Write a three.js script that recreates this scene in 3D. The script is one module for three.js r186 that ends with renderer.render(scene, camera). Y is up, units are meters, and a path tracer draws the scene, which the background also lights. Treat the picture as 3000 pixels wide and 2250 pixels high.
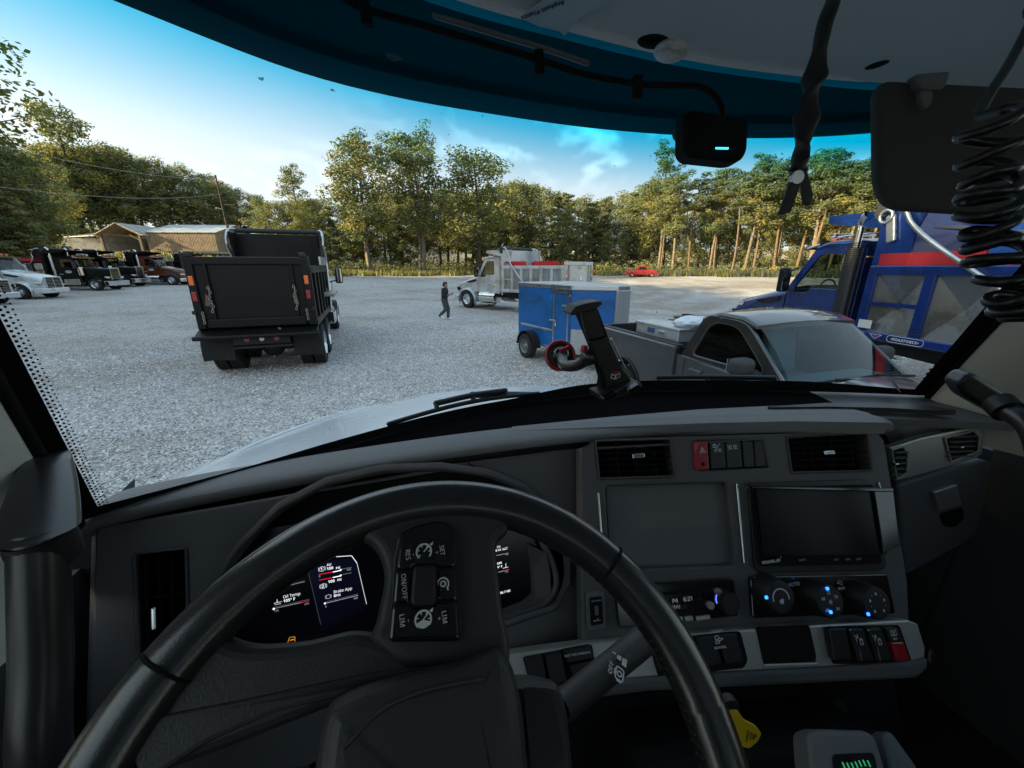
import * as THREE from 'three';
import { RoundedBoxGeometry } from 'three/addons/geometries/RoundedBoxGeometry.js';
import { mergeGeometries, mergeVertices, toCreasedNormals } from 'three/addons/utils/BufferGeometryUtils.js';
import { MarchingCubes } from 'three/addons/objects/MarchingCubes.js';
import { createNoise2D, createNoise3D } from 'simplex-noise';

// ------------------------------------------------------------------ camera, sky, sun, exposure
const EYE = new THREE.Vector3(0, 2.45, 0), PITCH = 16.9 * Math.PI / 180, CAB_YAW = 17 * Math.PI / 180;
const scene = new THREE.Scene();
const camera = new THREE.PerspectiveCamera(90, 4 / 3, 0.02, 2500);
camera.position.copy(EYE);
camera.rotation.set(-PITCH, 0, 0);
const renderer = new THREE.WebGLRenderer({ antialias: true });
renderer.setSize(1024, 768);
renderer.toneMapping = THREE.LinearToneMapping;
renderer.toneMappingExposure = 3.25;
renderer.shadowMap.enabled = true;
const SUN_AZ = 105 * Math.PI / 180, SUN_EL = 19 * Math.PI / 180;      // azimuth counted to the left of the view
const sunDir = new THREE.Vector3(-Math.sin(SUN_AZ) * Math.cos(SUN_EL), Math.sin(SUN_EL), -Math.cos(SUN_AZ) * Math.cos(SUN_EL));
const sun = new THREE.DirectionalLight(new THREE.Color().setRGB(1, 0.80, 0.46), 5);
sun.position.copy(sunDir).multiplyScalar(200);
sun.castShadow = true; sun.shadow.mapSize.set(2048, 2048);
Object.assign(sun.shadow.camera, { left: -130, right: 130, top: 130, bottom: -130, near: 1, far: 500 });
scene.add(sun, sun.target);

function rng(a) { return () => { a |= 0; a = a + 0x6D2B79F5 | 0; let t = Math.imul(a ^ a >>> 15, 1 | a); t = t + Math.imul(t ^ t >>> 7, 61 | t) ^ t; return ((t ^ t >>> 14) >>> 0) / 4294967296; }; }
const n2 = createNoise2D(rng(11)), n3 = createNoise3D(rng(12));
const fbm2 = (x, y, o = 4) => { let s = 0, a = .5, f = 1; for (let i = 0; i < o; i++) { s += a * n2(x * f, y * f); a *= .5; f *= 2.03; } return s; };
const clamp = (x, a = 0, b = 1) => Math.min(b, Math.max(a, x));
const lerp = (a, b, t) => a + (b - a) * t;
const sstep = (a, b, x) => { const t = clamp((x - a) / (b - a)); return t * t * (3 - 2 * t); };

const CL0 = 5.2, CL1 = 1.6;
{ // the sky: clear evening air, brighter round the sun's side, with thin cirrus
  const W = 1024, H = 512, data = new Float32Array(W * H * 4);
  for (let j = 0; j < H; j++) for (let i = 0; i < W; i++) {
    const el = ((j + .5) / H - .5) * Math.PI, az = ((i + .5) / W - .5) * 2 * Math.PI;
    const x = Math.cos(el) * Math.cos(az), y = Math.sin(el), z = Math.cos(el) * Math.sin(az);
    const c = x * sunDir.x + y * sunDir.y + z * sunDir.z, k = Math.pow(clamp(y), .55);
    let r = lerp(.325, .145, k), g = lerp(.355, .235, k), b = lerp(.36, .335, k);
    const glow = .40 * Math.pow(clamp((c + .45) / 1.45), 2.6) * (1 - .45 * k), low = Math.exp(-Math.max(y, 0) * 9);
    r += glow * .98; g += glow * .93; b += glow * .8;
    r += low * .09; g += low * .075; b += low * .04;
    if (y > .02) { // cirrus laid out on a high flat layer
      const px = x / (y + .12), pz = z / (y + .12);
      const s = px * .35 - pz * .94, q = px * .94 + pz * .35;
      const wx = q * 1.1 + .5 * fbm2(px * .8, pz * .8), wz = s * .33;
      let m = clamp(fbm2(wx * 2.6 + 7.3, wz * 2.2 + 2.1, 5) * 2.4 - .02) * clamp(.95 * Math.exp(-((px - .35) ** 2 / .5 + (pz + 2.3) ** 2 / .45)) + .35 * sstep(.1, .5, fbm2(px * .3 + CL0, pz * .3 + CL1, 2)));
      m = m * sstep(.02, .2, y);
      r = lerp(r, .72, m); g = lerp(g, .72, m); b = lerp(b, .70, m);
    }
    if (y < 0) { const d = sstep(0, -.12, y); r = lerp(r, .16, d); g = lerp(g, .16, d); b = lerp(b, .15, d); }
    r *= .885; g *= .885; b *= .885;
    const o = (j * W + i) * 4; data[o] = r; data[o + 1] = g; data[o + 2] = b; data[o + 3] = 1;
  }
  const t = new THREE.DataTexture(data, W, H, THREE.RGBAFormat, THREE.FloatType);
  t.mapping = THREE.EquirectangularReflectionMapping; t.magFilter = THREE.LinearFilter; t.needsUpdate = true;
  scene.background = t; scene.environment = t;
}

// ------------------------------------------------------------------ helpers
const V = (x, y, z) => new THREE.Vector3(x, y, z);
const used = {};
function numbered(n) { const k = used[n] = (used[n] ?? -1) + 1; return k ? n + '_' + String(k).padStart(3, '0') : n; }
function tag(o, label, category, group, kind) { o.userData.label = label; if (category) o.userData.category = category; if (group) o.userData.group = group; if (kind) o.userData.kind = kind; return o; }
function thing(name, label, category, pos = [0, 0, 0], turn = 0, group) {
  const o = new THREE.Group(); o.name = numbered(name); o.position.set(...pos); o.rotation.y = turn; scene.add(o); return tag(o, label, category, group);
}
function boxUV(g) { // texture coordinates in metres, from each face's own direction
  const p = g.attributes.position, n = g.attributes.normal, uv = new Float32Array(p.count * 2);
  for (let i = 0; i < p.count; i++) {
    const ax = Math.abs(n.getX(i)), ay = Math.abs(n.getY(i)), az = Math.abs(n.getZ(i));
    if (ax >= ay && ax >= az) { uv[2 * i] = p.getZ(i); uv[2 * i + 1] = p.getY(i); }
    else if (ay >= az) { uv[2 * i] = p.getX(i); uv[2 * i + 1] = p.getZ(i); }
    else { uv[2 * i] = p.getX(i); uv[2 * i + 1] = p.getY(i); }
  }
  g.setAttribute('uv', new THREE.BufferAttribute(uv, 2)); return g;
}
function merged(list, keepUV) {
  const l = (Array.isArray(list) ? list : [list]).flat(9).map(g0 => {
    const g = g0.index ? g0.toNonIndexed() : g0.clone();
    for (const k of Object.keys(g.attributes)) if (!['position', 'normal', 'uv', 'color'].includes(k)) g.deleteAttribute(k);
    if (!g.attributes.normal) g.computeVertexNormals();
    if (!keepUV || !g.attributes.uv) boxUV(g);
    g.morphAttributes = {}; return g;
  });
  return l.length > 1 ? mergeGeometries(l) : l[0];
}
function part(name, geos, mat, parent, keepUV) {
  const m = new THREE.Mesh(merged(geos, keepUV), mat); m.name = name; m.castShadow = m.receiveShadow = true;
  if (parent === scene) m.name = numbered(name);
  parent.add(m); return m;
}
function sub(name, parent, pos = [0, 0, 0]) { const o = new THREE.Group(); o.name = name; o.position.set(...pos); parent.add(o); return o; }
function struct(name, geos, mat, keepUV) { const m = part(name, geos, mat, scene, keepUV); m.userData.kind = 'structure'; return m; }
const E3 = new THREE.Euler(), M4 = new THREE.Matrix4();
function place(g, x = 0, y = 0, z = 0, rx = 0, ry = 0, rz = 0) { M4.makeRotationFromEuler(E3.set(rx, ry, rz, 'YXZ')).setPosition(x, y, z); g.applyMatrix4(M4); return g; }
const box = (w, h, d, ...r) => place(new THREE.BoxGeometry(w, h, d), ...r);
const rbox = (w, h, d, rad, ...r) => place(new RoundedBoxGeometry(w, h, d, 2, Math.min(rad, w / 2.01, h / 2.01, d / 2.01)), ...r);
const cylY = (r1, r2, h, n, ...r) => place(new THREE.CylinderGeometry(r1, r2, h, n), ...r);
const cylX = (ra, rb, h, n, ...r) => place(new THREE.CylinderGeometry(ra, rb, h, n).rotateZ(-Math.PI / 2), ...r);
const cylZ = (ra, rb, h, n, ...r) => place(new THREE.CylinderGeometry(ra, rb, h, n).rotateX(Math.PI / 2), ...r);
const ball = (r, n, ...a) => place(new THREE.SphereGeometry(r, n, Math.ceil(n * .7)), ...a);
function bar(a, b, r, n = 8, r2) { // a straight rod between two points
  const A = a.isVector3 ? a : V(...a), B = b.isVector3 ? b : V(...b), d = B.clone().sub(A), L = d.length();
  const g = new THREE.CylinderGeometry(r2 ?? r, r, L, n); g.translate(0, L / 2, 0);
  g.applyQuaternion(new THREE.Quaternion().setFromUnitVectors(V(0, 1, 0), d.normalize())); g.translate(A.x, A.y, A.z); return g;
}
function tube(pts, r, n = 8, seg, closed = false, tension = .5) {
  const c = new THREE.CatmullRomCurve3(pts.map(p => p.isVector3 ? p : V(...p)), closed, 'catmullrom', tension);
  const g = new THREE.TubeGeometry(c, seg ?? pts.length * 6, r, n, closed); if (closed) return g;
  const caps = [0, 1].map(k => { const p = c.getPoint(k); return ball(r * .99, n, p.x, p.y, p.z); }); return [g, ...caps];
}
function plate(a, b, w, t) { // a flat bar from a to b, w wide along the third axis given as vector
  const A = V(...a), B = V(...b), d = B.clone().sub(A), L = d.length(), x = d.clone().normalize(), z = V(...w).normalize(), y = z.clone().cross(x).normalize();
  const g = new THREE.BoxGeometry(L, t, V(...w).length()); g.applyMatrix4(new THREE.Matrix4().makeBasis(x, y, x.clone().cross(y)).setPosition(A.add(B).multiplyScalar(.5))); return g;
}
function shapeOf(pts, holes = []) { const s = new THREE.Shape(pts.map(p => new THREE.Vector2(...p))); for (const h of holes) s.holes.push(new THREE.Path(h.map(p => new THREE.Vector2(...p)))); return s; }
function extrude(pts, depth, bevel = 0, holes = [], seg = 2) {
  return new THREE.ExtrudeGeometry(pts instanceof THREE.Shape ? pts : shapeOf(pts, holes), { depth: depth - 2 * bevel, bevelEnabled: bevel > 0, bevelSize: bevel, bevelOffset: -bevel, bevelThickness: bevel, bevelSegments: seg, curveSegments: 10 }).translate(0, 0, bevel);
}
function rounded(pts, r, n = 5) { // a polygon with rounded corners; r a number or one for each corner
  const out = [], N = pts.length;
  for (let i = 0; i < N; i++) {
    const p = pts[i], a = pts[(i + N - 1) % N], b = pts[(i + 1) % N], R = Array.isArray(r) ? r[i] : r;
    const la = Math.hypot(a[0] - p[0], a[1] - p[1]), lb = Math.hypot(b[0] - p[0], b[1] - p[1]), k = Math.min(R, la * .49, lb * .49);
    const s = [p[0] + (a[0] - p[0]) / la * k, p[1] + (a[1] - p[1]) / la * k], e = [p[0] + (b[0] - p[0]) / lb * k, p[1] + (b[1] - p[1]) / lb * k];
    if (k < 1e-6) { out.push(p); continue; }
    for (let j = 0; j <= n; j++) { const t = j / n, u = 1 - t; out.push([u * u * s[0] + 2 * u * t * p[0] + t * t * e[0], u * u * s[1] + 2 * u * t * p[1] + t * t * e[1]]); }
  }
  return out;
}
function grid(rows, closed = false, crease) { // a smooth sheet through rows of points
  const n = rows[0].length, pos = [], idx = [], uv = [];
  rows.forEach((r, i) => r.forEach((p, j) => { const q = p.isVector3 ? p : V(...p); pos.push(q.x, q.y, q.z); uv.push(j / (n - 1), i / (rows.length - 1)); }));
  for (let i = 0; i + 1 < rows.length; i++) for (let j = 0; j + 1 < n; j++) { const a = i * n + j; idx.push(a, a + 1, a + n, a + 1, a + n + 1, a + n); }
  let g = new THREE.BufferGeometry(); g.setAttribute('position', new THREE.Float32BufferAttribute(pos, 3)); g.setAttribute('uv', new THREE.Float32BufferAttribute(uv, 2)); g.setIndex(idx);
  if (crease) return toCreasedNormals(g.toNonIndexed(), crease);
  if (closed) { g.deleteAttribute('uv'); g = mergeVertices(g, 1e-6); }
  g.computeVertexNormals(); return g;
}
function slab(rows, t, crease = .6) { // a sheet with thickness: rows of points, offset by vector t
  const off = V(...t), top = rows.map(r => r.map(p => p.isVector3 ? p : V(...p))), bot = top.map(r => r.map(p => p.clone().add(off)));
  const R = top.length, C = top[0].length, out = [grid(top, false), grid(bot.map(r => [...r].reverse()), false)];
  out.push(grid([top[0], bot[0]]), grid([top[R - 1], bot[R - 1]]), grid([top.map(r => r[0]), bot.map(r => r[0])]), grid([top.map(r => r[C - 1]), bot.map(r => r[C - 1])]));
  return out;
}
function body(secs, nr = 4, caps = true) { // a lofted hull along x: {x, w, t, b, r, c}: half width, top, bottom, corner radius, crown
  const rows = secs.map(s => { const r = s.r ?? .08, tw = s.tw ?? s.w, pts = [[-s.w, s.b], [-lerp(s.w, tw, .5), (s.b + s.t) / 2]];
    for (let k = 0; k <= nr; k++) { const a = Math.PI / 2 * k / nr; pts.push([-tw + r - r * Math.cos(a), s.t - r + r * Math.sin(a)]); }
    const half = [...pts, [-tw * .4, s.t + (s.c ?? 0) * .8]]; const full = [...half, [0, s.t + (s.c ?? 0)], ...half.map(([z, y]) => [-z, y]).reverse()];
    return full.map(([z, y]) => V(s.x, y, z)); });
  const out = [toCreasedNormals(grid(rows).toNonIndexed(), .7)];
  if (caps) for (const e of [0, rows.length - 1]) { const s = secs[e], r = rows[e], sh = shapeOf(r.map(p => [p.z, p.y])); const g = new THREE.ShapeGeometry(sh); const p = g.attributes.position; for (let i = 0; i < p.count; i++) { const z = p.getX(i), y = p.getY(i); p.setXYZ(i, s.x, y, z); } g.computeVertexNormals(); out.push(g); }
  return out;
}
const lathe = (pts, n) => new THREE.LatheGeometry(pts.map(p => new THREE.Vector2(...p)), n);

// ------------------------------------------------------------------ textures and materials
function tex(size, fn, srgb, rep = [1, 1]) { // fn(u, v) -> number or [r, g, b], 0..1, repeating
  const d = new Uint8Array(size * size * 4);
  for (let j = 0; j < size; j++) for (let i = 0; i < size; i++) { const c = fn(i / size, j / size), o = (j * size + i) * 4, a = Array.isArray(c) ? c : [c, c, c]; for (let k = 0; k < 3; k++) d[o + k] = clamp(a[k]) * 255; d[o + 3] = 255; }
  const t = new THREE.DataTexture(d, size, size); t.wrapS = t.wrapT = THREE.RepeatWrapping; t.magFilter = THREE.LinearFilter; t.minFilter = THREE.LinearMipmapLinearFilter; t.generateMipmaps = true;
  if (srgb) t.colorSpace = THREE.SRGBColorSpace; t.repeat.set(...rep); t.needsUpdate = true; return t;
}
const wrapN = (u, v, f, s = 0) => { const a = u * 6.2832, b = v * 6.2832, k = f / 6.2832; return n3(Math.cos(a) * k + s, Math.sin(a) * k + s * 1.7, 0) * 0 + tileN(u, v, f, s); };
function tileN(u, v, f, s = 0) { // value noise on a repeating lattice of f cells
  const x = u * f, y = v * f, i = Math.floor(x), j = Math.floor(y), fx = x - i, fy = y - j, h = (a, b) => { let n = ((a % f + f) % f) * 374761393 + ((b % f + f) % f) * 668265263 + s * 982451653 | 0; n = Math.imul(n ^ n >>> 13, 1274126177); return ((n ^ n >>> 16) >>> 0) / 4294967296; };
  const sx = fx * fx * (3 - 2 * fx), sy = fy * fy * (3 - 2 * fy); return lerp(lerp(h(i, j), h(i + 1, j), sx), lerp(h(i, j + 1), h(i + 1, j + 1), sx), sy);
}
const T = {
  grain: tex(512, (u, v) => .5 * tileN(u, v, 128, 1) + .35 * tileN(u, v, 256, 2) + .15 * tileN(u, v, 16, 3), false, [9, 9]),
  leather: tex(512, (u, v) => { const a = Math.abs(tileN(u, v, 60, 5) - .5) * 2, b = Math.abs(tileN(u + .13, v, 90, 6) - .5) * 2; return clamp(.25 + .9 * Math.min(a, b + .1) + .12 * tileN(u, v, 200, 7)); }, false, [8, 8]),
  dust: tex(512, (u, v) => { const a = .5 * tileN(u, v, 5, 21) + .3 * tileN(u, v, 19, 22) + .2 * tileN(u, v, 70, 23); return .62 + .42 * a; }, false, [.45, .45]),
  dirt: tex(512, (u, v) => { const a = .5 * tileN(u, v, 6, 31) + .3 * tileN(u, v, 23, 32) + .2 * tileN(u, v, 97, 33); const k = sstep(.42, .75, a); return [lerp(1, .86, k), lerp(1, .84, k), lerp(1, .8, k)]; }, true, [.5, .5]),
  metal: tex(256, (u, v) => .6 + .4 * tileN(u, v, 40, 41), false, [1.5, 1.5]),
};
const L = (r, g, b) => new THREE.Color().setRGB(r, g ?? r, b ?? r);
const std = (c, roughness = .6, metalness = 0, o = {}) => new THREE.MeshStandardMaterial({ color: c, roughness, metalness, ...o });
const phys = (c, roughness = .5, metalness = 0, o = {}) => new THREE.MeshPhysicalMaterial({ color: c, roughness, metalness, ...o });
const paint = (r, g, b, rough = .4, o = {}) => phys(L(r, g, b), rough, .15, { clearcoat: .7, clearcoatRoughness: .12, map: T.dirt, roughnessMap: T.dust, ...o });
const M = {
  black: paint(.0045, .0045, .005, .55, { clearcoat: .12, clearcoatRoughness: .35, specularIntensity: .5 }), chrome: std(L(.72, .74, .76), .16, 1, { roughnessMap: T.dust }), alu: std(L(.62, .64, .66), .42, 1, { roughnessMap: T.metal, map: T.dirt }),
  galv: std(L(.6, .63, .66), .38, 1, { map: T.dirt }), rubber: std(L(.022, .021, .02), .9, 0, { map: T.dirt, bumpMap: T.grain, bumpScale: .002 }), steelDark: std(L(.02, .02, .022), .7, .1, { map: T.dirt }),
  white: paint(.66, .69, .72, .35), silver: paint(.5, .53, .56, .35), blue: paint(.004, .030, .19, .34, { clearcoat: .5 }), brown: paint(.13, .035, .014, .35), navy: paint(.015, .022, .07, .35), gunmetal: phys(L(.032, .034, .038), .3, .35, { clearcoat: 1, clearcoatRoughness: .06, map: T.dirt }), red: paint(.42, .012, .012, .4),
  redVinyl: std(L(.5, .012, .022), .55, 0, { bumpMap: T.grain, bumpScale: .003 }), plastic: std(L(.028, .029, .032), .62, 0, { bumpMap: T.grain, bumpScale: .0006 }), gap: std(L(.006, .006, .007), .9),
  lampRed: phys(L(.35, .012, .012), .2, 0, { clearcoat: 1 }), lampAmber: phys(L(.85, .14, .015), .2, 0, { clearcoat: 1 }), lampClear: phys(L(.7, .72, .74), .12, .3, { clearcoat: 1 }),
  glass: phys(L(.55, .62, .62), .03, 0, { transmission: 1, thickness: 0, ior: 1.5, side: THREE.DoubleSide }), glassDark: phys(L(.13, .15, .15), .03, 0, { transmission: 1, thickness: 0, ior: 1.52, side: THREE.DoubleSide }),
  seat: std(L(.05, .05, .055), .8), mirror: std(L(.75, .78, .8), .04, 1),
};
function canvasTex(w, h, draw, repeat) {
  const c = document.createElement('canvas'); c.width = w; c.height = h; const x = c.getContext('2d'); draw(x, w, h);
  const t = new THREE.CanvasTexture(c); t.colorSpace = THREE.SRGBColorSpace; t.magFilter = THREE.LinearFilter; return t;
}
// a ray through a point of the 3000 x 2250 photograph, used to read real positions off known planes
const rayDir = (u, v) => { const x = (u - 1500) / 1125, y = (1125 - v) / 1125, c = Math.cos(PITCH), s = Math.sin(PITCH); return V(x, y * c - s, -c - y * s); };
// ------------------------------------------------------------------ ground
function groundY(x, z) {
  const d = Math.hypot(x, z); let y = d < 15 ? 0 : d < 58 ? .00035 * (d - 15) ** 2 : .647 + .028 * (d - 58);
  y += (3.2 * sstep(60, 104, d) + 6 * sstep(112, 160, d)) * sstep(-18, -62, x);
  if (d > 20) y += .05 * n2(x * .05, z * .05) * sstep(20, 40, d);
  if (d > 140) y += .02 * (d - 140);
  return y;
}
function onGround(u, v) { const d = rayDir(u, v); let t = 1; for (let i = 0; i < 4000; i++) { const y = EYE.y + d.y * t; if (y <= groundY(d.x * t, d.z * t)) break; t += .02 + t * .002; } return V(d.x * t, groundY(d.x * t, d.z * t), d.z * t); }
function dirAt(u, dist) { const x = (u - 1500) / 1125, L0 = Math.hypot(x, 1.045); return V(x / L0 * dist, 0, -1.045 / L0 * dist); }
{
  const rings = [0]; for (let r = 1.2; r < 520; r *= 1.042) rings.push(r);
  const S = 300, pos = [], col = [], uv = [], idx = [];
  for (const r of rings) for (let k = 0; k <= S; k++) {
    const a = k / S * Math.PI * 2, x = Math.sin(a) * r, z = -Math.cos(a) * r; pos.push(x, groundY(x, z), z); uv.push(x / 3.2, z / 3.2);
    // gravel with brown fines showing through in drifts and along old wheel tracks
    const sw = Math.hypot(x + 30, z + 60), arc = fbm2(sw * .45, Math.atan2(z + 60, x + 30) * 2.2, 4), big = fbm2(x * .035 + 3, z * .035, 3), mid = fbm2(x * .22, z * .22 + 9, 4);
    let dirt = clamp(.27 + .8 * big + .75 * mid + .9 * arc + .30 * sstep(18, 60, r) * sstep(-25, 20, x)); const pale = clamp(.5 * arc + .35 * mid + .2 * sstep(0, -30, x));
    let c = [lerp(.42, .25, dirt) + .14 * pale, lerp(.42, .215, dirt) + .145 * pale, lerp(.415, .18, dirt) + .15 * pale];
    const edge = sstep(73.6, 74.6, r + 5 * fbm2(x * .25, z * .25)); c = [lerp(c[0], .30, edge), lerp(c[1], .255, edge), lerp(c[2], .15, edge)];
    if (x < -30 && r > 58) { const e2 = sstep(64, 65, r + 6 * fbm2(x * .25, z * .25)); c = [lerp(c[0], .30, e2), lerp(c[1], .255, e2), lerp(c[2], .15, e2)]; }
    col.push(...c);
  }
  for (let i = 0; i + 1 < rings.length; i++) for (let k = 0; k < S; k++) { const a = i * (S + 1) + k, b = a + S + 1; idx.push(a, a + 1, b, a + 1, b + 1, b); }
  const g = new THREE.BufferGeometry(); g.setAttribute('position', new THREE.Float32BufferAttribute(pos, 3)); g.setAttribute('color', new THREE.Float32BufferAttribute(col, 3)); g.setAttribute('uv', new THREE.Float32BufferAttribute(uv, 2)); g.setIndex(idx); g.computeVertexNormals();
  { const n = g.attributes.normal; for (let i = 0; i < n.count; i++) if (n.getY(i) < 0) n.setXYZ(i, -n.getX(i), -n.getY(i), -n.getZ(i)); }
  const stoneH = (u, v) => { let best = 9, id = 0; return .5 * tileN(u, v, 96, 51) + .5 * tileN(u, v, 190, 52); };
  const gm = tex(1024, (u, v) => { const s = Math.pow(stoneH(u, v), 1.1), q = tileN(u, v, 150, 55), e = tileN(u, v, 300, 56), w = tileN(u, v, 30, 57), k = clamp(.25 + .5 * s + .5 * (q - .5) + .7 * (e - .5) + .2 * (w - .5)); return [k * 1.18, k * 1.17, k * 1.17]; }, false);
  const gb = tex(1024, (u, v) => .6 * stoneH(u, v) + .4 * tileN(u, v, 300, 56), false);
  const m = std(L(1.95, 1.88, 1.82), .95, 0, { map: gm, vertexColors: true, bumpMap: gb, bumpScale: .03 });
  const mesh = new THREE.Mesh(g, m); mesh.name = 'ground'; mesh.userData = { kind: 'structure', label: 'grey gravel yard with drifts of brown dirt', category: 'ground' }; mesh.receiveShadow = true; scene.add(mesh);
}
{ // loose stones lying on the yard, nearest stretch only
  const r = rng(5), N = 90000, base = new THREE.IcosahedronGeometry(1, 0), p = base.attributes.position;
  for (let i = 0; i < p.count; i++) { const x = p.getX(i), y = p.getY(i), z = p.getZ(i), k = 1 + .3 * n3(x * 2 + 4, y * 2, z * 2); p.setXYZ(i, x * k, y * k * .62, z * k); } base.computeVertexNormals();
  const im = new THREE.InstancedMesh(base, std(L(1), .9), N), q = new THREE.Quaternion(), e = new THREE.Euler(), c = new THREE.Color();
  for (let i = 0; i < N; i++) {
    const d = 2.4 + 15 * Math.pow(r(), .62), a = (-.98 + 1.75 * r()), x = Math.sin(a) * d, z = -Math.cos(a) * d, s = (.005 + .014 * Math.pow(r(), 2.4)) * (1 + d * .03);
    im.setMatrixAt(i, new THREE.Matrix4().compose(V(x, groundY(x, z) + s * .1, z), q.setFromEuler(e.set(r() * .6, r() * 6.3, r() * .6)), V(s * (1 + r() * .6), s, s)));
    const k = .28 + .5 * r() ** 1.3, w = r(); im.setColorAt(i, c.setRGB(k * (1 + .12 * w), k * (1 + .03 * w), k * (1.05 - .1 * w)));
  }
  im.name = 'gravel'; im.userData = { kind: 'stuff', label: 'loose pale grey gravel stones over the yard', category: 'gravel' }; im.castShadow = im.receiveShadow = true; scene.add(im);
}

// ------------------------------------------------------------------ trees
const bark = tex(256, (u, v) => { const a = tileN(u, v * .25, 48, 61), b = tileN(u, v, 30, 62); const k = .55 * a + .45 * b; return [.35 + .6 * k, .33 + .58 * k, .3 + .56 * k]; }, true, [1, .5]);
const MT = { bark: std(L(.20, .165, .13), .95, 0, { map: bark }), barkPale: std(L(.42, .37, .31), .95, 0, { map: bark }), barkPine: std(L(.38, .28, .2), .95, 0, { map: bark }),
  leaf: phys(L(1), .9, 0, { vertexColors: true, side: THREE.DoubleSide, transmission: .45, thickness: 0 }) };
function limb(pts, r0, r1, n = 6) { // a tapered bent limb
  const c = new THREE.CatmullRomCurve3(pts), seg = Math.max(3, pts.length * 2), f = c.computeFrenetFrames(seg), rows = [];
  for (let i = 0; i <= seg; i++) { const p = c.getPoint(i / seg), r = lerp(r0, r1, i / seg), row = []; for (let k = 0; k <= n; k++) { const a = k / n * Math.PI * 2; row.push(p.clone().addScaledVector(f.normals[i], Math.cos(a) * r).addScaledVector(f.binormals[i], Math.sin(a) * r)); } rows.push(row); }
  return grid(rows);
}
function leafMesh(clumps, count, size, pal, r, droop = .2) { // leaf-sized bent faces spread through each clump's volume
  const pos = [], nor = [], col = [], tot = clumps.reduce((s, c) => s + c.w, 0);
  const X = V(), Y = V(), Z = V();
  for (const c of clumps) {
    const n = Math.round(count * c.w / tot), base = pal[Math.floor(r() * pal.length)], tint = .75 + .5 * r();
    for (let i = 0; i < n; i++) {
      X.set(r() * 2 - 1, r() * 2 - 1, r() * 2 - 1); if (X.lengthSq() > 1) { i--; continue; } const k = Math.pow(X.length(), -.35); X.multiplyScalar(k);
      const p = V(c.p.x + X.x * c.r, c.p.y + X.y * c.r * c.f, c.p.z + X.z * c.r), s = size * (.6 + .8 * r());
      Z.set(r() - .5, r() - .1, r() - .5).addScaledVector(X, .5).normalize(); Y.set(r() - .5, r() - .5 - droop, r() - .5).cross(Z).normalize(); X.copy(Y).cross(Z).normalize();
      const a = p.clone().addScaledVector(X, -s), b = p.clone().addScaledVector(Y, s * .55).addScaledVector(Z, s * .12), d = p.clone().addScaledVector(X, s), e = p.clone().addScaledVector(Y, -s * .55).addScaledVector(Z, s * .12);
      for (const q of [a, e, b, b, e, d]) { pos.push(q.x, q.y, q.z); nor.push(Z.x, Z.y, Z.z); }
      const v = tint * (.7 + .6 * r()), cc = [base[0] * v, base[1] * v, base[2] * v]; for (let m = 0; m < 6; m++) col.push(...cc);
    }
  }
  const g = new THREE.BufferGeometry(); g.setAttribute('position', new THREE.Float32BufferAttribute(pos, 3)); g.setAttribute('normal', new THREE.Float32BufferAttribute(nor, 3)); g.setAttribute('color', new THREE.Float32BufferAttribute(col, 3)); return g;
}
const LEAF = [[.12, .155, .028], [.155, .175, .028], [.095, .135, .032], [.20, .195, .026], [.25, .225, .026], [.14, .165, .027]]; // one late-summer mix for every broadleaf, sunlit or not
const PAL = { leaf: LEAF, amber: [[.26, .15, .014], [.2, .14, .018], [.16, .145, .022]], pine: [[.12, .15, .034], [.16, .18, .032], [.10, .13, .034]] };
// prototypes: nominal 20 m tall, each a trunk and a crown
function makeTree(seed, o) {
  const r = rng(seed), H = 20, tr = [], cl = [], lean = V((r() - .5) * .8, 0, (r() - .5) * .8);
  const axis = k => V(lean.x * k * k * 2 + .25 * Math.sin(k * 5 + seed), H * k, lean.z * k * k * 2 + .25 * Math.cos(k * 4 + seed));
  const stems = o.stems ?? 1;
  for (let s = 0; s < stems; s++) { const off = V((r() - .5) * .7 * (stems - 1), 0, (r() - .5) * .5 * (stems - 1)); tr.push(limb([0, .25, .5, .75, .93].map(k => axis(k).add(off).setY(H * k * (1 - .06 * s) - (k ? 0 : .8))), o.tr * (1 - .25 * s), .05, 7)); }
  for (let i = 0; i < o.limbs; i++) {
    const k = lerp(o.cb, .97, Math.pow((i + r() * .8) / o.limbs, o.bias ?? .9)), q = (k - o.cb) / (1 - o.cb), a = i * 2.4 + r() * 1.2;
    const reach = o.cr * o.shape(q) * (.7 + .5 * r()), p0 = axis(k - .02), up = o.up * reach * (.6 + .8 * r());
    const p1 = p0.clone().add(V(Math.cos(a) * reach * .5, up * .35, Math.sin(a) * reach * .5)), p2 = p0.clone().add(V(Math.cos(a) * reach, up, Math.sin(a) * reach));
    tr.push(limb([p0, p1, p2], Math.max(.04, o.tr * .34 * (1 - q * .7)), .02, 5));
    const m = o.clumps ?? 3;
    for (let c = 0; c < m; c++) { const t = lerp(.35, 1.05, (c + r()) / m), p = p0.clone().lerp(p2, t).add(V((r() - .5) * reach * .5, (r() - .4) * reach * .35, (r() - .5) * reach * .5)); const cr = (o.clr ?? 1.35) * (.6 + .7 * r()) * (1 - .3 * q); cl.push({ p, r: cr, f: o.flat ?? .7, w: cr * cr }); }
  }
  const t = merged(tr), c = leafMesh(cl, o.leaves, o.ls, o.pal, r);
  return { t, c, bark: o.bark ?? MT.bark };
}
const dome = q => Math.sqrt(Math.max(.04, 1 - (q * 1.0) ** 2.2)) * (.55 + .45 * Math.sin(Math.min(1, q * 3) * 1.57)), tall = q => .55 + .45 * Math.sin(q * 3.1) - .25 * q, cone = q => 1.05 - .85 * q;
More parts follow.
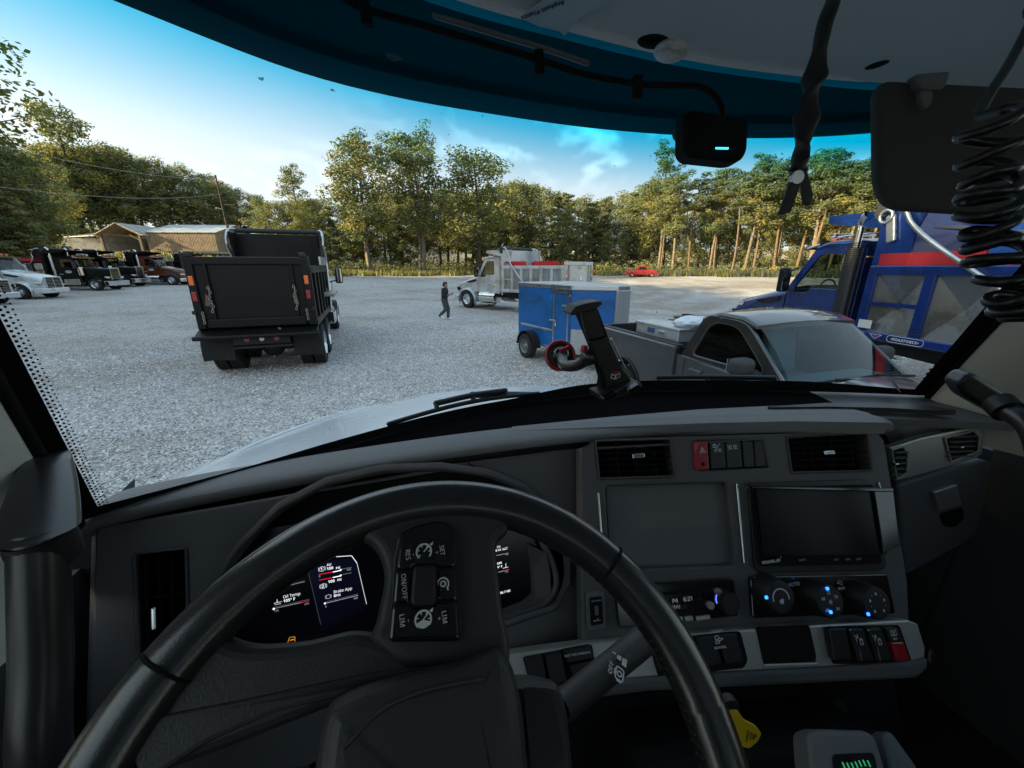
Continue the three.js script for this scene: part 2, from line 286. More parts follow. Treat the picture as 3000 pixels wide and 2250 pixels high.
const PROTO = {
  oak: [1, 2, 3].map(s => makeTree(s, { tr: .34, cb: .22, cr: 5.2, limbs: 30, up: .5, shape: dome, clumps: 4, clr: 1.6, leaves: 8600, ls: .2, pal: PAL.leaf })),
  big: [11, 12].map(s => makeTree(s, { tr: .36, cb: .28, cr: 4.9, limbs: 36, up: .75, shape: tall, clumps: 4, clr: 1.5, leaves: 14000, ls: .18, pal: PAL.leaf, bark: MT.barkPale, stems: 2 })),
  poplar: [21, 22, 23].map(s => makeTree(s, { tr: .22, cb: .38, cr: 2.5, limbs: 22, up: .9, shape: tall, clumps: 3, clr: 1.0, leaves: 6400, ls: .14, pal: PAL.leaf, bark: MT.barkPale })),
  pine: [31, 32, 33].map(s => makeTree(s, { tr: .2, cb: .64, cr: 2.4, limbs: 20, up: .12, shape: dome, clumps: 3, clr: .9, flat: .45, leaves: 5600, ls: .13, pal: PAL.pine, bark: MT.barkPine })),
  cedar: [41, 42].map(s => makeTree(s, { tr: .25, cb: .06, cr: 3.6, limbs: 44, up: .05, bias: 1, shape: cone, clumps: 3, clr: 1.0, flat: .5, leaves: 9000, ls: .2, pal: PAL.leaf })),
  amber: [51].map(s => makeTree(s, { tr: .2, cb: .3, cr: 3.2, limbs: 22, up: .6, shape: dome, clumps: 3, clr: 1.1, leaves: 6000, ls: .15, pal: PAL.amber })),
  hickory: [61, 62].map(s => makeTree(s, { tr: .22, cb: .12, cr: 3.6, limbs: 28, up: .6, shape: dome, clumps: 4, clr: 1.2, leaves: 9000, ls: .155, pal: PAL.leaf })),
  bare: [81].map(s => makeTree(s, { tr: .2, cb: .25, cr: 3.6, limbs: 34, up: .9, shape: dome, clumps: 1, clr: .6, leaves: 160, ls: .16, pal: PAL.amber, bark: MT.bark })),
};
const TREEWORD = { oak: ['oak_tree', 'tree'], big: ['broadleaf_tree', 'tree'], poplar: ['poplar_tree', 'tree'], pine: ['pine_tree', 'tree'], cedar: ['cedar_tree', 'tree'], amber: ['maple_tree', 'tree'], hickory: ['hickory_tree', 'tree'], bush: ['shrub', 'shrub'], bare: ['bare_tree', 'tree'] };
let treeR = rng(99), treeN = 0;
function tree(kind, x, z, h, wide, label, group) {
  const P = PROTO[kind], p = P[treeN++ % P.length], k = h / 20, w = k * (wide ?? 1) * (.92 + .16 * treeR());
  const t = thing(TREEWORD[kind][0], label, TREEWORD[kind][1], [x, groundY(x, z), z], treeR() * 6.28, group);
  t.scale.set(w, k, w); for (const [n, g, m] of [['trunk', p.t, p.bark], ['crown', p.c, MT.leaf]]) { const q = new THREE.Mesh(g, m); q.name = n; q.castShadow = q.receiveShadow = true; t.add(q); }
  return t;
}
function treeAt(kind, u, dist, topV, wide, label, group) { // foot at a bearing and distance, top as high as it stands in the photograph
  const p = dirAt(u, dist), tt = p.z / rayDir(u, topV).z, top = EYE.y + rayDir(u, topV).y * tt; return tree(kind, p.x, p.z, Math.max(1, top - groundY(p.x, p.z)), wide, label, group);
}
// the trees one can single out
treeAt('oak', 275, 128, 300, 1.05, 'tall oak with golden crown rising above the hillside wood', undefined);
treeAt('poplar', 898, 78, 488, 1.25, 'slim lone poplar standing apart in front of the dark wood edge', undefined);
treeAt('big', 1085, 76, 412, 1.35, 'thin-topped golden broadleaf tree left of the tallest yard-edge tree', undefined);
treeAt('big', 1238, 77, 392, 1.2, 'tallest broadleaf tree with twin pale trunks at the yard edge', undefined);
treeAt('oak', 1400, 79, 448, 1.45, 'large round dark oak beside the twin-trunked tree', undefined);
treeAt('amber', 2425, 80, 470, .9, 'orange-leaved maple among the sunlit pines', undefined);
treeAt('poplar', 1925, 84, 418, 1.3, 'tall loose-crowned poplar rising left of the pines', undefined);
treeAt('bare', 2955, 70, 560, 1, 'leafless tree standing beyond the blue dump truck', undefined);
// the wood behind, as look-alikes by kind
const G = { left: 'dark oaks of the hillside wood', centre: 'trees along the back edge of the yard', right: 'sunlit trees along the far right of the yard', out: 'trees on the sunset side of the yard' };
const LB = { left: 'dark broadleaf tree in the hillside wood behind the parked trucks', leftc: 'dark evergreen cedar at the foot of the hillside wood', centre: 'dark green tree in the wood behind the yard edge', hickory: 'leafy yellow-green tree along the sunlit far edge of the yard', pine: 'tall pine with long bare sunlit trunk at the far yard edge', poplar: 'slim pale-trunked poplar among the sunlit pines', out: 'tall dense tree on the sunset side of the yard' };
{
  const r = rng(123), prof = [[-200, 320], [0, 360], [60, 430], [140, 430], [300, 400], [420, 412], [480, 450], [560, 482], [640, 515], [740, 540], [800, 595], [860, 580], [1000, 585], [1150, 560], [1300, 545], [1550, 535], [1650, 560], [1750, 575], [1850, 545], [1950, 520], [2100, 470], [2250, 430], [2400, 430], [2560, 440], [2700, 520], [2800, 640], [2930, 640], [3050, 560], [3200, 500]];
  const topAt = u => { for (let i = 0; i + 1 < prof.length; i++) if (u <= prof[i + 1][0]) return lerp(prof[i][1], prof[i + 1][1], (u - prof[i][0]) / (prof[i + 1][0] - prof[i][0])); return 500; };
  for (let u = -180; u < 760; u += 52) for (let k = 0; k < 2; k++) { const d = lerp(66, 128, sstep(90, 240, u)) + k * 13 + r() * 6; treeAt('oak', u + r() * 40 + k * 20, d, topAt(u) + 6 + 40 * r() - k * 8, 1.1, LB.left, G.left); }
  for (let u = -120; u < 820; u += 66) treeAt(r() < .55 ? 'cedar' : 'oak', u + r() * 40, lerp(63, 124, sstep(100, 220, u)) + r() * 5, topAt(u) + 70 + 70 * r(), 1.2, r() < 2 ? LB.leftc : '', 'low dense trees at the foot of the hillside wood');
  for (let u = 790; u < 1900; u += 54) for (let k = 0; k < 2; k++) treeAt(k ? 'oak' : (r() < .5 ? 'cedar' : 'oak'), u + r() * 40, 88 + k * 13 + r() * 6, topAt(u) + 35 * r() - 12, 1.2, LB.centre, G.centre);
  for (let u = 1500; u < 2700; u += 62) treeAt('hickory', u + r() * 40, 85 + r() * 5, topAt(u) + 30 + 150 * r(), 1.15, LB.hickory, G.right);
  for (let u = 1900; u < 2640; u += 58) treeAt('pine', u + r() * 34, 77.5 + r() * 5, topAt(u) + 50 * r() - 18, 1.3, LB.pine, 'tall sunlit pines');
  for (let u = 1960; u < 2600; u += 95) treeAt('poplar', u + r() * 50, 78 + r() * 5, topAt(u) + 60 * r() - 12, 1.45, LB.poplar, 'sunlit poplars');
  for (let u = 1850; u < 2750; u += 60) treeAt('oak', u + r() * 40, 101 + r() * 8, topAt(u) + 70 + 50 * r(), 1.1, LB.centre, G.centre);
  for (let u = 2680; u < 3300; u += 75) treeAt('hickory', u + r() * 40, 78 + r() * 8, topAt(u) + 30 * r(), .9, LB.hickory, G.right);
  // the wood goes on round the sunset side, out of the frame; it is what keeps the yard in shade
  for (let z = -48; z < 62; z += 6.5) for (let k = 0; k < 2; k++) tree('oak', -62 - k * 8 + r() * 4, z + r() * 4, 24 + 5 * r(), 1.25, LB.out, G.out);
}
{ // undergrowth and long grass at the wood's edge, one mass each
  const r = rng(321), L0 = [], cl = [];
  for (let u = -150; u < 3150; u += 11) { const left = u < 840, d = left ? lerp(61, 121, sstep(110, 230, u)) + r() * 5 : 76 + r() * 6, p = dirAt(u, d), s = left ? 1.3 : u > 1900 ? .7 : 1.15; cl.push({ p: V(p.x, groundY(p.x, p.z) + s * (.3 + 1.2 * r()), p.z), r: s * (.8 + .9 * r()), f: .8, w: 1 }); }
  for (let u = 780; u < 2700; u += 9) { const p = dirAt(u, 92 + r() * 10); cl.push({ p: V(p.x, groundY(p.x, p.z) + .4 + 2.6 * r(), p.z), r: 1.3 + r(), f: .8, w: 1.6 }); }
  const g = leafMesh(cl, 80000, .17, PAL.leaf, r);
  const m = new THREE.Mesh(g, MT.leaf); m.name = 'undergrowth'; m.castShadow = m.receiveShadow = true; tag(m, 'leafy undergrowth along the foot of the wood', 'undergrowth', undefined, 'stuff'); scene.add(m);
  const pos = [], col = [], nor = [];
  for (let i = 0; i < 26000; i++) {
    const u = -100 + 3250 * r(), left = u < 800, d = left ? lerp(58, 80, sstep(0, 460, u)) + 18 * r() : 71.5 + 6 * r() ** 1.3 + 2 * n2(u * .01, 3), p = dirAt(u, d), h = (.35 + .65 * r()) * (left ? .8 : 1.15), w = .09, a = r() * 6.28, y = groundY(p.x, p.z), dx = Math.cos(a) * w, dz = Math.sin(a) * w;
    pos.push(p.x - dx, y - .05, p.z - dz, p.x + dx, y - .05, p.z + dz, p.x + (r() - .5) * .4, y + h, p.z + (r() - .5) * .4); const k = .7 + .6 * r(), c = [.26 * k, .25 * k, .05 * k]; for (let j = 0; j < 3; j++) { col.push(...c); nor.push(Math.sin(a) * .7, .7, Math.cos(a) * .7); }
  }
  const gg = new THREE.BufferGeometry(); gg.setAttribute('position', new THREE.Float32BufferAttribute(pos, 3)); gg.setAttribute('color', new THREE.Float32BufferAttribute(col, 3)); gg.setAttribute('normal', new THREE.Float32BufferAttribute(nor, 3));
  const m2 = new THREE.Mesh(gg, MT.leaf); m2.name = 'grass'; m2.castShadow = m2.receiveShadow = true; tag(m2, 'long yellow-green grass along the edge of the yard', 'grass', undefined, 'stuff'); scene.add(m2);
}
// ------------------------------------------------------------------ vehicles: x forward, y up, z to the vehicle's right, foot of the front bumper at the origin
const turnOf = (fx, fz) => Math.atan2(-fz, fx);
const rimHoles = Array.from({ length: 10 }, (_, k) => { const a = k / 10 * 6.2832, x = Math.cos(a) * .19, y = Math.sin(a) * .19; return Array.from({ length: 8 }, (_, j) => [x + .034 * Math.cos(-j / 8 * 6.2832), y + .034 * Math.sin(-j / 8 * 6.2832)]); });
const circ = (r, n) => Array.from({ length: n }, (_, k) => [r * Math.cos(k / n * 6.2832), r * Math.sin(k / n * 6.2832)]);
const WG = (() => { // a 1 m truck wheel, axle along z, outer face at +z
  const tyre = lathe([[.29, -.14], [.33, -.15], [.44, -.15], [.475, -.135], [.495, -.11], [.5, -.05], [.488, -.045], [.488, -.035], [.5, -.03], [.5, .03], [.488, .035], [.488, .045], [.5, .05], [.495, .11], [.475, .135], [.44, .15], [.33, .15], [.29, .14]], 30).rotateX(Math.PI / 2);
  const lugs = []; for (let k = 0; k < 36; k++) for (const s of [-1, 1]) { const a = (k + (s > 0 ? .5 : 0)) / 36 * 6.2832; lugs.push(box(.012, .034, .06, Math.cos(a) * .5, Math.sin(a) * .5, s * .105, 0, 0, a)); }
  const lip = lathe([[.285, .14], [.3, .15], [.293, .155], [.275, .12], [.27, 0], [.27, -.13]], 30).rotateX(Math.PI / 2);
  const disc = k => extrude(shapeOf(circ(.272, 30), rimHoles), .02).translate(0, 0, k);
  const hub = lathe([[0, .13], [.05, .128], [.075, .11], [.08, .06], [.11, .055], [.12, .04], [.12, .0]], 18).rotateX(Math.PI / 2);
  const nuts = Array.from({ length: 10 }, (_, k) => cylZ(.016, .016, .04, 6, Math.cos(k * .6283 + .3) * .14, Math.sin(k * .6283 + .3) * .14, .07));
  return { tyre: merged([tyre, ...lugs]), front: merged([lip, disc(.035), place(hub.clone(), 0, 0, .02), ...nuts.map(n => n.clone().translate(0, 0, .015))]), rear: merged([lip, disc(-.07), place(hub.clone(), 0, 0, -.06), ...nuts.map(n => n.clone().translate(0, 0, -.07))]) };
})();
function wheel(parent, x, z, r, w, kind = 'front', rim = M.chrome, out = z > 0 ? 1 : -1) {
  const o = sub('wheel', parent, [x, r, z]); o.scale.set(2 * r, 2 * r, out * w / .3);
  for (const [n, g, m] of [['tyre', WG.tyre, M.rubber], ['rim', WG[kind], rim]]) { const q = new THREE.Mesh(g, m); q.name = n; q.castShadow = q.receiveShadow = true; o.add(q); } return o;
}
function crossPanel(x0, x1, y0, y1, z, depth, bars = 1) { // a pressed sheet whose folds run corner to corner
  const c = [(x0 + x1) / 2 + (x1 - x0) * .04, (y0 + y1) / 2, z - depth], q = [[x0, y0, z], [x1, y0, z], [x1, y1, z], [x0, y1, z]], pos = [];
  for (let i = 0; i < 4; i++) pos.push(...q[i], ...q[(i + 1) % 4], ...c);
  const g = new THREE.BufferGeometry(); g.setAttribute('position', new THREE.Float32BufferAttribute(pos, 3)); g.computeVertexNormals(); return g;
}
function dumpTruck(o) {
  const t = thing(o.name, o.label, 'truck', [o.p[0], groundY(o.p[0], o.p[1]), o.p[1]], turnOf(...o.f), o.group);
  const P = (n, g, m, par = t) => part(n, g, m, par), two = fn => [-1, 1].map(fn), style = o.style, pm = o.paint, bm = o.bed ?? pm, fr = 0.53;
  const fx = o.fx ?? -1.2, rx = [-6.15, -7.5];
  // running gear
  for (const s of [-1, 1]) { wheel(t, fx, s * 1.0, fr, .33, 'front', M.chrome); for (const x of rx) { wheel(t, x, s * 1.08, .52, .27, 'rear', M.chrome); wheel(t, x, s * .77, .52, .27, 'rear', M.steelDark); } }
  P('chassis', [two(s => box(8.1, .26, .09, -4.4, .85, s * .42)), rx.map(x => cylZ(.11, .11, 1.5, 10, x, .52, 0)), rx.map(x => ball(.27, 12, x, .52, 0)), cylZ(.07, .07, 1.6, 8, fx, .5, 0), box(.25, .2, .9, -8.3, .85, 0), bar([-3.2, .75, 0], [-6, .6, 0], .06), bar([-6.2, .95, .42], [-7.5, .75, .42], .08), bar([-6.2, .95, -.42], [-7.5, .75, -.42], .08)], M.steelDark);
  const cabX = o.cabX ?? -2.1, cabB = cabX - 1.75;
  // bonnet
  if (style === 'long') {
    P('hood', body([{ x: -.22, w: .5, t: 1.86, b: 1.0, r: .1, c: .03 }, { x: -1.2, w: .58, t: 1.93, b: .95, r: .12, c: .03 }, { x: cabX + .06, w: .72, t: 1.99, b: .95, r: .14, c: .03 }]), pm);
    two(s => { const a = []; for (let k = 0; k <= 14; k++) { const q = lerp(-.22, Math.PI + .05, k / 14), R = fr + .13; a.push([[fx + R * Math.cos(q) * 1.12, fr + R * Math.sin(q), s * .58], [fx + R * Math.cos(q) * 1.12, fr + R * Math.sin(q) + .02, s * .92], [fx + R * Math.cos(q) * 1.08, fr + R * Math.sin(q) - .03, s * 1.16]]); } P('fender', slab(a, [0, -.03, 0]), pm); });
    P('grille_surround', [box(.09, .98, .1, -.16, 1.42, .5), box(.09, .98, .1, -.16, 1.42, -.5), rbox(.1, .1, 1.12, .04, -.16, 1.9, 0)], M.chrome);
    const gr = sub('grille', t); P('backing', box(.03, .92, .92, -.2, 1.42, 0), M.gap, gr); for (let k = 0; k < 11; k++) P('grille_bar', box(.035, .92, .022, -.165, 1.42, -.42 + k * .084), M.chrome, gr);
    two(s => { const h = sub('headlight', t); P('housing', rbox(.24, .17, .34, .06, -.3, 1.12, s * .78), M.chrome, h); P('lens', rbox(.03, .13, .28, .02, -.175, 1.12, s * .78), M.lampClear, h); });
    P('bumper', [rbox(.09, .4, 2.36, .05, .0, .62, 0), two(s => rbox(.35, .4, .08, .03, -.14, .62, s * 1.15))], M.chrome);
    two(s => P('air_cleaner', [cylY(.19, .19, .62, 18, cabX + .12, 1.62, s * .98), cylY(.15, .19, .06, 18, cabX + .12, 1.96, s * .98)], M.chrome));
    P('battery_box', two(s => rbox(1.15, .5, .4, .04, cabX - .65, .75, s * .95)), M.alu);
  } else {
    const mk = style === 'mack';
    P('hood', body([{ x: -.02, w: .78, t: mk ? 1.5 : 1.4, b: .72, r: .22, c: .05 }, { x: -.3, w: .88, t: mk ? 1.62 : 1.56, b: .72, r: .24, c: .06 }, { x: -1.1, w: .93, t: mk ? 1.78 : 1.74, b: 1.02, r: .22, c: .06 }, { x: cabX + .05, w: 1.0, t: mk ? 1.96 : 1.97, b: 1.0, r: .2, c: .05 }], 5), pm);
    two(s => { const a = []; for (let k = 0; k <= 16; k++) { const q = lerp(-.35, Math.PI + .3, k / 16), R = fr + .12; a.push([[fx + R * Math.cos(q) * 1.15, fr + R * Math.sin(q) + .1, s * .74], [fx + R * Math.cos(q) * 1.13, fr + R * Math.sin(q) + .07, s * 1.0], [fx + R * Math.cos(q) * 1.1, fr + R * Math.sin(q), s * 1.14], [fx + R * Math.cos(q) * 1.06, fr + R * Math.sin(q) - .06, s * 1.19]]); } P('fender', slab(a, [0, -.025, 0]), mk ? M.plastic : pm); });
    P('grille_surround', [rbox(.1, .72, .08, .03, .03, 1.12, .6), rbox(.1, .72, .08, .03, .03, 1.12, -.6), rbox(.1, .08, 1.26, .03, .03, 1.48, 0)], M.chrome);
    const gr = sub('grille', t); P('backing', box(.03, .7, 1.14, .0, 1.12, 0), M.gap, gr); for (let k = 0; k < 7; k++) P('grille_bar', box(.03, .02, 1.14, .03, .84 + k * .1, 0), M.chrome, gr); P('grille_bar', box(.04, .7, .05, .035, 1.12, 0), M.chrome, gr);
    two(s => { const h = sub('headlight', t); P('housing', rbox(.42, .2, .2, .08, -.16, 1.13, s * .9, 0, s * .5), M.gap, h); P('lens', rbox(.4, .16, .04, .02, -.1, 1.13, s * 1.0, 0, s * .55), M.lampClear, h); });
    P('bumper', [rbox(.16, .36, 2.0, .07, .06, .56, 0), two(s => rbox(.5, .36, .12, .05, -.16, .56, s * 1.04, 0, s * .35))], o.bumper ?? M.chrome);
    two(s => { const v = sub('hood_vent', t); P('recess', extrude(rounded([[cabX + 1.05, 1.58], [cabX + .16, 1.74], [cabX + .16, 1.62], [cabX + .8, 1.5]], .03), .03).translate(0, 0, s > 0 ? .965 : -.995), M.gap, v); for (let k = 0; k < 5; k++) P('louvre', box(.5 - k * .02, .012, .02, cabX + .5, 1.56 + k * .026, s * .992, 0, 0, -.17), M.plastic, v); });
    P('fuel_tank', two(s => cylX(.33, .33, 1.25, 26, cabX - .85, .72, s * .92)), M.chrome);
    P('tank_strap', two(s => [-.45, .45].map(k => cylX(.337, .337, .06, 26, cabX - .85 + k, .72, s * .92))), M.alu);
    P('step', two(s => [rbox(1.2, .05, .26, .02, cabX - .8, .36, s * 1.1), bar([cabX - .3, .38, s * 1.05], [cabX - .3, .7, s * 1.0], .02), bar([cabX - 1.3, .38, s * 1.05], [cabX - 1.3, .7, s * 1.0], .02)]), M.alu);
  }
  // cab: two side walls with a real window opening, back wall, roof, floor
  const roof = style === 'long' ? 2.82 : 2.92, A = style === 'long' ? .28 : .62, hw = style === 'long' ? .93 : 1.02;
  const side = rounded([[cabX, .95], [cabX, 1.98], [cabX - A, roof - .03], [cabX - A - .25, roof + .04], [cabB, roof + .02], [cabB, .95]], [.02, .05, .18, .1, .12, .02]);
  const win = rounded([[cabX - .22, 2.02], [cabX - A - .12, roof - .18], [cabB + .42, roof - .18], [cabB + .42, 1.98], [cabX - .7, 1.98], [cabX - .55, 1.86], [cabX - .2, 1.86]], [.05, .12, .08, .06, .1, .05, .04]);
  const sideG = extrude(side, .06, .012, [[...win].reverse()]);
  P('cab', [two(s => sideG.clone().translate(0, 0, s > 0 ? hw - .06 : -hw)), box(.05, 1.1, 2 * hw - .1, cabB + .03, 1.5, 0), box(.05, .25, 2 * hw - .1, cabB + .03, roof - .12, 0), two(s => box(.05, .6, .35, cabB + .03, 2.35, s * (hw - .22))), box(.05, 1.0, 2 * hw - .1, cabX - .04, 1.48, 0), box(1.7, .05, 2 * hw - .1, cabX - .87, 1.0, 0)], pm);
  P('cab_roof', body([{ x: cabX - A + .02, w: hw, t: roof + .0, b: roof - .1, r: .05, c: .03 }, { x: cabX - A - .3, w: hw, t: roof + .1, b: roof - .06, r: .1, c: .04 }, { x: cabB + .3, w: hw, t: roof + .1, b: roof - .06, r: .1, c: .04 }, { x: cabB, w: hw - .02, t: roof + .04, b: roof - .06, r: .08, c: .03 }]), pm);
  P('windshield', grid([[[cabX - .03, 2.0, -hw + .07], [cabX + .05, 2.0, 0], [cabX - .03, 2.0, hw - .07]], [[cabX - A, roof - .05, -hw + .1], [cabX - A + .07, roof - .05, 0], [cabX - A, roof - .05, hw - .1]]]), M.glass);
  two(s => P('side_window', extrude(win, .012).translate(0, 0, s > 0 ? hw - .04 : -hw + .03), M.glass));
  P('rear_window', box(.012, .6, 1.3, cabB + .03, 2.35, 0), M.glass);
  P('sun_visor', body([{ x: cabX - A + .3, w: hw - .02, t: roof - .02, b: roof - .07, r: .02, c: .02 }, { x: cabX - A - .02, w: hw - .02, t: roof + .06, b: roof + .0, r: .02, c: .02 }]), o.visor ?? M.chrome);
  two(s => { const d = sub('door', t); P('handle', [rbox(.26, .045, .03, .015, cabB + .32, 1.42, s * (hw + .02)), rbox(.3, .07, .012, .02, cabB + .32, 1.42, s * (hw + .004))], M.chrome, d); P('shut_line', [box(.012, .95, .004, cabB + .2, 1.45, s * (hw + .001)), box(.012, .85, .004, cabX - .14, 1.42, s * (hw + .001)), box(1.4, .012, .004, cabX - .84, 1.0, s * (hw + .001))], M.gap, d); });
  two(s => { const m = sub('mirror', t), mz = s * (hw + (o.mz ?? .26)), mx = cabX - .12; P('mirror_housing', rbox(.16, .58, .26, .06, mx, 2.15, mz), o.mirror ?? M.plastic, m); P('mirror_glass', box(.006, .5, .2, mx - .082, 2.15, mz), M.mirror, m); P('mirror_arm', [bar([mx, 1.98, mz], [mx - .1, 1.9, s * hw], .025), bar([mx, 2.3, mz], [mx - .1, 2.45, s * hw], .02)], M.plastic, m); });
  const inn = sub('cab_interior', t); P('seat', two(s => [rbox(.5, .16, .5, .06, cabX - 1.0, 1.45, s * .48), rbox(.16, .75, .5, .07, cabX - 1.3, 1.85, s * .48, 0, 0, .15), rbox(.1, .22, .28, .05, cabX - 1.38, 2.32, s * .48)]), M.seat, inn);
  P('steering_wheel', [place(new THREE.TorusGeometry(.22, .018, 8, 26), cabX - .58, 1.95, -.48, 0, Math.PI / 2, 0).applyMatrix4(new THREE.Matrix4()), bar([cabX - .57, 1.95, -.48], [cabX - .15, 1.6, -.48], .03)], M.gap, inn); P('dashboard', rbox(.4, .4, 1.8, .1, cabX - .22, 1.75, 0), M.seat, inn);
  P('cab_light', [-.7, -.35, 0, .35, .7].map(z => rbox(.14, .06, .1, .02, cabX - A - .1, roof + .14, z)), M.lampAmber);
  if (o.beacon) { P('light_bar', [rbox(.08, .06, 1.1, .02, cabX - A + .12, roof + .26, 0), two(s => cylY(.015, .015, .16, 6, cabX - A + .1, roof + .17, s * .4))], M.alu); P('air_horn', [bar([cabX - A + .05, roof + .2, -.55], [cabB + .1, roof + .24, -.55], .02, 10, .02), cylX(.025, .055, .14, 12, cabX - A + .1, roof + .2, -.55)], M.chrome); }
  // exhaust stack with its drilled guard
  const sz = o.stackSide ?? [-1];
  for (const s of sz) { const e = sub('exhaust_stack', t), ex = cabB + (o.near ? .04 : -.17), ez = s * (hw + (o.near ? .2 : -.06)), top = o.stackTop ?? 3.45;
    P('pipe', [cylY(.075, .075, top - 1.0, 18, ex, (top + 1.0) / 2 - .12, ez), ...tube([[ex, top - .14, ez], [ex, top - .02, ez], [ex - .06, top + .09, ez + s * .02], [ex - .14, top + .15, ez + s * .04]], .078, 16, 14).slice(0, 1)], M.chrome, e);
    P('guard', cylY(.135, .135, top - 1.55, 24, ex, 1.05 + (top - 1.5) / 2, ez), o.near ? std(L(.09, .09, .1), .4, .8) : M.alu, e);
    if (o.near) { const gm = []; for (let r = 0; r < 46; r++) for (let k = 0; k < 26; k++) { const a = (k + (r % 2) * .5) / 26 * 6.2832; gm.push(place(new THREE.CircleGeometry(.0125, 6).rotateY(Math.PI / 2), ex + .137 * Math.cos(a), 1.12 + r * .04, ez - .137 * Math.sin(a), 0, a)); } const h = P('guard_holes', gm, M.gap, e); h.userData.kind = 'stuff'; } }
  // dump bed
  const bx0 = o.bedX ?? cabB - .42, bx1 = bx0 - (o.bedL ?? 4.1), yb = 1.12, yt = 2.42, bw = o.bw ?? 1.24, N = o.panels ?? 5, pmat = o.panel ?? bm;
  const bed = sub('dump_bed', t);
  P('floor', box(bx0 - bx1, .08, 2 * bw - .1, (bx0 + bx1) / 2, yb + .06, 0), bm, bed);
  two(s => { const z = s * bw, f = s > 0 ? 0 : Math.PI;
    P('top_rail', rbox(bx0 - bx1, .17, .14, .03, (bx0 + bx1) / 2, yt - .02, z), bm, bed); P('bottom_rail', rbox(bx0 - bx1, .16, .14, .03, (bx0 + bx1) / 2, yb + .04, z), bm, bed);
    const step = (bx0 - bx1 - .16) / N;
    for (let k = 0; k <= N; k++) P('rib', rbox(.17, yt - yb - .1, .12, .02, bx0 - .08 - k * step, (yt + yb) / 2, z), bm, bed);
    for (let k = 0; k < N; k++) { const xa = bx0 - .08 - k * step - .08, xb = xa - step + .16; const g = crossPanel(xb, xa, yb + .1, yt - .1, 0, .09); if (s < 0) g.rotateY(Math.PI).translate(xa + xb, 0, 0); g.translate(0, 0, z); P('side_panel', g, pmat, bed); }
    P('ladder_bar', [box(step - .16, .07, .05, bx0 - .08 - step / 2, lerp(yb, yt, .5), z + s * .02)], bm, bed); });
  if (o.board) for (const s of [-1, 1]) P('side_board', [box((bx0 - bx1) * .38, .22, .06, bx0 - .9, yt + .17, s * bw), box((bx0 - bx1) * .36, .22, .06, bx1 + 1.15, yt + .17, s * bw)], M.redVinyl, bed);
  const hb = o.headTop ?? 3.3;
  P('headboard', [rbox(.1, hb - yb, 2 * bw + .02, .03, bx0 - .04, (hb + yb) / 2, 0), box(.03, (hb - yt) * .62, 2 * bw - .5, bx0 - .1, (hb + yt) / 2 + .05, 0), two(s => [extrude(rounded([[bx0, yt + .05], [bx0, hb], [bx0 - .75, hb], [bx0 - .62, hb - .4], [bx0 - .62, yt + .05]], .04), .05).translate(0, 0, s > 0 ? bw - .02 : -bw - .03)])], bm, bed);
  P('cab_shield', [slab([[[bx0 + .02, hb - .02, -bw], [bx0 + .02, hb - .02, bw]], [[cabX - A - .35, hb + .02, -bw], [cabX - A - .35, hb + .02, bw]]], [0, -.07, 0]), two(s => extrude([[bx0, hb - .03], [cabX - A - .35, hb + .0], [cabX - A - .35, hb - .14], [bx0, hb - .34]], .05).translate(0, 0, s > 0 ? bw - .06 : -bw + .01))], bm, bed);
  // tailgate
  const tg = sub('tailgate', t), th = yt + .24;
  P('gate_frame', [rbox(.12, .17, 2 * bw + .1, .03, bx1 - .04, th - .08, 0), rbox(.12, .22, 2 * bw - .3, .04, bx1 - .06, yb + .12, 0), two(s => rbox(.13, th - yb, .16, .03, bx1 - .04, (th + yb) / 2, s * (bw - .04))), two(s => rbox(.07, th - yb - .3, .07, .02, bx1 - .08, (th + yb) / 2, s * (bw - .32)))], bm, tg);
  P('gate_panel', box(.05, th - yb - .1, 2 * bw - .2, bx1 - .02, (th + yb) / 2, 0), bm, tg);
  two(s => { P('marker_lamp', rbox(.03, .2, .09, .03, bx1 - .11, yt - .25, s * (bw - .04)), M.lampAmber, tg); P('stop_lamp', rbox(.03, .2, .09, .03, bx1 - .11, yt - .58, s * (bw - .04)), M.lampRed, tg); });
  P('tail_sill', [extrude([[bx1, yb], [bx1 - .34, yb - .12], [bx1 - .34, yb - .2], [bx1, yb - .14]], 2 * bw + .12).translate(0, 0, -bw - .06), cylZ(.05, .05, 2 * bw + .2, 12, bx1 - .33, yb - .16, 0)], bm, bed);
  two(s => P('mud_flap', slab([0, 1, 2, 3].map(i => [-.33, -.12, .1, .3].map((zz, j) => [bx1 + .12 - .05 * Math.sin(i + j * 2) - .02 * i, yb - .2 - i * .18, s * .93 + zz])), [-.012, 0, 0]), M.rubber, t));
  { const b = sub('rear_light_bar', t); P('crossmember', [box(.06, .24, 1.15, bx1 - .1, .86, 0), box(.1, .05, 1.2, bx1 - .1, .68, 0)], M.steelDark, b); two(s => P('tail_lamp', cylX(.055, .055, .03, 16, bx1 - .14, .86, s * .3), M.lampRed, b)); P('reversing_lamp', cylX(.05, .05, .03, 16, bx1 - .14, .86, 0), M.lampClear, b); }
  // tarp gear: arms either side and the roller over the headboard
  const ap = o.armPivot ?? [-6.0, 1.35];
  if (o.arms !== false) P('tarp_arm', two(s => tube([[ap[0], ap[1], s * (bw + .12)], [lerp(ap[0], bx0, .62), lerp(ap[1], hb, .62), s * (bw + .12)], [bx0 - .62, hb - .34, s * (bw + .12)], [bx0 - .35, hb + .06, s * (bw + .11)], [bx0 - .1, hb + .12, s * bw]], .038, 10, 24)), M.galv);
  P('tarp_roller', [cylZ(.07, .07, 2 * bw + .1, 12, bx0 + .12, hb + .1, 0), two(s => cylZ(.12, .12, .05, 16, bx0 + .05, hb - .05, s * (bw + .04)))], M.plastic);
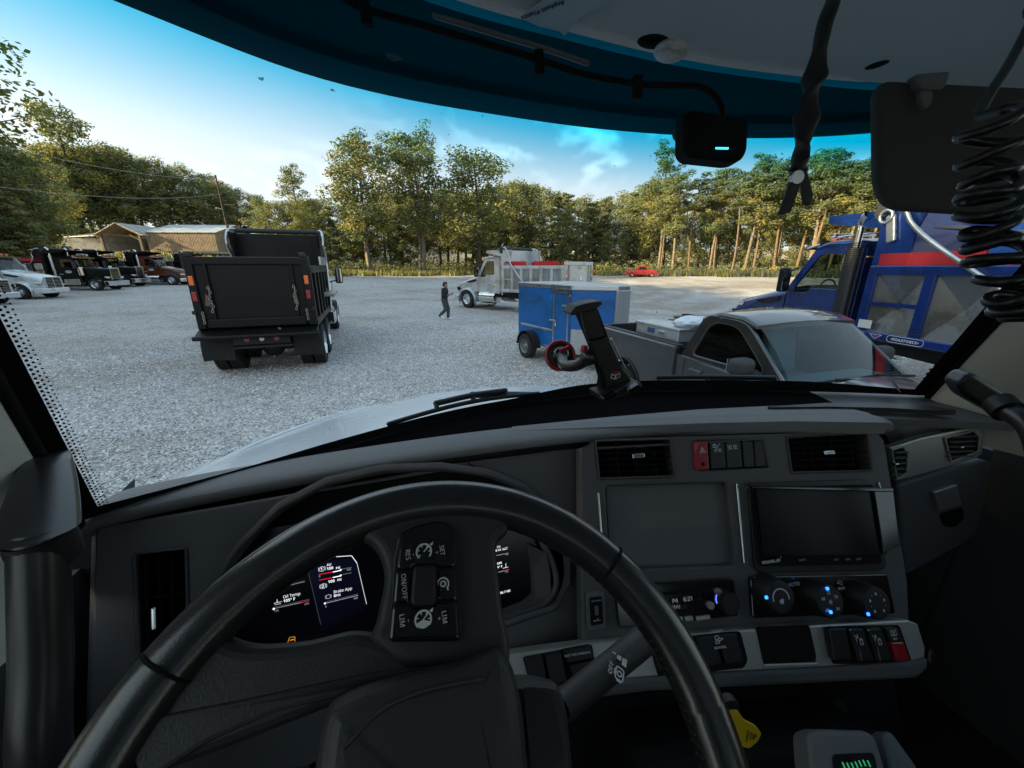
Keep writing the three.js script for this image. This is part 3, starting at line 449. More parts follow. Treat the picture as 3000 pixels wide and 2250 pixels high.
  return { t, P, bx0, bx1, yb, yt, bw, hb, cabX, cabB, hw, roof, bed, tg };
}
const S = {};
S.blue = dumpTruck({ name: 'dump_truck', label: 'dark blue dump truck with drilled exhaust guard beside the grey pickup', style: 'sloped', paint: M.blue, panel: std(L(.32, .34, .36), .3, .85, { map: T.dirt }), board: true, p: [7.77, -12.3], f: [-.13, -.9915], beacon: true, near: true, mirror: M.black, visor: M.chrome, panels: 4, headTop: 3.5, stackTop: 3.3, armPivot: [-7.6, 1.3] });
S.silver = dumpTruck({ name: 'dump_truck', label: 'silver-grey dump truck with red side boards behind the blue trailer', style: 'sloped', paint: M.silver, panel: std(L(.45, .47, .5), .32, .8, { map: T.dirt }), board: true, p: [-2.92, -25.85], f: [-.75, -.66], mirror: M.black, panels: 6, armPivot: [-6.3, 1.2] });
S.rear = dumpTruck({ name: 'dump_truck', label: 'black dump truck with its tailgate and chains towards the cab', style: 'long', paint: M.black, p: [-8.74, -16.8], f: [-.346, -.938], headTop: 3.42, panel: M.black, fx: -1.1, armPivot: [-4.95, 1.2], bw: 1.14, mz: .52 });
const GP = 'dump trucks parked in a row along the hillside';
S.w1 = dumpTruck({ name: 'dump_truck', label: 'white sloped-nose truck parked beside the red-boarded black truck', style: 'sloped', paint: M.white, p: [-33.3, -28.8], f: [.985, -.17], bumper: M.white, arms: false, headTop: 2.5, bedL: 4.4, group: GP, bed: M.black });
S.w0 = dumpTruck({ name: 'dump_truck', label: 'pale truck at the end of the row, only its chrome nose showing', style: 'sloped', paint: M.white, p: [-31.4, -24.2], f: [.985, -.17], arms: false, headTop: 2.5, group: GP });
S.p1 = dumpTruck({ name: 'dump_truck', label: 'black long-nosed dump truck with red boards along its bed', style: 'long', paint: M.black, board: true, p: [-35.8, -36.2], f: [.985, -.17], fx: -1.1, panel: M.alu, stackSide: [1, -1], headTop: 3.4, beacon: true, group: GP });
S.p2 = dumpTruck({ name: 'dump_truck', label: 'black long-nosed dump truck between the red-boarded one and the brown truck', style: 'long', paint: M.black, p: [-37.4, -40.4], f: [.985, -.17], fx: -1.1, stackSide: [1, -1], headTop: 3.4, beacon: true, group: GP });
S.m1 = dumpTruck({ name: 'dump_truck', label: 'brown dump truck with dark wheel arches at the end of the row', style: 'mack', paint: M.brown, bed: M.black, p: [-35.7, -44.2], f: [.985, -.17], stackSide: [1], headTop: 3.4, group: GP });
S.m2 = dumpTruck({ name: 'dump_truck', label: 'dark blue truck with white bonnet top just behind the brown truck', style: 'mack', paint: M.navy, bed: M.black, p: [-34.2, -48.4], f: [.985, -.17], stackSide: [1], headTop: 3.3, group: GP });
// door emblems: a white and blue oval on the trucks' doors
function emblem(s, side, w = .5) {
  const t = canvasTex(256, 128, (x, W, H) => { x.fillStyle = '#b9c4cf'; x.beginPath(); x.ellipse(W / 2, H / 2, W * .48, H * .46, 0, 0, 7); x.fill(); x.fillStyle = '#23477e'; x.fillRect(40, 52, 176, 30); x.fillStyle = '#a02028'; x.beginPath(); x.ellipse(W / 2, 34, 62, 14, 0, Math.PI, 0); x.fill(); x.fillStyle = '#dfe6ea'; for (let k = 0; k < 9; k++) x.fillRect(50 + k * 18, 58, 10, 18); });
  const g = new THREE.CircleGeometry(.5, 32).scale(w, w * .5, 1); if (side < 0) g.rotateY(Math.PI); g.translate(s.cabX - .85, 1.62, side * (s.hw + .005)); part('emblem', g, std(L(1), .5, 0, { map: t }), s.t, true);
}
emblem(S.silver, -1); emblem(S.p1, 1); emblem(S.m1, 1); emblem(S.p2, 1);
{ // black truck seen from behind: chains, spreader plates, steps and rear ladder
  const s = S.rear, x = s.bx1 - .13, link = (y, z, k) => place(new THREE.TorusGeometry(.032, .009, 6, 12).scale(.7, 1, 1), x, y, z, 0, k % 2 ? 0 : Math.PI / 2, .2);
  for (const sg of [-1, 1]) { const ch = []; for (let k = 0; k < 11; k++) ch.push(link(2.02 - k * .05, sg * .82 + .02 * Math.sin(k), k)); for (let k = 0; k < 5; k++) ch.push(link(1.48 - k * .05, sg * 1.02, k)); part('chain', ch, std(L(.4, .36, .32), .5, .7), s.tg); part('chain_hook', extrude([[0, 0], [.1, .02], [.06, .26], [.03, .26]], .02).rotateY(Math.PI / 2).translate(x, 1.62, sg * .82 + (sg > 0 ? .06 : -.02)), std(L(.16, .08, .05), .85), s.tg); }
  for (const sg of [-1, 1]) part('hinge', [cylZ(.07, .07, .12, 12, s.bx1 - .04, s.yt + .28, sg * 1.08), rbox(.16, .3, .06, .03, s.bx1 - .02, s.yt + .12, sg * 1.18), rbox(.2, .08, .08, .02, s.bx1 - .05, 1.5, sg * 1.17)], M.steelDark, s.tg);
  const tread = []; for (let k = 0; k < 7; k++) tread.push(box(1.5, .012, .035, -5.1, 1.74 - k * .0, 1.2 + k * .052));
  part('side_step', [rbox(1.6, .1, .36, .02, -5.05, 1.66, 1.3), ...Array.from({ length: 6 }, (_, k) => box(1.55, .014, .03, -5.05, 1.718, 1.16 + k * .055))], M.alu, s.t);
  part('catwalk', [rbox(1.6, .24, .06, .02, -5.1, 2.62, 1.2), ...Array.from({ length: 5 }, (_, k) => box(1.6, .016, .012, -5.1, 2.54 + k * .045, 1.236))], M.galv, s.t);
  part('tank_step', [rbox(.9, .42, .36, .04, -3.1, .72, 1.05)], M.chrome, s.t);
  part('side_ladder', [...[0, 1, 2, 3].map(k => bar([-3.75, 1.35 + k * .3, 1.16], [-3.45, 1.35 + k * .3, 1.16], .016)), bar([-3.75, 1.2, 1.16], [-3.75, 2.5, 1.16], .02), bar([-3.45, 1.2, 1.16], [-3.45, 2.5, 1.16], .02)], M.chrome, s.t);
}
{ // blue truck: number badge, maker's plate on the bed rail, tarp motor, fuel cap
  const s = S.blue, dec = (w, h, x, y, z, draw, cw, chh) => { const g = new THREE.PlaneGeometry(w, h).rotateY(Math.PI).translate(x, y, z); return part('decal', g, std(L(1), .5, 0, { map: canvasTex(cw, chh, draw), transparent: true }), s.t, true); };
  dec(.26, .17, -.36, 1.44, -.915, (x, W, H) => { x.clearRect(0, 0, W, H); x.fillStyle = '#e8e8ea'; x.beginPath(); x.ellipse(W / 2, H / 2, W * .49, H * .48, 0, 0, 7); x.fill(); x.strokeStyle = '#b02030'; x.lineWidth = 8; x.beginPath(); x.ellipse(W / 2, H / 2, W * .44, H * .41, 0, 0, 7); x.stroke(); x.fillStyle = '#2b2b3a'; x.font = 'bold 74px sans-serif'; x.textAlign = 'center'; x.fillText('6-99', W / 2, H / 2 + 26); }, 256, 160);
  dec(.62, .13, s.bx0 - .98, s.yb + .045, -s.bw - .076, (x, W, H) => { x.clearRect(0, 0, W, H); x.strokeStyle = '#d8dade'; x.lineWidth = 7; x.beginPath(); x.roundRect(6, 6, W - 12, H - 12, 46); x.stroke(); x.fillStyle = '#d8dade'; x.font = 'bold 58px sans-serif'; x.textAlign = 'center'; x.fillText('•ROADFORCE•', W / 2, H / 2 + 21); }, 512, 110);
  dec(.24, .11, s.bx0 - .46, s.yb + .045, -s.bw - .076, (x, W, H) => { x.clearRect(0, 0, W, H); x.strokeStyle = '#c8c8cc'; x.lineWidth = 7; x.beginPath(); x.moveTo(6, 14); x.lineTo(W - 6, 14); x.lineTo(W * .7, H * .6); x.lineTo(W / 2, H - 8); x.lineTo(W * .3, H * .6); x.closePath(); x.stroke(); x.fillStyle = '#c03040'; x.fillRect(W * .36, 24, W * .28, 22); }, 160, 80);
  part('marker_lamp', cylZ(.045, .045, .03, 16, s.bx0 - .2, s.yb + .045, -s.bw - .08), M.lampAmber, s.t);
  part('tarp_motor', [place(new THREE.TorusGeometry(.11, .03, 10, 24), s.bx0 - .1, s.hb - .14, -s.bw - .1), rbox(.16, .5, .06, .03, s.bx0 - .22, s.hb - .36, -s.bw - .07, 0, 0, -.25)], M.galv, s.t);
  part('notice', box(.26, .16, .004, s.bx0 - .2, s.yb + .25, -s.bw - .068), std(L(.62, .62, .6), .6), s.t);
  part('fuel_cap', [cylY(.075, .075, .07, 18, s.cabX - 1.5, 1.06, -.96)], std(L(.02, .06, .28), .4), s.t);
  part('load_tarp', slab([0, 1, 2, 3, 4, 5].map(i => [-1.1, -.55, 0, .55, 1.1].map((z, j) => [s.bx0 - .75 - i * .7, s.yt + .35 + .35 * Math.exp(-i * .5) + .05 * Math.sin(i * 2 + j * 1.7), z])), [0, -.02, 0]), std(L(.03, .035, .045), .7), s.t);
}
{ // silver truck: gate stickers
  const s = S.silver, d = (w, h, y, z, col) => part('sticker', box(.004, h, w, s.bx1 - .05, y, z), std(L(...col), .6), s.tg);
  d(.34, .1, 2.28, -.75, [.62, .5, .52]); d(.36, .14, 2.26, .78, [.55, .6, .05]); d(.3, .1, 2.36, .1, [.3, .38, .5]); part('gate_latch', [rbox(.03, .16, .18, .03, s.bx1 - .06, 1.85, .15)], M.chrome, s.tg);
}
// ------------------------------------------------------------------ blue enclosed trailer: long axis x, nose at +x, near side is its right (+z)
{
  const T0 = onGround(1545, 1047), f = V(.5, 0, .866).normalize();         // left wheel on the ground, trailer heading
  const t = thing('enclosed_trailer', 'blue enclosed trailer with a side door and silver trim', 'trailer', [0, 0, 0], turnOf(f.x, f.z)); const right = V(-f.z, 0, f.x);
  t.position.copy(T0).addScaledVector(right, -.98);
  const P = (n, g, m, par = t) => part(n, g, m, par), wsk = phys(L(.002, .115, .40), .45, 0, { clearcoat: .15, clearcoatRoughness: .3, map: T.dirt }), W = .82, y0 = .42, y1 = 2.0, xr = -.74, xs = 1.69, xn = 2.5;
  const plan = [[xr, -W], [xs, -W], [xn, -.16], [xn, .16], [xs, W], [xr, W]];
  for (const [a, b] of [[0, 1], [1, 2], [3, 4], [4, 5], [5, 0]]) { const p = plan[a], q = plan[b], dx = q[0] - p[0], dz = q[1] - p[1], Ln = Math.hypot(dx, dz); P('wall_panel', box(Ln - .004, y1 - y0, .03, (p[0] + q[0]) / 2, (y0 + y1) / 2, (p[1] + q[1]) / 2, 0, Math.atan2(-dz, dx)), wsk); }
  P('roof', extrude(plan.map(([x, z]) => [x * 1.005, z * 1.02]), .04).rotateX(Math.PI / 2).translate(0, y1 + .05, 0), std(L(.5, .52, .53), .5, .6, { map: T.dirt }));
  const rail = (y, h, d, m, n) => plan.forEach((p, i) => { const q = plan[(i + 1) % 6], dx = q[0] - p[0], dz = q[1] - p[1]; P(n, rbox(Math.hypot(dx, dz) + .03, h, d, .01, (p[0] + q[0]) / 2, y, (p[1] + q[1]) / 2, 0, Math.atan2(-dz, dx)), m); });
  rail(y1 - .01, .1, .07, M.alu, 'top_rail'); rail(y0 + .01, .05, .06, M.alu, 'bottom_rail');
  const dia = std(L(.55, .57, .59), .35, .9, { bumpMap: tex(128, (u, v) => { const a = Math.abs(((u * 8 + v * 8) % 1) - .5), b = Math.abs(((u * 8 - v * 8 + 8) % 1) - .5); return (a < .14 && ((Math.floor(u * 8 + v * 8) % 2) === 0)) || (b < .14 && ((Math.floor(u * 8 - v * 8 + 16) % 2) === 1)) ? 1 : 0; }, false, [4, 4]), bumpScale: .006 });
  P('nose_cap', rbox(.06, y1 - y0 - .1, .42, .02, xn + .02, (y0 + y1) / 2, 0), dia);
  for (const s of [-1, 1]) { const p = [xs, s * W], q = [xn, s * .16], k0 = .0, a = [lerp(p[0], q[0], k0), lerp(p[1], q[1], k0)]; const dx = q[0] - a[0], dz = q[1] - a[1]; P('stone_guard', box(Math.hypot(dx, dz) - .04, .55, .012, (a[0] + q[0]) / 2 + .012, y0 + .32, (a[1] + q[1]) / 2 + s * .02, 0, Math.atan2(-dz, dx)), std(L(.5, .52, .53), .45, .7, { map: T.dirt })); }
  // side door on the near wall
  const d = sub('door', t), dx0 = 1.02, dx1 = 1.6, dz = W + .02;
  P('door_frame', [box(.06, 1.42, .03, dx0, 1.17, dz), box(.06, 1.42, .03, dx1, 1.17, dz), box(.62, .06, .03, 1.31, 1.87, dz), box(.7, .04, .06, 1.31, 1.94, dz + .01)], M.alu, d); P('door_leaf', box(.52, 1.34, .02, 1.31, 1.15, dz), wsk, d);
  P('hinge', [rbox(.28, .05, .025, .01, 1.5, 1.55, dz + .02), rbox(.28, .05, .025, .01, 1.5, .68, dz + .02)], M.galv, d); P('latch', [rbox(.26, .045, .03, .01, dx0 - .02, 1.15, dz + .03), bar([dx0 + .1, 1.15, dz + .03], [dx0 + .14, 1.02, dz + .05], .016), cylZ(.03, .03, .05, 12, dx0 + .12, 1.13, dz + .03)], M.chrome, d);
  P('rub_rail', rbox(1.55, .06, .03, .01, .2, .88, W + .02), M.alu);
  const arch = []; for (let k = 0; k <= 12; k++) { const a = k / 12 * Math.PI; arch.push([[.44 * Math.cos(a), .35 + .42 * Math.sin(a), -W - .01], [.44 * Math.cos(a), .35 + .42 * Math.sin(a), -W - .26]]); }
  P('fender', slab(arch, [0, -.015, 0]), M.gap); const arch2 = arch.map(r => r.map(p => [p[0], p[1], -p[2]])); P('fender', slab(arch2, [0, -.015, 0]), M.gap);
  for (const s of [-1, 1]) wheel(t, 0, s * .98, .34, .22, 'front', std(L(.3, .32, .33), .5, .7));
  P('frame', [box(2.4, .08, .06, .45, .4, -.7), box(2.4, .08, .06, .45, .4, .7), bar([2.1, .42, -.25], [2.85, .45, 0], .04), bar([2.1, .42, .25], [2.85, .45, 0], .04), cylZ(.04, .04, 1.8, 8, 0, .36, 0)], M.steelDark);
  P('coupler', [rbox(.24, .12, .12, .03, 2.92, .47, 0), cylY(.03, .03, .9, 10, 2.66, .45, 0)], M.galv);
  P('marker_lamp', [rbox(.06, .04, .02, .01, 1.66, 1.8, W + .03), rbox(.05, .03, .02, .01, -.68, .6, W + .025)], M.lampAmber);
  // lettering on the nose wall
  const ang = Math.atan2(-(.66), xn - xs), g = new THREE.PlaneGeometry(.78, .3); g.rotateY(Math.atan2(W - .16, xn - xs)); g.translate((xs + xn) / 2 + .016, 1.26, (W + .16) / 2 + .02);
  part('lettering', g, std(L(1), .6, 0, { transparent: true, map: canvasTex(512, 200, (x, w, h) => { x.clearRect(0, 0, w, h); x.fillStyle = '#d6dde4'; x.font = 'bold 66px serif'; x.fillText('Bentwater', 24, 80); x.font = 'bold 40px serif'; x.fillText('770-', 250, 150); }) }), t, true);
}
// ------------------------------------------------------------------ charcoal pickup
{
  const f = [.30, .954], t = thing('pickup_truck', 'dark grey pickup truck with silver toolbox in its bed', 'pickup', [4.29, 0, -2.61], turnOf(...f)); const P = (n, g, m, par = t) => part(n, g, m, par), pm = M.gunmetal, W = .99, two = fn => [-1, 1].map(fn);
  const fa = -.98, ra = -4.55, archPts = (x, y, r) => Array.from({ length: 11 }, (_, k) => { const a = Math.PI * (k / 10); return [x + r * Math.cos(a), y + r * Math.sin(a)]; });
  const side = [[-.12, .45], [-.12, .9], [-.22, 1.08], [-1.62, 1.2], [-3.3, 1.3], [-3.32, .42], [ra + 4.55 - 3.3, .42]];
  const sidePoly = [[-.1, .42], [-.1, .98], [-.3, 1.06], [-1.6, 1.2], [-3.25, 1.27], [-3.25, .42], [-1.5, .42], ...archPts(fa, .42, .5).reverse().map(p => p).reverse()];
  const poly = [[-.08, .45], [-.08, .95], [-.25, 1.04], [-1.55, 1.2], [-3.24, 1.26], [-3.24, .42]].concat(archPts(fa, .42, .5).reverse()).concat([[-.3, .45]]);
  for (const s of [-1, 1]) P(s > 0 ? 'body_side' : 'body_side', extrude(rounded(poly, [.05, .1, .08, .02, .02, .02, ...Array(11).fill(.0), .02], 4), .07, .02).translate(0, 0, s > 0 ? W - .07 : -W), pm);
  P('hood', body([{ x: -.12, w: .84, t: 1.0, b: .8, r: .1, c: .06 }, { x: -.35, w: .9, t: 1.1, b: .8, r: .1, c: .07 }, { x: -1.0, w: .93, t: 1.18, b: .9, r: .07, c: .07 }, { x: -1.62, w: .93, t: 1.22, b: .9, r: .05, c: .06 }], 5), pm);
  two(s => P('hood_vent', extrude(rounded([[-.78, s * .3], [-.55, s * .34], [-.5, s * .46], [-.8, s * .42]], .02), .01).rotateX(Math.PI / 2).translate(0, 1.255, 0), M.gap));
  P('hood_scoop', body([{ x: -.4, w: .26, t: 1.17, b: 1.1, r: .03, c: .01 }, { x: -.7, w: .34, t: 1.27, b: 1.15, r: .05, c: .01 }, { x: -1.45, w: .36, t: 1.3, b: 1.2, r: .04, c: .01 }]), pm);
  P('front_bumper', rbox(.2, .32, 1.96, .08, .02, .58, 0), M.chrome); P('grille', [rbox(.06, .34, 1.0, .05, -.06, .88, 0)], M.gap); two(s => P('headlight', rbox(.2, .2, .36, .06, -.12, .9, s * .72), M.lampClear));
  // cab
  const hip = 1.22, rf = 1.86, cowl = -1.6, rearX = -3.2;
  const cs = rounded([[cowl + .02, 1.12], [cowl, hip], [cowl - .72, rf - .02], [rearX + .22, rf + .01], [rearX, hip + .06], [rearX + .02, 1.12]], [.01, .06, .16, .16, .05, .01]), wn = rounded([[cowl - .34, hip + .08], [cowl - .36, hip + .14], [cowl - .84, rf - .1], [rearX + .36, rf - .09], [rearX + .2, hip + .08]], [.02, .03, .14, .14, .06]);
  for (const s of [-1, 1]) { const g = extrude(cs, .06, .015, [[...wn].reverse()]); g.translate(0, -hip, -.03); g.rotateX(-s * .2); g.translate(0, hip, s * (W - .06)); P('cab_side', g, pm); const w = extrude(wn, .012); w.translate(0, -hip, -.012); w.rotateX(-s * .2); w.translate(0, hip, s * (W - .06)); P('side_window', w, M.glassDark); }
  const rw = W - .06 - .2 * (rf - hip);
  P('cab_roof', body([{ x: cowl - .6, w: rw + .02, t: rf - .06, b: rf - .1, r: .03, c: .03 }, { x: cowl - .8, w: rw + .03, t: rf + .02, b: rf - .05, r: .05, c: .04 }, { x: -2.75, w: rw + .03, t: rf + .04, b: rf - .05, r: .05, c: .04 }, { x: rearX + .2, w: rw, t: rf - .02, b: rf - .08, r: .05, c: .02 }]), pm);
  P('cab_back', [box(.04, .5, 1.86, rearX + .03, 1.05, 0), ...two(s => box(.04, .5, .2, rearX + .12, 1.55, s * .72, 0, 0, -.3))], pm); P('rear_window', box(.01, .5, 1.3, rearX + .13, 1.57, 0, 0, 0, -.32), M.glassDark);
  P('windshield', grid([[[cowl - .03, hip + .02, -.87], [cowl + .1, hip + .01, 0], [cowl - .03, hip + .02, .87]], [[cowl - .33, (hip + rf) / 2 + .01, -.8], [cowl - .22, (hip + rf) / 2 + .01, 0], [cowl - .33, (hip + rf) / 2 + .01, .8]], [[cowl - .66, rf - .05, -.74], [cowl - .58, rf - .04, 0], [cowl - .66, rf - .05, .74]]]), phys(L(.38, .66, .72), .04, 0, { transmission: 1, thickness: 0, ior: 1.52, side: THREE.DoubleSide }));
  P('cowl_panel', slab([[[cowl + .12, hip - .02, -.86], [cowl + .2, hip, 0], [cowl + .12, hip - .02, .86]], [[cowl - .08, hip + .02, -.88], [cowl + .05, hip + .02, 0], [cowl - .08, hip + .02, .88]]], [0, -.03, 0]), M.plastic);
  two(s => { const m = sub('mirror', t); P('mirror_shell', place(new RoundedBoxGeometry(.2, .2, .27, 4, .075), cowl - .42, hip + .16, s * (W + .17)), M.plastic, m); P('mirror_stalk', rbox(.2, .06, .26, .03, cowl - .42, hip + .06, s * (W + .02)), M.plastic, m); P('mirror_glass', box(.005, .15, .2, cowl - .523, hip + .16, s * (W + .17)), M.mirror, m); });
  two(s => { const d = sub('door', t); P('handle', [rbox(.22, .05, .04, .02, -2.85, 1.1, s * (W + .012)), rbox(.26, .08, .01, .03, -2.85, 1.1, s * (W + .003))], M.gunmetal, d); P('shut_line', [box(.01, .75, .004, -3.08, .86, s * (W + .001)), box(.01, .65, .004, -1.72, .84, s * (W + .001))], M.gap, d); });
  for (let k = 0; k < 2; k++) { const w = sub('wiper', t), z0 = k ? -.55 : .12; P('wiper_blade', bar([cowl + .02 - .03 * k, hip + .05, z0 - .2], [cowl + .04, hip + .05, z0 + .5], .012), M.gap, w); P('wiper_arm', bar([cowl + .12, hip + .03, z0 - .3], [cowl + .04, hip + .06, z0 + .2], .014), M.gap, w); }
  const inn = sub('cab_interior', t); P('seat', two(s => [rbox(.5, .16, .55, .06, -2.5, .95, s * .42), rbox(.16, .62, .52, .07, -2.82, 1.28, s * .42, 0, 0, .2), rbox(.1, .18, .26, .05, -2.92, 1.64, s * .42)]), std(L(.22, .22, .22), .8), inn); P('dashboard', rbox(.4, .3, 1.7, .1, -1.86, 1.08, 0), std(L(.11, .11, .11), .8), inn); P('steering_wheel', place(new THREE.TorusGeometry(.19, .018, 8, 24), -2.12, 1.22, -.4, 0, Math.PI / 2, 0), M.gap, inn);
  P('cab_floor', [box(1.6, .04, 1.8, -2.4, .6, 0), box(.04, .6, 1.8, -1.62, .9, 0)], M.gap, inn);
  // load bed
  const b0 = -3.29, b1 = -5.75, rail = 1.36, bedSide = [[b0, .42], [b0, rail], [b1, rail], [b1, .5], [b1 + .2, .45]].concat(archPts(ra, .42, .5).map(p => p).reverse().reverse()).concat([[ra + .5, .42]]);
  const bs = [[b0, .42], [b0, rail], [b1, rail], [b1, .48], [ra - .5, .42]].concat(archPts(ra, .42, .5).reverse());
  const bed = sub('load_bed', t);
  for (const s of [-1, 1]) { P('bed_side', extrude(rounded(bs, [.02, .05, .05, .05, .0, ...Array(11).fill(0)], 4), .09, .025).translate(0, 0, s > 0 ? W - .085 : -W - .005), pm, bed); P('bed_inner', box(b0 - b1, .5, .03, (b0 + b1) / 2, 1.08, s * (W - .17)), M.gap, bed); P('rail_cap', rbox(b0 - b1, .025, .11, .01, (b0 + b1) / 2, rail + .008, s * (W - .09)), M.plastic, bed); }
  P('bed_floor', [box(b0 - b1, .04, 1.7, (b0 + b1) / 2, .82, 0), box(.04, .5, 1.75, b0 - .03, 1.06, 0)], M.gap, bed); P('tailgate', rbox(.07, .56, 1.8, .02, b1 + .02, 1.07, 0), pm, bed);
  two(s => P('fender_flare', slab(archPts(ra, .42, .52).map(p => [[p[0], p[1], s * (W - .02)], [p[0] + (p[0] - ra) * .04, p[1] + .015, s * (W + .03)]]), [0, -.02, 0]), pm));
  for (const s of [-1, 1]) { wheel(t, fa, s * .86, .39, .27, 'front', M.alu); wheel(t, ra, s * .86, .39, .27, 'front', M.alu); }
  P('chassis', [box(5.2, .2, .1, -2.9, .5, .4), box(5.2, .2, .1, -2.9, .5, -.4)], M.gap);
  P('hood_badge', place(new THREE.PlaneGeometry(.34, .07), -.28, 1.14, .62, 0, Math.PI, 0).rotateX(0), M.gap).visible = true;
  P('bed_crack_seal', box(.06, .8, .02, -3.27, .86, W - .02), M.gap);
  t.updateMatrixWorld(true); const at = (x, y, z) => V(x, y, z).applyMatrix4(t.matrixWorld).toArray();
  const tb = thing('toolbox', 'silver diamond-plate toolbox lying across the pickup bed rails', 'toolbox', at(-3.98, 1.37, .56), turnOf(...f)), dia = std(L(.62, .64, .66), .38, .9, { bumpMap: tex(128, (u, v) => { const k = Math.floor(u * 10) + Math.floor(v * 10), a = (u * 10) % 1 - .5, b = (v * 10) % 1 - .5, p = k % 2 ? a + b : a - b, q = k % 2 ? a - b : a + b; return Math.abs(p) < .14 && Math.abs(q) < .42 ? 1 : 0; }, false, [5, 5]), bumpScale: .006, map: T.dirt });
  part('box_body', rbox(1.05, .16, .52, .012, 0, .085, 0), dia, tb); part('lid', rbox(1.09, .04, .56, .012, 0, .19, 0), dia, tb); part('latch', rbox(.14, .05, .02, .008, .15, .1, .27), M.chrome, tb); part('sticker', box(.18, .08, .004, -.12, .1, .263), std(L(.03, .06, .2), .5), tb);
  const r = rng(8), blob = (sx, sy, sz, sd) => { const g = new THREE.IcosahedronGeometry(1, 4), p = g.attributes.position; for (let i = 0; i < p.count; i++) { const x = p.getX(i), y = p.getY(i), z = p.getZ(i), k = 1 + .28 * Math.abs(n3(x * 1.6 + sd, y * 1.6, z * 1.6)) - .1 * Math.abs(n3(x * 5 + sd, y * 5, z * 5)); p.setXYZ(i, x * k * sx, Math.max(-.6, y * k) * sy, z * k * sz); } const m = mergeVertices(g.deleteAttribute('normal').deleteAttribute('uv')); m.computeVertexNormals(); return m; };
  const bag = part('plastic_bag', blob(.3, .1, .2, 2), std(L(.66, .7, .76), .35), scene); bag.position.set(...at(-3.62, 1.63, .46)); bag.rotation.y = .5; tag(bag, 'crumpled white plastic bag lying on the silver toolbox', 'bag');
  const tc = thing('tool_case', 'dark plastic tool case with ribbed lid behind the toolbox', 'tool case', at(-4.55, 1.38, -.45), turnOf(...f) + .3); part('case_body', [rbox(.6, .14, .4, .03, 0, .1, 0), ...[-.2, 0, .2].map(z => rbox(.5, .03, .06, .01, 0, .18, z))], std(L(.05, .06, .06), .6), tc); part('lid', rbox(.62, .04, .42, .02, 0, .19, 0), std(L(.12, .13, .07), .6), tc); part('handle', tube([[-.12, .2, .2], [-.1, .25, .22], [.1, .25, .22], [.12, .2, .2]], .014, 8), M.gap, tc);
}
// ------------------------------------------------------------------ red pickup far off
{
  const g0 = dirAt(1880, 69.5), t = thing('pickup_truck', 'bright red old pickup parked at the sunlit wood edge', 'pickup', [g0.x, groundY(g0.x, g0.z), g0.z], turnOf(.95, .2)), P = (n, g, m) => part(n, g, m, t);
  P('body', body([{ x: 2.5, w: .85, t: .85, b: .45, r: .1 }, { x: 2.3, w: .93, t: 1.02, b: .4, r: .1, c: .04 }, { x: 1.1, w: .96, t: 1.12, b: .4, r: .1, c: .04 }, { x: .9, w: .97, t: 1.12, b: .4, r: .06 }, { x: -2.4, w: .97, t: 1.06, b: .4, r: .06 }, { x: -2.5, w: .95, t: 1.0, b: .45, r: .06 }]), M.red);
  P('cab', body([{ x: 1.05, w: .88, t: 1.16, b: 1.05, r: .04 }, { x: .55, w: .72, t: 1.72, b: 1.05, r: .1, c: .03 }, { x: -.45, w: .72, t: 1.74, b: 1.05, r: .1, c: .03 }, { x: -.62, w: .82, t: 1.2, b: 1.05, r: .05 }]), M.red);
  P('windshield', grid([[[1.0, 1.2, -.74], [1.0, 1.2, .74]], [[.62, 1.66, -.64], [.62, 1.66, .64]]]).translate(.06, .03, 0), M.glassDark);
  for (const s of [-1, 1]) { P('side_window', extrude(rounded([[.75, 1.18], [.45, 1.6], [-.4, 1.62], [-.5, 1.18]], .05), .012).rotateX(-s * .22).translate(0, .03, s * 1.12), M.glassDark); wheel(t, 1.6, s * .85, .36, .24); wheel(t, -1.5, s * .85, .36, .24); P('headlight', cylX(.1, .1, .05, 14, 2.44, .78, s * .66), M.lampClear); }
  P('bumper', [rbox(.14, .2, 1.9, .05, 2.58, .5, 0), rbox(.14, .2, 1.9, .05, -2.56, .52, 0)], M.chrome);
}
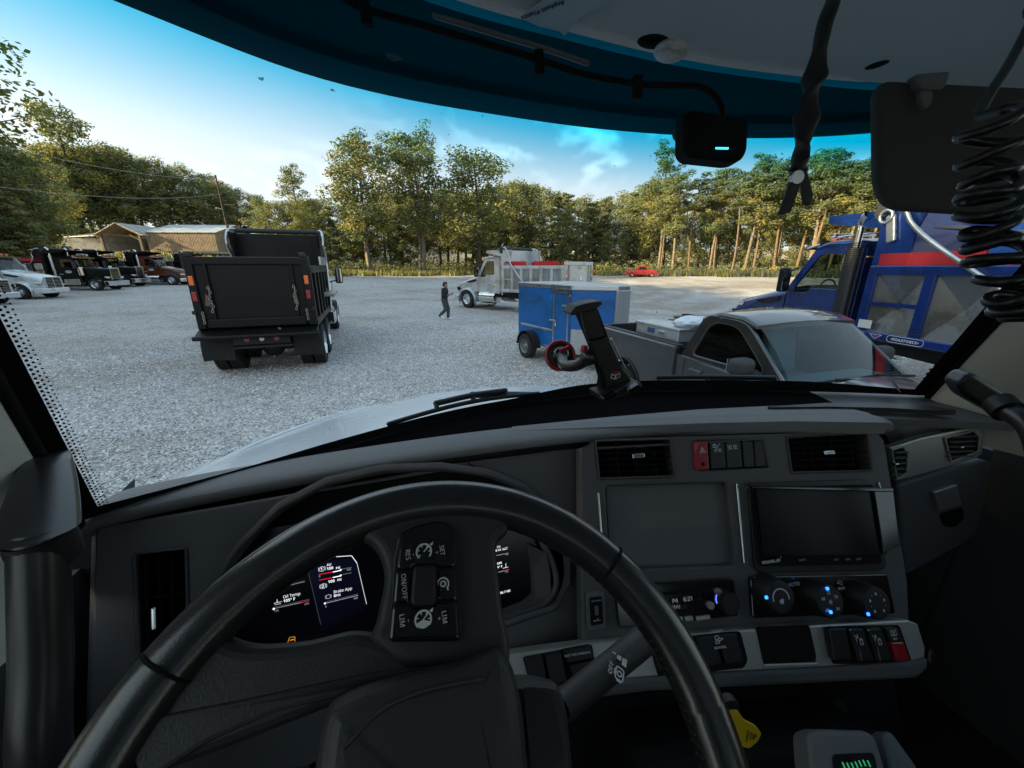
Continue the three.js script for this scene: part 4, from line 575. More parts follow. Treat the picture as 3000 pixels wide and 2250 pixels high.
// ------------------------------------------------------------------ metal building, power pole, fence
{
  const p = dirAt(378, 100), y = groundY(p.x, p.z) + .25, t = thing('metal_building', 'tan metal-clad storage building with an open gabled bay', 'building', [p.x, y, p.z], .05), P = (n, g, m, par = t) => part(n, g, m, par);
  const tan = std(L(.42, .32, .235), .7, .1, { map: T.dirt }), tin = std(L(.5, .55, .6), .45, .6, { map: T.dirt }), tinL = std(L(.42, .41, .38), .6, .3, { map: T.dirt }), wood = std(L(.16, .13, .1), .9);
  const k = .86, gw = 7.6 * k, gh = 3.3 * k, ph = 5.2 * k, dep = 12;
  // gable bay: posts, beams, roof, side and back walls
  P('bay_wall', [box(.15, gh, dep, -gw / 2, gh / 2, -dep / 2), box(gw, gh + .2, .15, 0, gh / 2, -dep)], tinL); P('bay_frame', [box(.35, gh, .35, -gw / 2, gh / 2, 0), box(.35, gh, .35, gw / 2, gh / 2, 0), bar([-gw / 2, gh * .62, 0], [-gw / 2 + 1.6, gh, 0], .12, 4), bar([gw / 2, gh * .62, 0], [gw / 2 - 1.6, gh, 0], .12, 4), plate([-gw / 2 - .5, gh - .1, .1], [0, ph, .1], [0, 0, .3], .35), plate([gw / 2 + .5, gh - .1, .1], [0, ph, .1], [0, 0, .3], .35)], wood);
  for (let q = 0; q < 7; q++) P('back_panel', box(gw / 7 - .08, gh * .9, .05, -gw / 2 + (q + .5) * gw / 7, gh * .45, -dep + .14), std(L(.2, .21, .22), .6, .2));
  P('bay_roof', [slab([[[-gw / 2 - .9, gh - .25, .5], [0, ph + .15, .5]], [[-gw / 2 - .9, gh - .25, -dep - .5], [0, ph + .15, -dep - .5]]], [0, .12, 0]), slab([[[gw / 2 + .9, gh - .25, .5], [0, ph + .15, .5]], [[gw / 2 + .9, gh - .25, -dep - .5], [0, ph + .15, -dep - .5]]], [0, .12, 0])], tinL);
  P('lean_to_roof', slab([[[-gw / 2 - .9, gh - .3, .2], [-gw / 2 - 8, gh - .5, -1]], [[-gw / 2 - .9, gh + .9, -7], [-gw / 2 - 8, gh + .7, -8]]], [0, .12, 0]), tinL); P('lean_to_wall', box(7, gh - .6, .12, -gw / 2 - 4.6, gh / 2 - .3, -.6, 0, .15), tinL);
  // long wing with ribbed cladding
  const wl = 14 * k, wx = gw / 2 + .2 + wl / 2, wh = 3.85 * k;
  P('wing_wall', [box(wl, wh, .15, wx, wh / 2, -1.2), box(.15, wh, 11, wx + wl / 2, wh / 2, -6.7)], tan); for (let q = 0; q < 44; q++) P('cladding_rib', box(.12, wh - .1, .07, wx - wl / 2 + .2 + q * (wl - .4) / 43, wh / 2, -1.1), tan);
  P('wing_roof', slab([[[wx - wl / 2, wh - .05, -.9], [wx + wl / 2 + .4, wh - .05, -.9]], [[wx - wl / 2, wh + 1.7, -7], [wx + wl / 2 + .4, wh + 1.7, -7]], [[wx - wl / 2, wh, -13], [wx + wl / 2 + .4, wh, -13]]], [0, .1, 0]), tin);
}
{
  const p = dirAt(692, 92), y = groundY(p.x, p.z), t = thing('utility_pole', 'leaning wooden utility pole beside the tan building', 'pole', [p.x, y, p.z]), wood = std(L(.19, .16, .135), .95, 0, { map: bark });
  t.rotation.z = .03; part('pole', cylY(.13, .2, 14.5, 10, 0, 7.0, 0), wood, t); part('crossarm', [rbox(2.6, .12, .1, .02, 1.1, 9.4, 0), cylY(.03, .05, .3, 8, .2, 14.1, .1)], wood, t); part('brace_pole', bar([.9, -.2, .3], [.35, 6.2, .2], .1), wood, t); part('lamp_arm', [bar([0, 8.6, 0], [-.9, 8.9, .2], .04), rbox(.4, .12, .16, .05, -1.0, 8.88, .2)], M.galv, t);
  const wire = (a, b, sag, n) => { const A = V(...a), B = V(...b), pts = []; for (let i = 0; i <= 12; i++) { const q = A.clone().lerp(B, i / 12); q.y -= sag * 4 * (i / 12) * (1 - i / 12); pts.push(q); } const m = part('power_line', new THREE.TubeGeometry(new THREE.CatmullRomCurve3(pts), 24, .028, 5), std(L(.35, .36, .36), .7), scene); tag(m, n, 'wire', 'power lines strung from the utility pole'); };
  const e = dirAt(-330, 58); wire([p.x, y + 13.6, p.z], [e.x, groundY(e.x, e.z) + 13.2, e.z], 1.4, 'upper power line running from the leaning pole across the hillside wood'); wire([p.x, y + 11.2, p.z], [e.x, groundY(e.x, e.z) + 9.0, e.z], 1.4, 'lower power line running from the leaning pole across the hillside wood');
  const e2 = dirAt(1000, 112); wire([p.x + 1, y + 9.3, p.z], [e2.x, groundY(e2.x, e2.z) + 7, e2.z], .9, 'power line running from the pole crossarm towards the yard-edge trees');
  const fp = dirAt(672, 84), ft = thing('fence', 'low grey rail fence panel beside the leaning pole', 'fence', [fp.x, groundY(fp.x, fp.z), fp.z], .2), fm = std(L(.4, .4, .38), .8); for (let k = 0; k < 4; k++) part('post', rbox(.1, 1.7, .1, .02, k * 1.0 - 1.5, .8, 0), fm, ft); for (const h of [.5, 1.0, 1.45]) part('rail', rbox(3.2, .09, .05, .02, 0, h, .06), fm, ft);
}
// ------------------------------------------------------------------ person walking, looking at a phone
{
  const g = onGround(1306, 936), person = thing('person', 'person in black shirt and dark trousers walking across the yard looking at a phone', 'person', g.toArray(), turnOf(.94, .2));
  // x forward, z to the right; joints as [x, y, z, radius]
  const cap = (p, a, b) => { const ax = a[0], ay = a[1], az = a[2], bx = b[0] - ax, by = b[1] - ay, bz = b[2] - az, px = p[0] - ax, py = p[1] - ay, pz = p[2] - az, k = clamp((px * bx + py * by + pz * bz) / (bx * bx + by * by + bz * bz + 1e-9)); return Math.hypot(px - bx * k, py - by * k, pz - bz * k) - lerp(a[3], b[3], k); };
  const smin = (a, b, k = .035) => { const h = clamp(.5 + .5 * (b - a) / k); return lerp(b, a, h) - k * h * (1 - h); };
  function solid(bones, lo, hi, n, extra) { const mc = new MarchingCubes(n, new THREE.MeshBasicMaterial(), false, false, 120000); mc.isolation = 0; const f = mc.field, s = [0, 1, 2].map(i => (hi[i] - lo[i]) / n);
    for (let k = 0; k < n; k++) for (let j = 0; j < n; j++) for (let i = 0; i < n; i++) { const p = [lo[0] + i * s[0], lo[1] + j * s[1], lo[2] + k * s[2]]; let d = 9; for (const [a, b, kk] of bones) d = smin(d, cap(p, a, b), kk); if (extra) d = extra(d, p); f[k * n * n + j * n + i] = -d; }
    mc.update(); const c = mc.count, geo = new THREE.BufferGeometry(), pos = new Float32Array(mc.positionArray.slice(0, c * 3)); for (let i = 0; i < c; i++) for (let a = 0; a < 3; a++) { pos[3 * i + a] = lo[a] + (pos[3 * i + a] + 1) / 2 * (hi[a] - lo[a]); }
    geo.setAttribute('position', new THREE.BufferAttribute(pos, 3)); const m = mergeVertices(geo, 1e-5); m.computeVertexNormals(); return m; }
  const hipL = [-.02, .93, -.1, .095], hipR = [-.02, .93, .1, .095], kneeL = [.12, .52, -.1, .062], ankL = [.09, .1, -.1, .042], kneeR = [.06, .5, .1, .062], ankR = [-.24, .2, .1, .042];
  const pelvis = [-.02, .98, 0, .13], waist = [0, 1.14, 0, .12], chest = [.02, 1.34, 0, .14], neck = [.04, 1.5, 0, .06], shL = [.02, 1.42, -.17, .07], shR = [.02, 1.42, .17, .07], elL = [.04, 1.14, -.24, .045], elR = [.02, 1.14, .23, .045], wrL = [.27, 1.2, -.1, .032], wrR = [.27, 1.18, .1, .032];
  const headB = [[[.08, 1.6, 0, .082], [.07, 1.68, 0, .092]], [[.12, 1.55, 0, .05], [.1, 1.6, 0, .07], .03], [[.165, 1.6, 0, .012], [.158, 1.63, 0, .01], .015], [[.07, 1.61, .085, .015], [.065, 1.645, .09, .012], .01], [[.07, 1.61, -.085, .015], [.065, 1.645, -.09, .012], .01]];
  const hand = (w, s) => { const b = [[w, [w[0] + .07, w[1] + .02, w[2] - s * .02, .03], .02]]; for (let k = 0; k < 4; k++) { const o = (k - 1.5) * .018; b.push([[w[0] + .08, w[1] + .02 + o, w[2] - s * .02, .01], [w[0] + .12, w[1] + .03 + o, w[2] - s * .045, .009], .006], [[w[0] + .12, w[1] + .03 + o, w[2] - s * .045, .009], [w[0] + .11, w[1] + .035 + o, w[2] - s * .075, .008], .006]); } b.push([[w[0] + .03, w[1] + .03, w[2] - s * .02, .011], [w[0] + .07, w[1] + .06, w[2] - s * .05, .009], .008]); return b; };
  const skin = std(L(.32, .2, .14), .6);
  const sk = solid([...headB, [neck, [.08, 1.6, 0, .06]], [elL, wrL], [elR, wrR], ...hand(wrL, -1), ...hand(wrR, 1), [chest, neck], [shL, elL], [shR, elR], [waist, chest], [pelvis, waist], [pelvis, hipL], [pelvis, hipR], [hipL, kneeL], [hipR, kneeR], [kneeL, ankL], [kneeR, ankR], [ankL, [.15, .05, -.1, .03]], [ankR, [-.25, .12, .1, .03]]], [-.95, -.05, -.95], [.95, 1.85, .95], 110);
  part('body', sk, skin, person);
  const infl = (j, d) => [...j.slice(0, 3), j[3] + d];
  part('shirt', solid([[infl(chest, .03), infl(waist, .03)], [infl(waist, .03), infl(pelvis, .025)], [infl(shL, .012), infl(shR, .012), .08], [infl(shL, .02), infl(elL, .022)], [infl(shR, .02), infl(elR, .022)], [infl(elL, .022), [lerp(elL[0], wrL[0], .6), lerp(elL[1], wrL[1], .6), lerp(elL[2], wrL[2], .6), .048]], [infl(elR, .022), [lerp(elR[0], wrR[0], .6), lerp(elR[1], wrR[1], .6), lerp(elR[2], wrR[2], .6), .048]], [chest, [.035, 1.49, 0, .068]]], [-.6, .8, -.6], [.6, 2.0, .6], 76, (d, p) => Math.max(d, p[1] - 1.52, .9 - p[1])), std(L(.018, .018, .022), .85), person);
  part('trousers', solid([[infl(pelvis, .012), infl(hipL, .012)], [infl(pelvis, .012), infl(hipR, .012)], [infl(hipL, .014), infl(kneeL, .022)], [infl(hipR, .014), infl(kneeR, .022)], [infl(kneeL, .02), infl(ankL, .03)], [infl(kneeR, .02), infl(ankR, .03)]], [-.7, -.1, -.7], [.7, 1.3, .7], 80, (d, p) => Math.max(d, p[1] - 1.02)), std(L(.06, .065, .07), .9), person);
  part('hair', solid([[[.075, 1.69, 0, .106], [.045, 1.67, 0, .108]], [[.01, 1.62, 0, .085], [.045, 1.67, 0, .106]]], [-.3, 1.4, -.3], [.3, 2.0, .3], 48, (d, p) => Math.max(d, 1.615 + (p[0] - .02) * .75 - p[1])), std(L(.02, .016, .014), .7), person);
  const shoe = (a, rot) => { const gg = solid([[[-.06, .05, 0, .05], [.1, .045, 0, .05]], [[.1, .045, 0, .05], [.17, .035, 0, .036]], [[-.05, .06, 0, .052], [-.03, .1, 0, .055]]], [-.25, -.05, -.25], [.25, .45, .25], 48, (d, p) => Math.max(d, -p[1] + .005)); place(gg, 0, 0, 0, 0, 0, rot); gg.translate(...a); part('shoe', gg, std(L(.78, .8, .82), .6), person); };
  shoe([.11, 0, -.1], 0); shoe([-.22, .135, .1], -.8);
  const t2 = thing('mobile_phone', 'black mobile phone held by the walking person', 'phone', V(.41, 1.24, 0).applyMatrix4((person.updateMatrixWorld(true), person.matrixWorld)).toArray(), person.rotation.y); part('phone_body', rbox(.012, .15, .075, .005, 0, 0, 0, 0, 0, -.5), M.gap, t2); part('screen', box(.002, .14, .068, -.0065, -.001, 0, 0, 0, -.5), std(L(.02), .15), t2);
}
// ------------------------------------------------------------------ the truck one sits in: X right, Y up from the eye, Z back, turned with the truck
const cabLocal = (u, v) => rayDir(u, v).applyAxisAngle(V(0, 1, 0), -CAB_YAW);
const C3 = (X, Y, F) => V(X, Y, -F);
const cabThing = (name, label, category, base = [0, 0, 0]) => { const o = thing(name, label, category, [0, 0, 0], CAB_YAW); o.position.copy(EYE).add(V(...base).applyAxisAngle(V(0, 1, 0), CAB_YAW)); o.userData.base = undefined; o.shift = V(...base); return o; };
function plane(o, right, down) { const e1 = right.clone().normalize(), e2 = down.clone().negate(); e2.addScaledVector(e1, -e2.dot(e1)).normalize(); const n = e1.clone().cross(e2).normalize(); return { o, e1, e2, n, m: new THREE.Matrix4().makeBasis(e1, e2, n).setPosition(o) }; }
const onP = (p, u, v, off = 0) => { const d = cabLocal(u, v), o = p.o.clone().addScaledVector(p.n, off); return d.multiplyScalar(o.dot(p.n) / d.dot(p.n)); };
const st = (p, u, v, off = 0) => { const q = onP(p, u, v, off).sub(p.o); return [q.dot(p.e1), q.dot(p.e2)]; };
const sts = (p, list, off = 0) => list.map(([u, v]) => st(p, u, v, off));
function on(p, list, thick, { off = 0, r = 0, bevel = 0, holes = [], seg = 2 } = {}) { // a plate standing on plane p, outline read off at its front face
  const pts = sts(p, list, off + thick), hs = holes.map(h => rounded(sts(p, h.p, off + thick), h.r ?? .004).reverse());
  const area = pts.reduce((s, a, i) => { const b = pts[(i + 1) % pts.length]; return s + a[0] * b[1] - b[0] * a[1]; }, 0); if (area < 0) pts.reverse();
  return extrude(r ? rounded(pts, r) : pts, thick, bevel, hs.map(h => { const ar = h.reduce((s, a, i) => { const b = h[(i + 1) % h.length]; return s + a[0] * b[1] - b[0] * a[1]; }, 0); return ar > 0 ? h.reverse() : h; }), seg).translate(0, 0, off).applyMatrix4(p.m);
}
const boxOn = (p, u, v, w, h, d, rad = .002, off = 0, rz = 0) => { const [s, t] = st(p, u, v, off + d); return rbox(w, h, d, rad, s, t, off + d / 2, 0, 0, rz).applyMatrix4(p.m); };
const IM = {};
function decal(parent, p, u, v, w, h, draw, { rot = 0, off = .001, glow = 0, res = 1400, name = 'marking', color } = {}) {
  const [s, t] = st(p, u, v, off), W = Math.max(16, Math.round(w * res * 2)), H = Math.max(16, Math.round(h * res * 2));
  const map = canvasTex(W, H, (x) => { x.clearRect(0, 0, W, H); x.fillStyle = x.strokeStyle = '#fff'; x.textAlign = 'center'; x.textBaseline = 'middle'; x.lineCap = 'round'; draw(x, W, H); });
  const g = place(new THREE.PlaneGeometry(w, h), s, t, off, 0, 0, rot).applyMatrix4(p.m);
  const m = glow ? std(L(0), .6, 0, { map, transparent: true, emissive: color ?? L(.8, .85, .9), emissiveMap: map, emissiveIntensity: glow }) : std(color ?? L(.55, .56, .56), .6, 0, { map, transparent: true });
  return part(name, g, m, parent, true);
}
const text = (s, k = .8, weight = 'bold') => (x, W, H) => { let f = H * k; x.font = `${weight} ${f}px sans-serif`; const w = x.measureText(s).width; if (w > W * .96) { f *= W * .96 / w; x.font = `${weight} ${f}px sans-serif`; } x.fillText(s, W / 2, H / 2); };
// interior materials
const I = {
  dash: std(L(.085, .085, .09), .6, 0, { bumpMap: T.grain, bumpScale: .0007 }), lip: std(L(.2, .205, .215), .7, 0, { bumpMap: T.grain, bumpScale: .001 }), deck: phys(L(.005, .005, .006), 1, 0, { specularIntensity: .05 }), pillar: std(L(.68, .69, .64), .85, 0, { bumpMap: T.grain, bumpScale: .0006 }),
  liner: std(L(.6, .61, .62), .95, 0, { bumpMap: T.grain, bumpScale: .0012 }), leather: phys(L(.016, .016, .017), .3, 0, { bumpMap: T.leather, bumpScale: .00016, clearcoat: .9, clearcoatRoughness: .2 }), pad: std(L(.032, .032, .034), .5, 0, { bumpMap: T.leather, bumpScale: .00018 }), gloss: phys(L(.006), .18, 0, { clearcoat: .6, clearcoatRoughness: .15 }),
  silver: std(L(.5, .485, .465), .42, .6, { bumpMap: T.grain, bumpScale: .0003 }), black: std(L(.012, .012, .013), .5), matte: phys(L(.008, .008, .0085), .85, 0, { specularIntensity: .4 }), grey: std(L(.11, .113, .122), .55), screen: phys(L(.004), .3, 0, { specularIntensity: .35 }), red: phys(L(.33, .012, .02), .35, 0, { clearcoat: .4 }),
  carpet: std(L(.055, .032, .024), 1, 0, { bumpMap: T.leather, bumpScale: .003 }), tubeM: phys(L(.022, .023, .026), .34, 0, { clearcoat: .3, clearcoatRoughness: .3 }), thread: std(L(.03), .8),
};
// curves of the windshield, low edge and top edge, left to right
const WB = [[-.478, -.365, .664], [-.30, -.374, .755], [-.13, -.366, .82], [.1, -.36, .90], [.293, -.36, .945], [.5, -.36, .965], [.707, -.36, .945], [.908, -.36, .885], [1.2, -.36, .79], [1.47, -.36, .67]], WT = [[-.315, .33, .355], [-.2, .33, .45], [-.05, .33, .56], [.1, .33, .61], [.293, .33, .635], [.5, .33, .65], [.707, .33, .64], [.908, .33, .61], [1.1, .33, .53], [1.30, .33, .36]];
const curve = pts => { const c = new THREE.CatmullRomCurve3(pts.map(p => C3(...p))); return k => c.getPoint(k); };
const wb = curve(WB), wt = curve(WT), glassAt = (k, q) => { const p = wb(k).lerp(wt(k), q); p.z -= .05 * Math.sin(q * Math.PI) * Math.sin(clamp(k) * Math.PI); return p; };
const truck = cabThing('truck', 'white truck with dark dashboard and grey-lined cab, seen from its driver seat', 'truck');
const TP = (n, g, m, par = truck) => part(n, g, m, par);
{
  const N = 40, Q = 14;
  // glass with its dyed shade band: colour is in the glass, deepest along the top edge
  const rows = []; for (let j = 0; j <= Q; j++) { const row = []; for (let i = 0; i <= N; i++) row.push(glassAt(i / N, j / Q)); rows.push(row); }
  const dye = tex(256, (u, v) => { const k = sstep(.70, .885, v + .012 * (tileN(u, v, 9, 91) - .5)); return [lerp(.94, .0, k), lerp(.955, .50, k), lerp(.945, .72, k)]; }, false); dye.wrapS = dye.wrapT = THREE.ClampToEdgeWrapping;
  const wg = part('windshield', grid(rows), phys(L(1), .0, 0, { map: dye, transmission: 1, thickness: 0, ior: 1.33, side: THREE.DoubleSide }), truck, true);
  // black ceramic border with its dotted fade along the left edge
  const frit = (k0, k1, q0, q1, n = 12) => { const r = []; for (let i = 0; i <= n; i++) { const t = i / n; r.push([glassAt(lerp(k0[0], k0[1], t), lerp(q0, q1, t)).add(V(0, 0, .003)), glassAt(lerp(k1[0], k1[1], t), lerp(q0, q1, t)).add(V(0, 0, .003))]); } return grid(r); };
  TP('glass_border', frit([0, 0], [.013, .013], 0, 1), I.matte); TP('glass_border', frit([.985, .985], [1, 1], 0, 1), I.matte);
  { const r = []; for (let i = 0; i <= N; i++) r.push([glassAt(i / N, 0).add(V(0, .001, .004)), glassAt(i / N, lerp(.028, .052, sstep(.42, .58, i / N)) - .024 * sstep(.85, 1, i / N)).add(V(0, .001, .004))]); TP('glass_border', grid(r), I.matte); }
  const dots = []; for (let j = 0; j < 120; j++) for (let r = 0; r < 3; r++) { const p = glassAt(.0145 + r * .0024, (j + (r % 2) * .5) / 120).add(V(0, 0, .003)); dots.push(place(new THREE.CircleGeometry(.0017 - r * .0003, 6), p.x, p.y, p.z, 0, .95)); } const dm = TP('border_dots', dots, I.matte); dm.userData.kind = 'stuff';
  // insect splashes and dust on the outside of the glass
  const r = rng(77), spl = []; for (let i = 0; i < 95; i++) { const p = glassAt(.03 + .94 * r(), .06 + .8 * r()).add(V(0, 0, -.004)), s = .0009 + .0022 * r() ** 3; const pts = Array.from({ length: 7 }, (_, k) => [s * (.5 + r()) * Math.cos(k / 7 * 6.28), s * (.5 + 1.6 * r()) * Math.sin(k / 7 * 6.28)]); const g = new THREE.ShapeGeometry(shapeOf(pts)); spl.push(place(g, p.x, p.y, p.z, -.6, (.5 - (p.x + .5) / 2) * .6, r() * 3)); }
  const sp = TP('insect_splash', spl, std(L(.5, .52, .52), .8, 0, { transparent: true, opacity: .75, side: THREE.DoubleSide })); sp.userData.kind = 'stuff';
  // pillars
  const pil = (s) => { const c = s < 0 ? 0 : 1, out = s, rows = []; for (let j = -2; j <= 10; j++) { const q = j / 10; const e = glassAt(c, Math.max(0, q)); if (j < 0) e.add(V(s * .01, q * .5, -q * .16)); const back = lerp(.24, .22, q), g = [e.clone().add(V(out * .02, 0, -.02)), e.clone().add(V(0, 0, .01)), e.clone().add(V(-out * .012, 0, .035)), e.clone().add(V(out * .0, 0, .09)), e.clone().add(V(out * .035, 0, back)), e.clone().add(V(out * .08, 0, back + .03))]; rows.push(g); } return grid(rows); };
  TP('pillar_trim', pil(-1), I.pillar); TP('pillar_trim', pil(1), I.pillar);
  TP('pillar_seal', [0, 1].map(c => tube([0, .25, .5, .75, 1].map(q => glassAt(c, q).add(V(c ? -.004 : .004, 0, .012))), .008, 8, 30)), I.matte);
  // roof lining, from the windshield's top edge back over the seats
  const ln = []; for (const [dz, y] of [[-.02, -.0], [.0, .004], [.03, .02], [.12, .055], [.3, .1], [.6, .13], [1.3, .14]]) { const row = []; for (let i = 0; i <= N; i++) { const p = wt(i / N); row.push(V(lerp(p.x, .5 + (i / N - .5) * 2.0, clamp(dz * 2)), p.y + y - .05 * Math.pow(Math.abs(i / N - .5) * 2, 4), lerp(p.z, -.6, clamp(dz * 2.2)) + dz)); } ln.push(row); }
  TP('headliner', grid(ln), I.liner);
  TP('overhead_trim', tube([C3(1.02, .415, .22), C3(1.2, .40, .25), C3(1.4, .35, .28)], .03, 10, 14), I.grey);
  // outer shell: roof, walls with door windows, back wall, floor
  const clearG = phys(L(.93, .96, .95), .0, 0, { transmission: 1, thickness: 0, ior: 1.4, side: THREE.DoubleSide }), shell = std(L(.62, .65, .68), .4), wallI = std(L(.05, .05, .055), .85);
  TP('cab_roof', [box(2.1, .04, 1.75, .5, .55, .3), box(2.0, .05, .05, .5, .53, -.56)], shell);
  for (const [x, s] of [[-.56, -1], [1.56, 1]]) { const d = sub('door', truck); TP('door_panel', [rbox(.06, 1.0, 1.1, .02, x, -.93, .02), rbox(.06, .12, 1.15, .02, x, .46, .05), rbox(.06, 1.9, .5, .02, x, -.45, .82), box(.05, .9, .32, x, -.93, -.62)], wallI, d); TP('door_window', box(.006, .86, 1.02, x, -.02, .02), clearG, d); TP('armrest', rbox(.09, .07, .5, .03, x - s * .06, -.62, .1), I.black, d); }
  TP('cab_back', [box(2.1, 1.05, .05, .5, -.88, 1.15), box(2.1, .2, .05, .5, .4, 1.15), box(.35, .7, .05, -.38, -.03, 1.15), box(.35, .7, .05, 1.38, -.03, 1.15)], wallI); TP('rear_window', box(1.5, .7, .006, .5, -.03, 1.15), clearG); TP('cab_floor', box(2.1, .05, 2.0, .5, -1.32, .25), I.carpet); TP('firewall', [box(2.1, .84, .05, .5, -.9, -.735), box(1.72, .15, .04, .56, -.455, -.735), box(.26, .12, .02, -.42, -.46, -.722)], I.matte);
  const seat = (x) => { const s = sub('seat', truck); TP('cushion', rbox(.52, .16, .5, .06, x, -.78, .33), M.seat, s); TP('backrest', rbox(.5, .75, .15, .06, x, -.36, .62, -.15), M.seat, s); }; seat(0); seat(1.05);
  // white bonnet in front
  const secs = [[.97, 1.2, -.43], [1.2, 1.2, -.485], [1.5, 1.16, -.55], [1.9, 1.05, -.645], [2.3, .93, -.75], [2.7, .74, -.87], [2.85, .64, -1.0]], hr = secs.map(([F, w, y]) => { const row = []; for (let k = -12; k <= 12; k++) { const q = k / 12, a = Math.abs(q), drop = .055 * q * q + .34 * sstep(.88, 1.06, a) ** 1.4 + .018 * sstep(.45, .6, a) * (F > 1.2 ? 1 : .4); row.push(C3(.5 + q * w, y - drop - (F > 2.9 ? .05 * a : 0), F)); } return row; });
  const hood = sub('hood', truck), hoodW = phys(L(.8, .83, .86), .35, 0, { clearcoat: .6, clearcoatRoughness: .1, roughnessMap: T.dust }); TP('hood_panel', [grid(hr), grid([hr[6], hr[6].map(p => p.clone().add(V(0, -.5, .05)))])], hoodW, hood);
  TP('hood_crease', [-1, 1].map(s => tube(secs.slice(0, 6).map(([F, w, y]) => C3(.5 + s * w * .86, y - .057, F)), .006, 6, 30)), hoodW, hood);
  for (const s of [-1, 1]) { const a = []; for (let k = 0; k <= 14; k++) { const q = lerp(-.2, Math.PI + .2, k / 14); a.push([C3(.5 + s * .78, -1.92 + .72 * Math.sin(q), 1.85 + .72 * Math.cos(q)), C3(.5 + s * 1.17, -1.92 + .69 * Math.sin(q), 1.85 + .69 * Math.cos(q))]); } TP('fender', slab(a, [0, -.03, 0]), M.white, hood); }
  TP('cowl', slab([0, 1].map(j => { const row = []; for (let i = 0; i <= N; i++) { const p = wb(lerp(.08, .94, i / N)).add(V(0, -.045 - .05 * j, -.02 - .10 * j)); row.push(p); } return row; }), [0, -.02, 0]), I.matte);
  for (const s of [-1, 1]) { const w = wheel(truck, 0, 0, .53, .33, 'front', M.chrome, 1); w.position.set(.5 + s * 1.0, .53 - 2.45, -1.85); w.rotation.y = Math.PI / 2; w.scale.z *= s; }
  TP('chassis', [box(.09, .28, 5.2, .1, -1.6, -.2), box(.09, .28, 5.2, .9, -1.6, -.2), box(2.2, .4, .2, .5, -1.85, -2.9), box(.12, .9, .12, .1, -1.95, 2.0), box(.12, .9, .12, .9, -1.95, 2.0)], M.steelDark);
  // sun shade fixed outside above the glass
  const vs = []; for (const [dF, y, w] of [[.30, .33, 1.14], [.24, .345, 1.14], [.235, .36, 1.14], [.15, .40, 1.12], [.05, .46, 1.08], [-.05, .52, 1.04]]) { const row = []; for (let i = 0; i <= N; i++) { const p = wt(i / N), q = (p.x - .5) * w + .5; row.push(V(q, y, p.z - dF - .04 + .06 * Math.pow(Math.abs(i / N - .5) * 2, 2))); } vs.push(row); }
  TP('exterior_visor', slab(vs, [0, .012, -.006]), std(L(.022, .024, .026), .6));
  // wipers parked along the foot of the glass
  const wiper = (k0, k1, kA) => { const w = sub('wiper', truck), pt = (k, q, z = -.035) => glassAt(k, q).add(V(0, 0, z)); const bl = []; for (let i = 0; i <= 8; i++) bl.push(pt(lerp(k0, k1, i / 8), .022 + .012 * Math.sin(i / 8 * 3.1), -.02)); TP('wiper_blade', tube(bl, .006, 6, 30), I.black, w); const br = bl.filter((_, i) => i % 2 === 0).map(p => p.clone().add(V(0, .014, -.01))); TP('wiper_bridge', [tube(br.slice(1, 4), .008, 6, 16), bar(bl[2], br[1], .006), bar(bl[6], br[3], .006), bar(bl[4], br[2], .007)], I.black, w); TP('wiper_arm', tube([pt(kA, -.06, -.05), pt(lerp(kA, (k0 + k1) / 2, .4), .0, -.05), pt((k0 + k1) / 2, .05, -.045)], .009, 7, 24), I.black, w); };
  wiper(.27, .49, .56); wiper(.62, .93, .93);
}
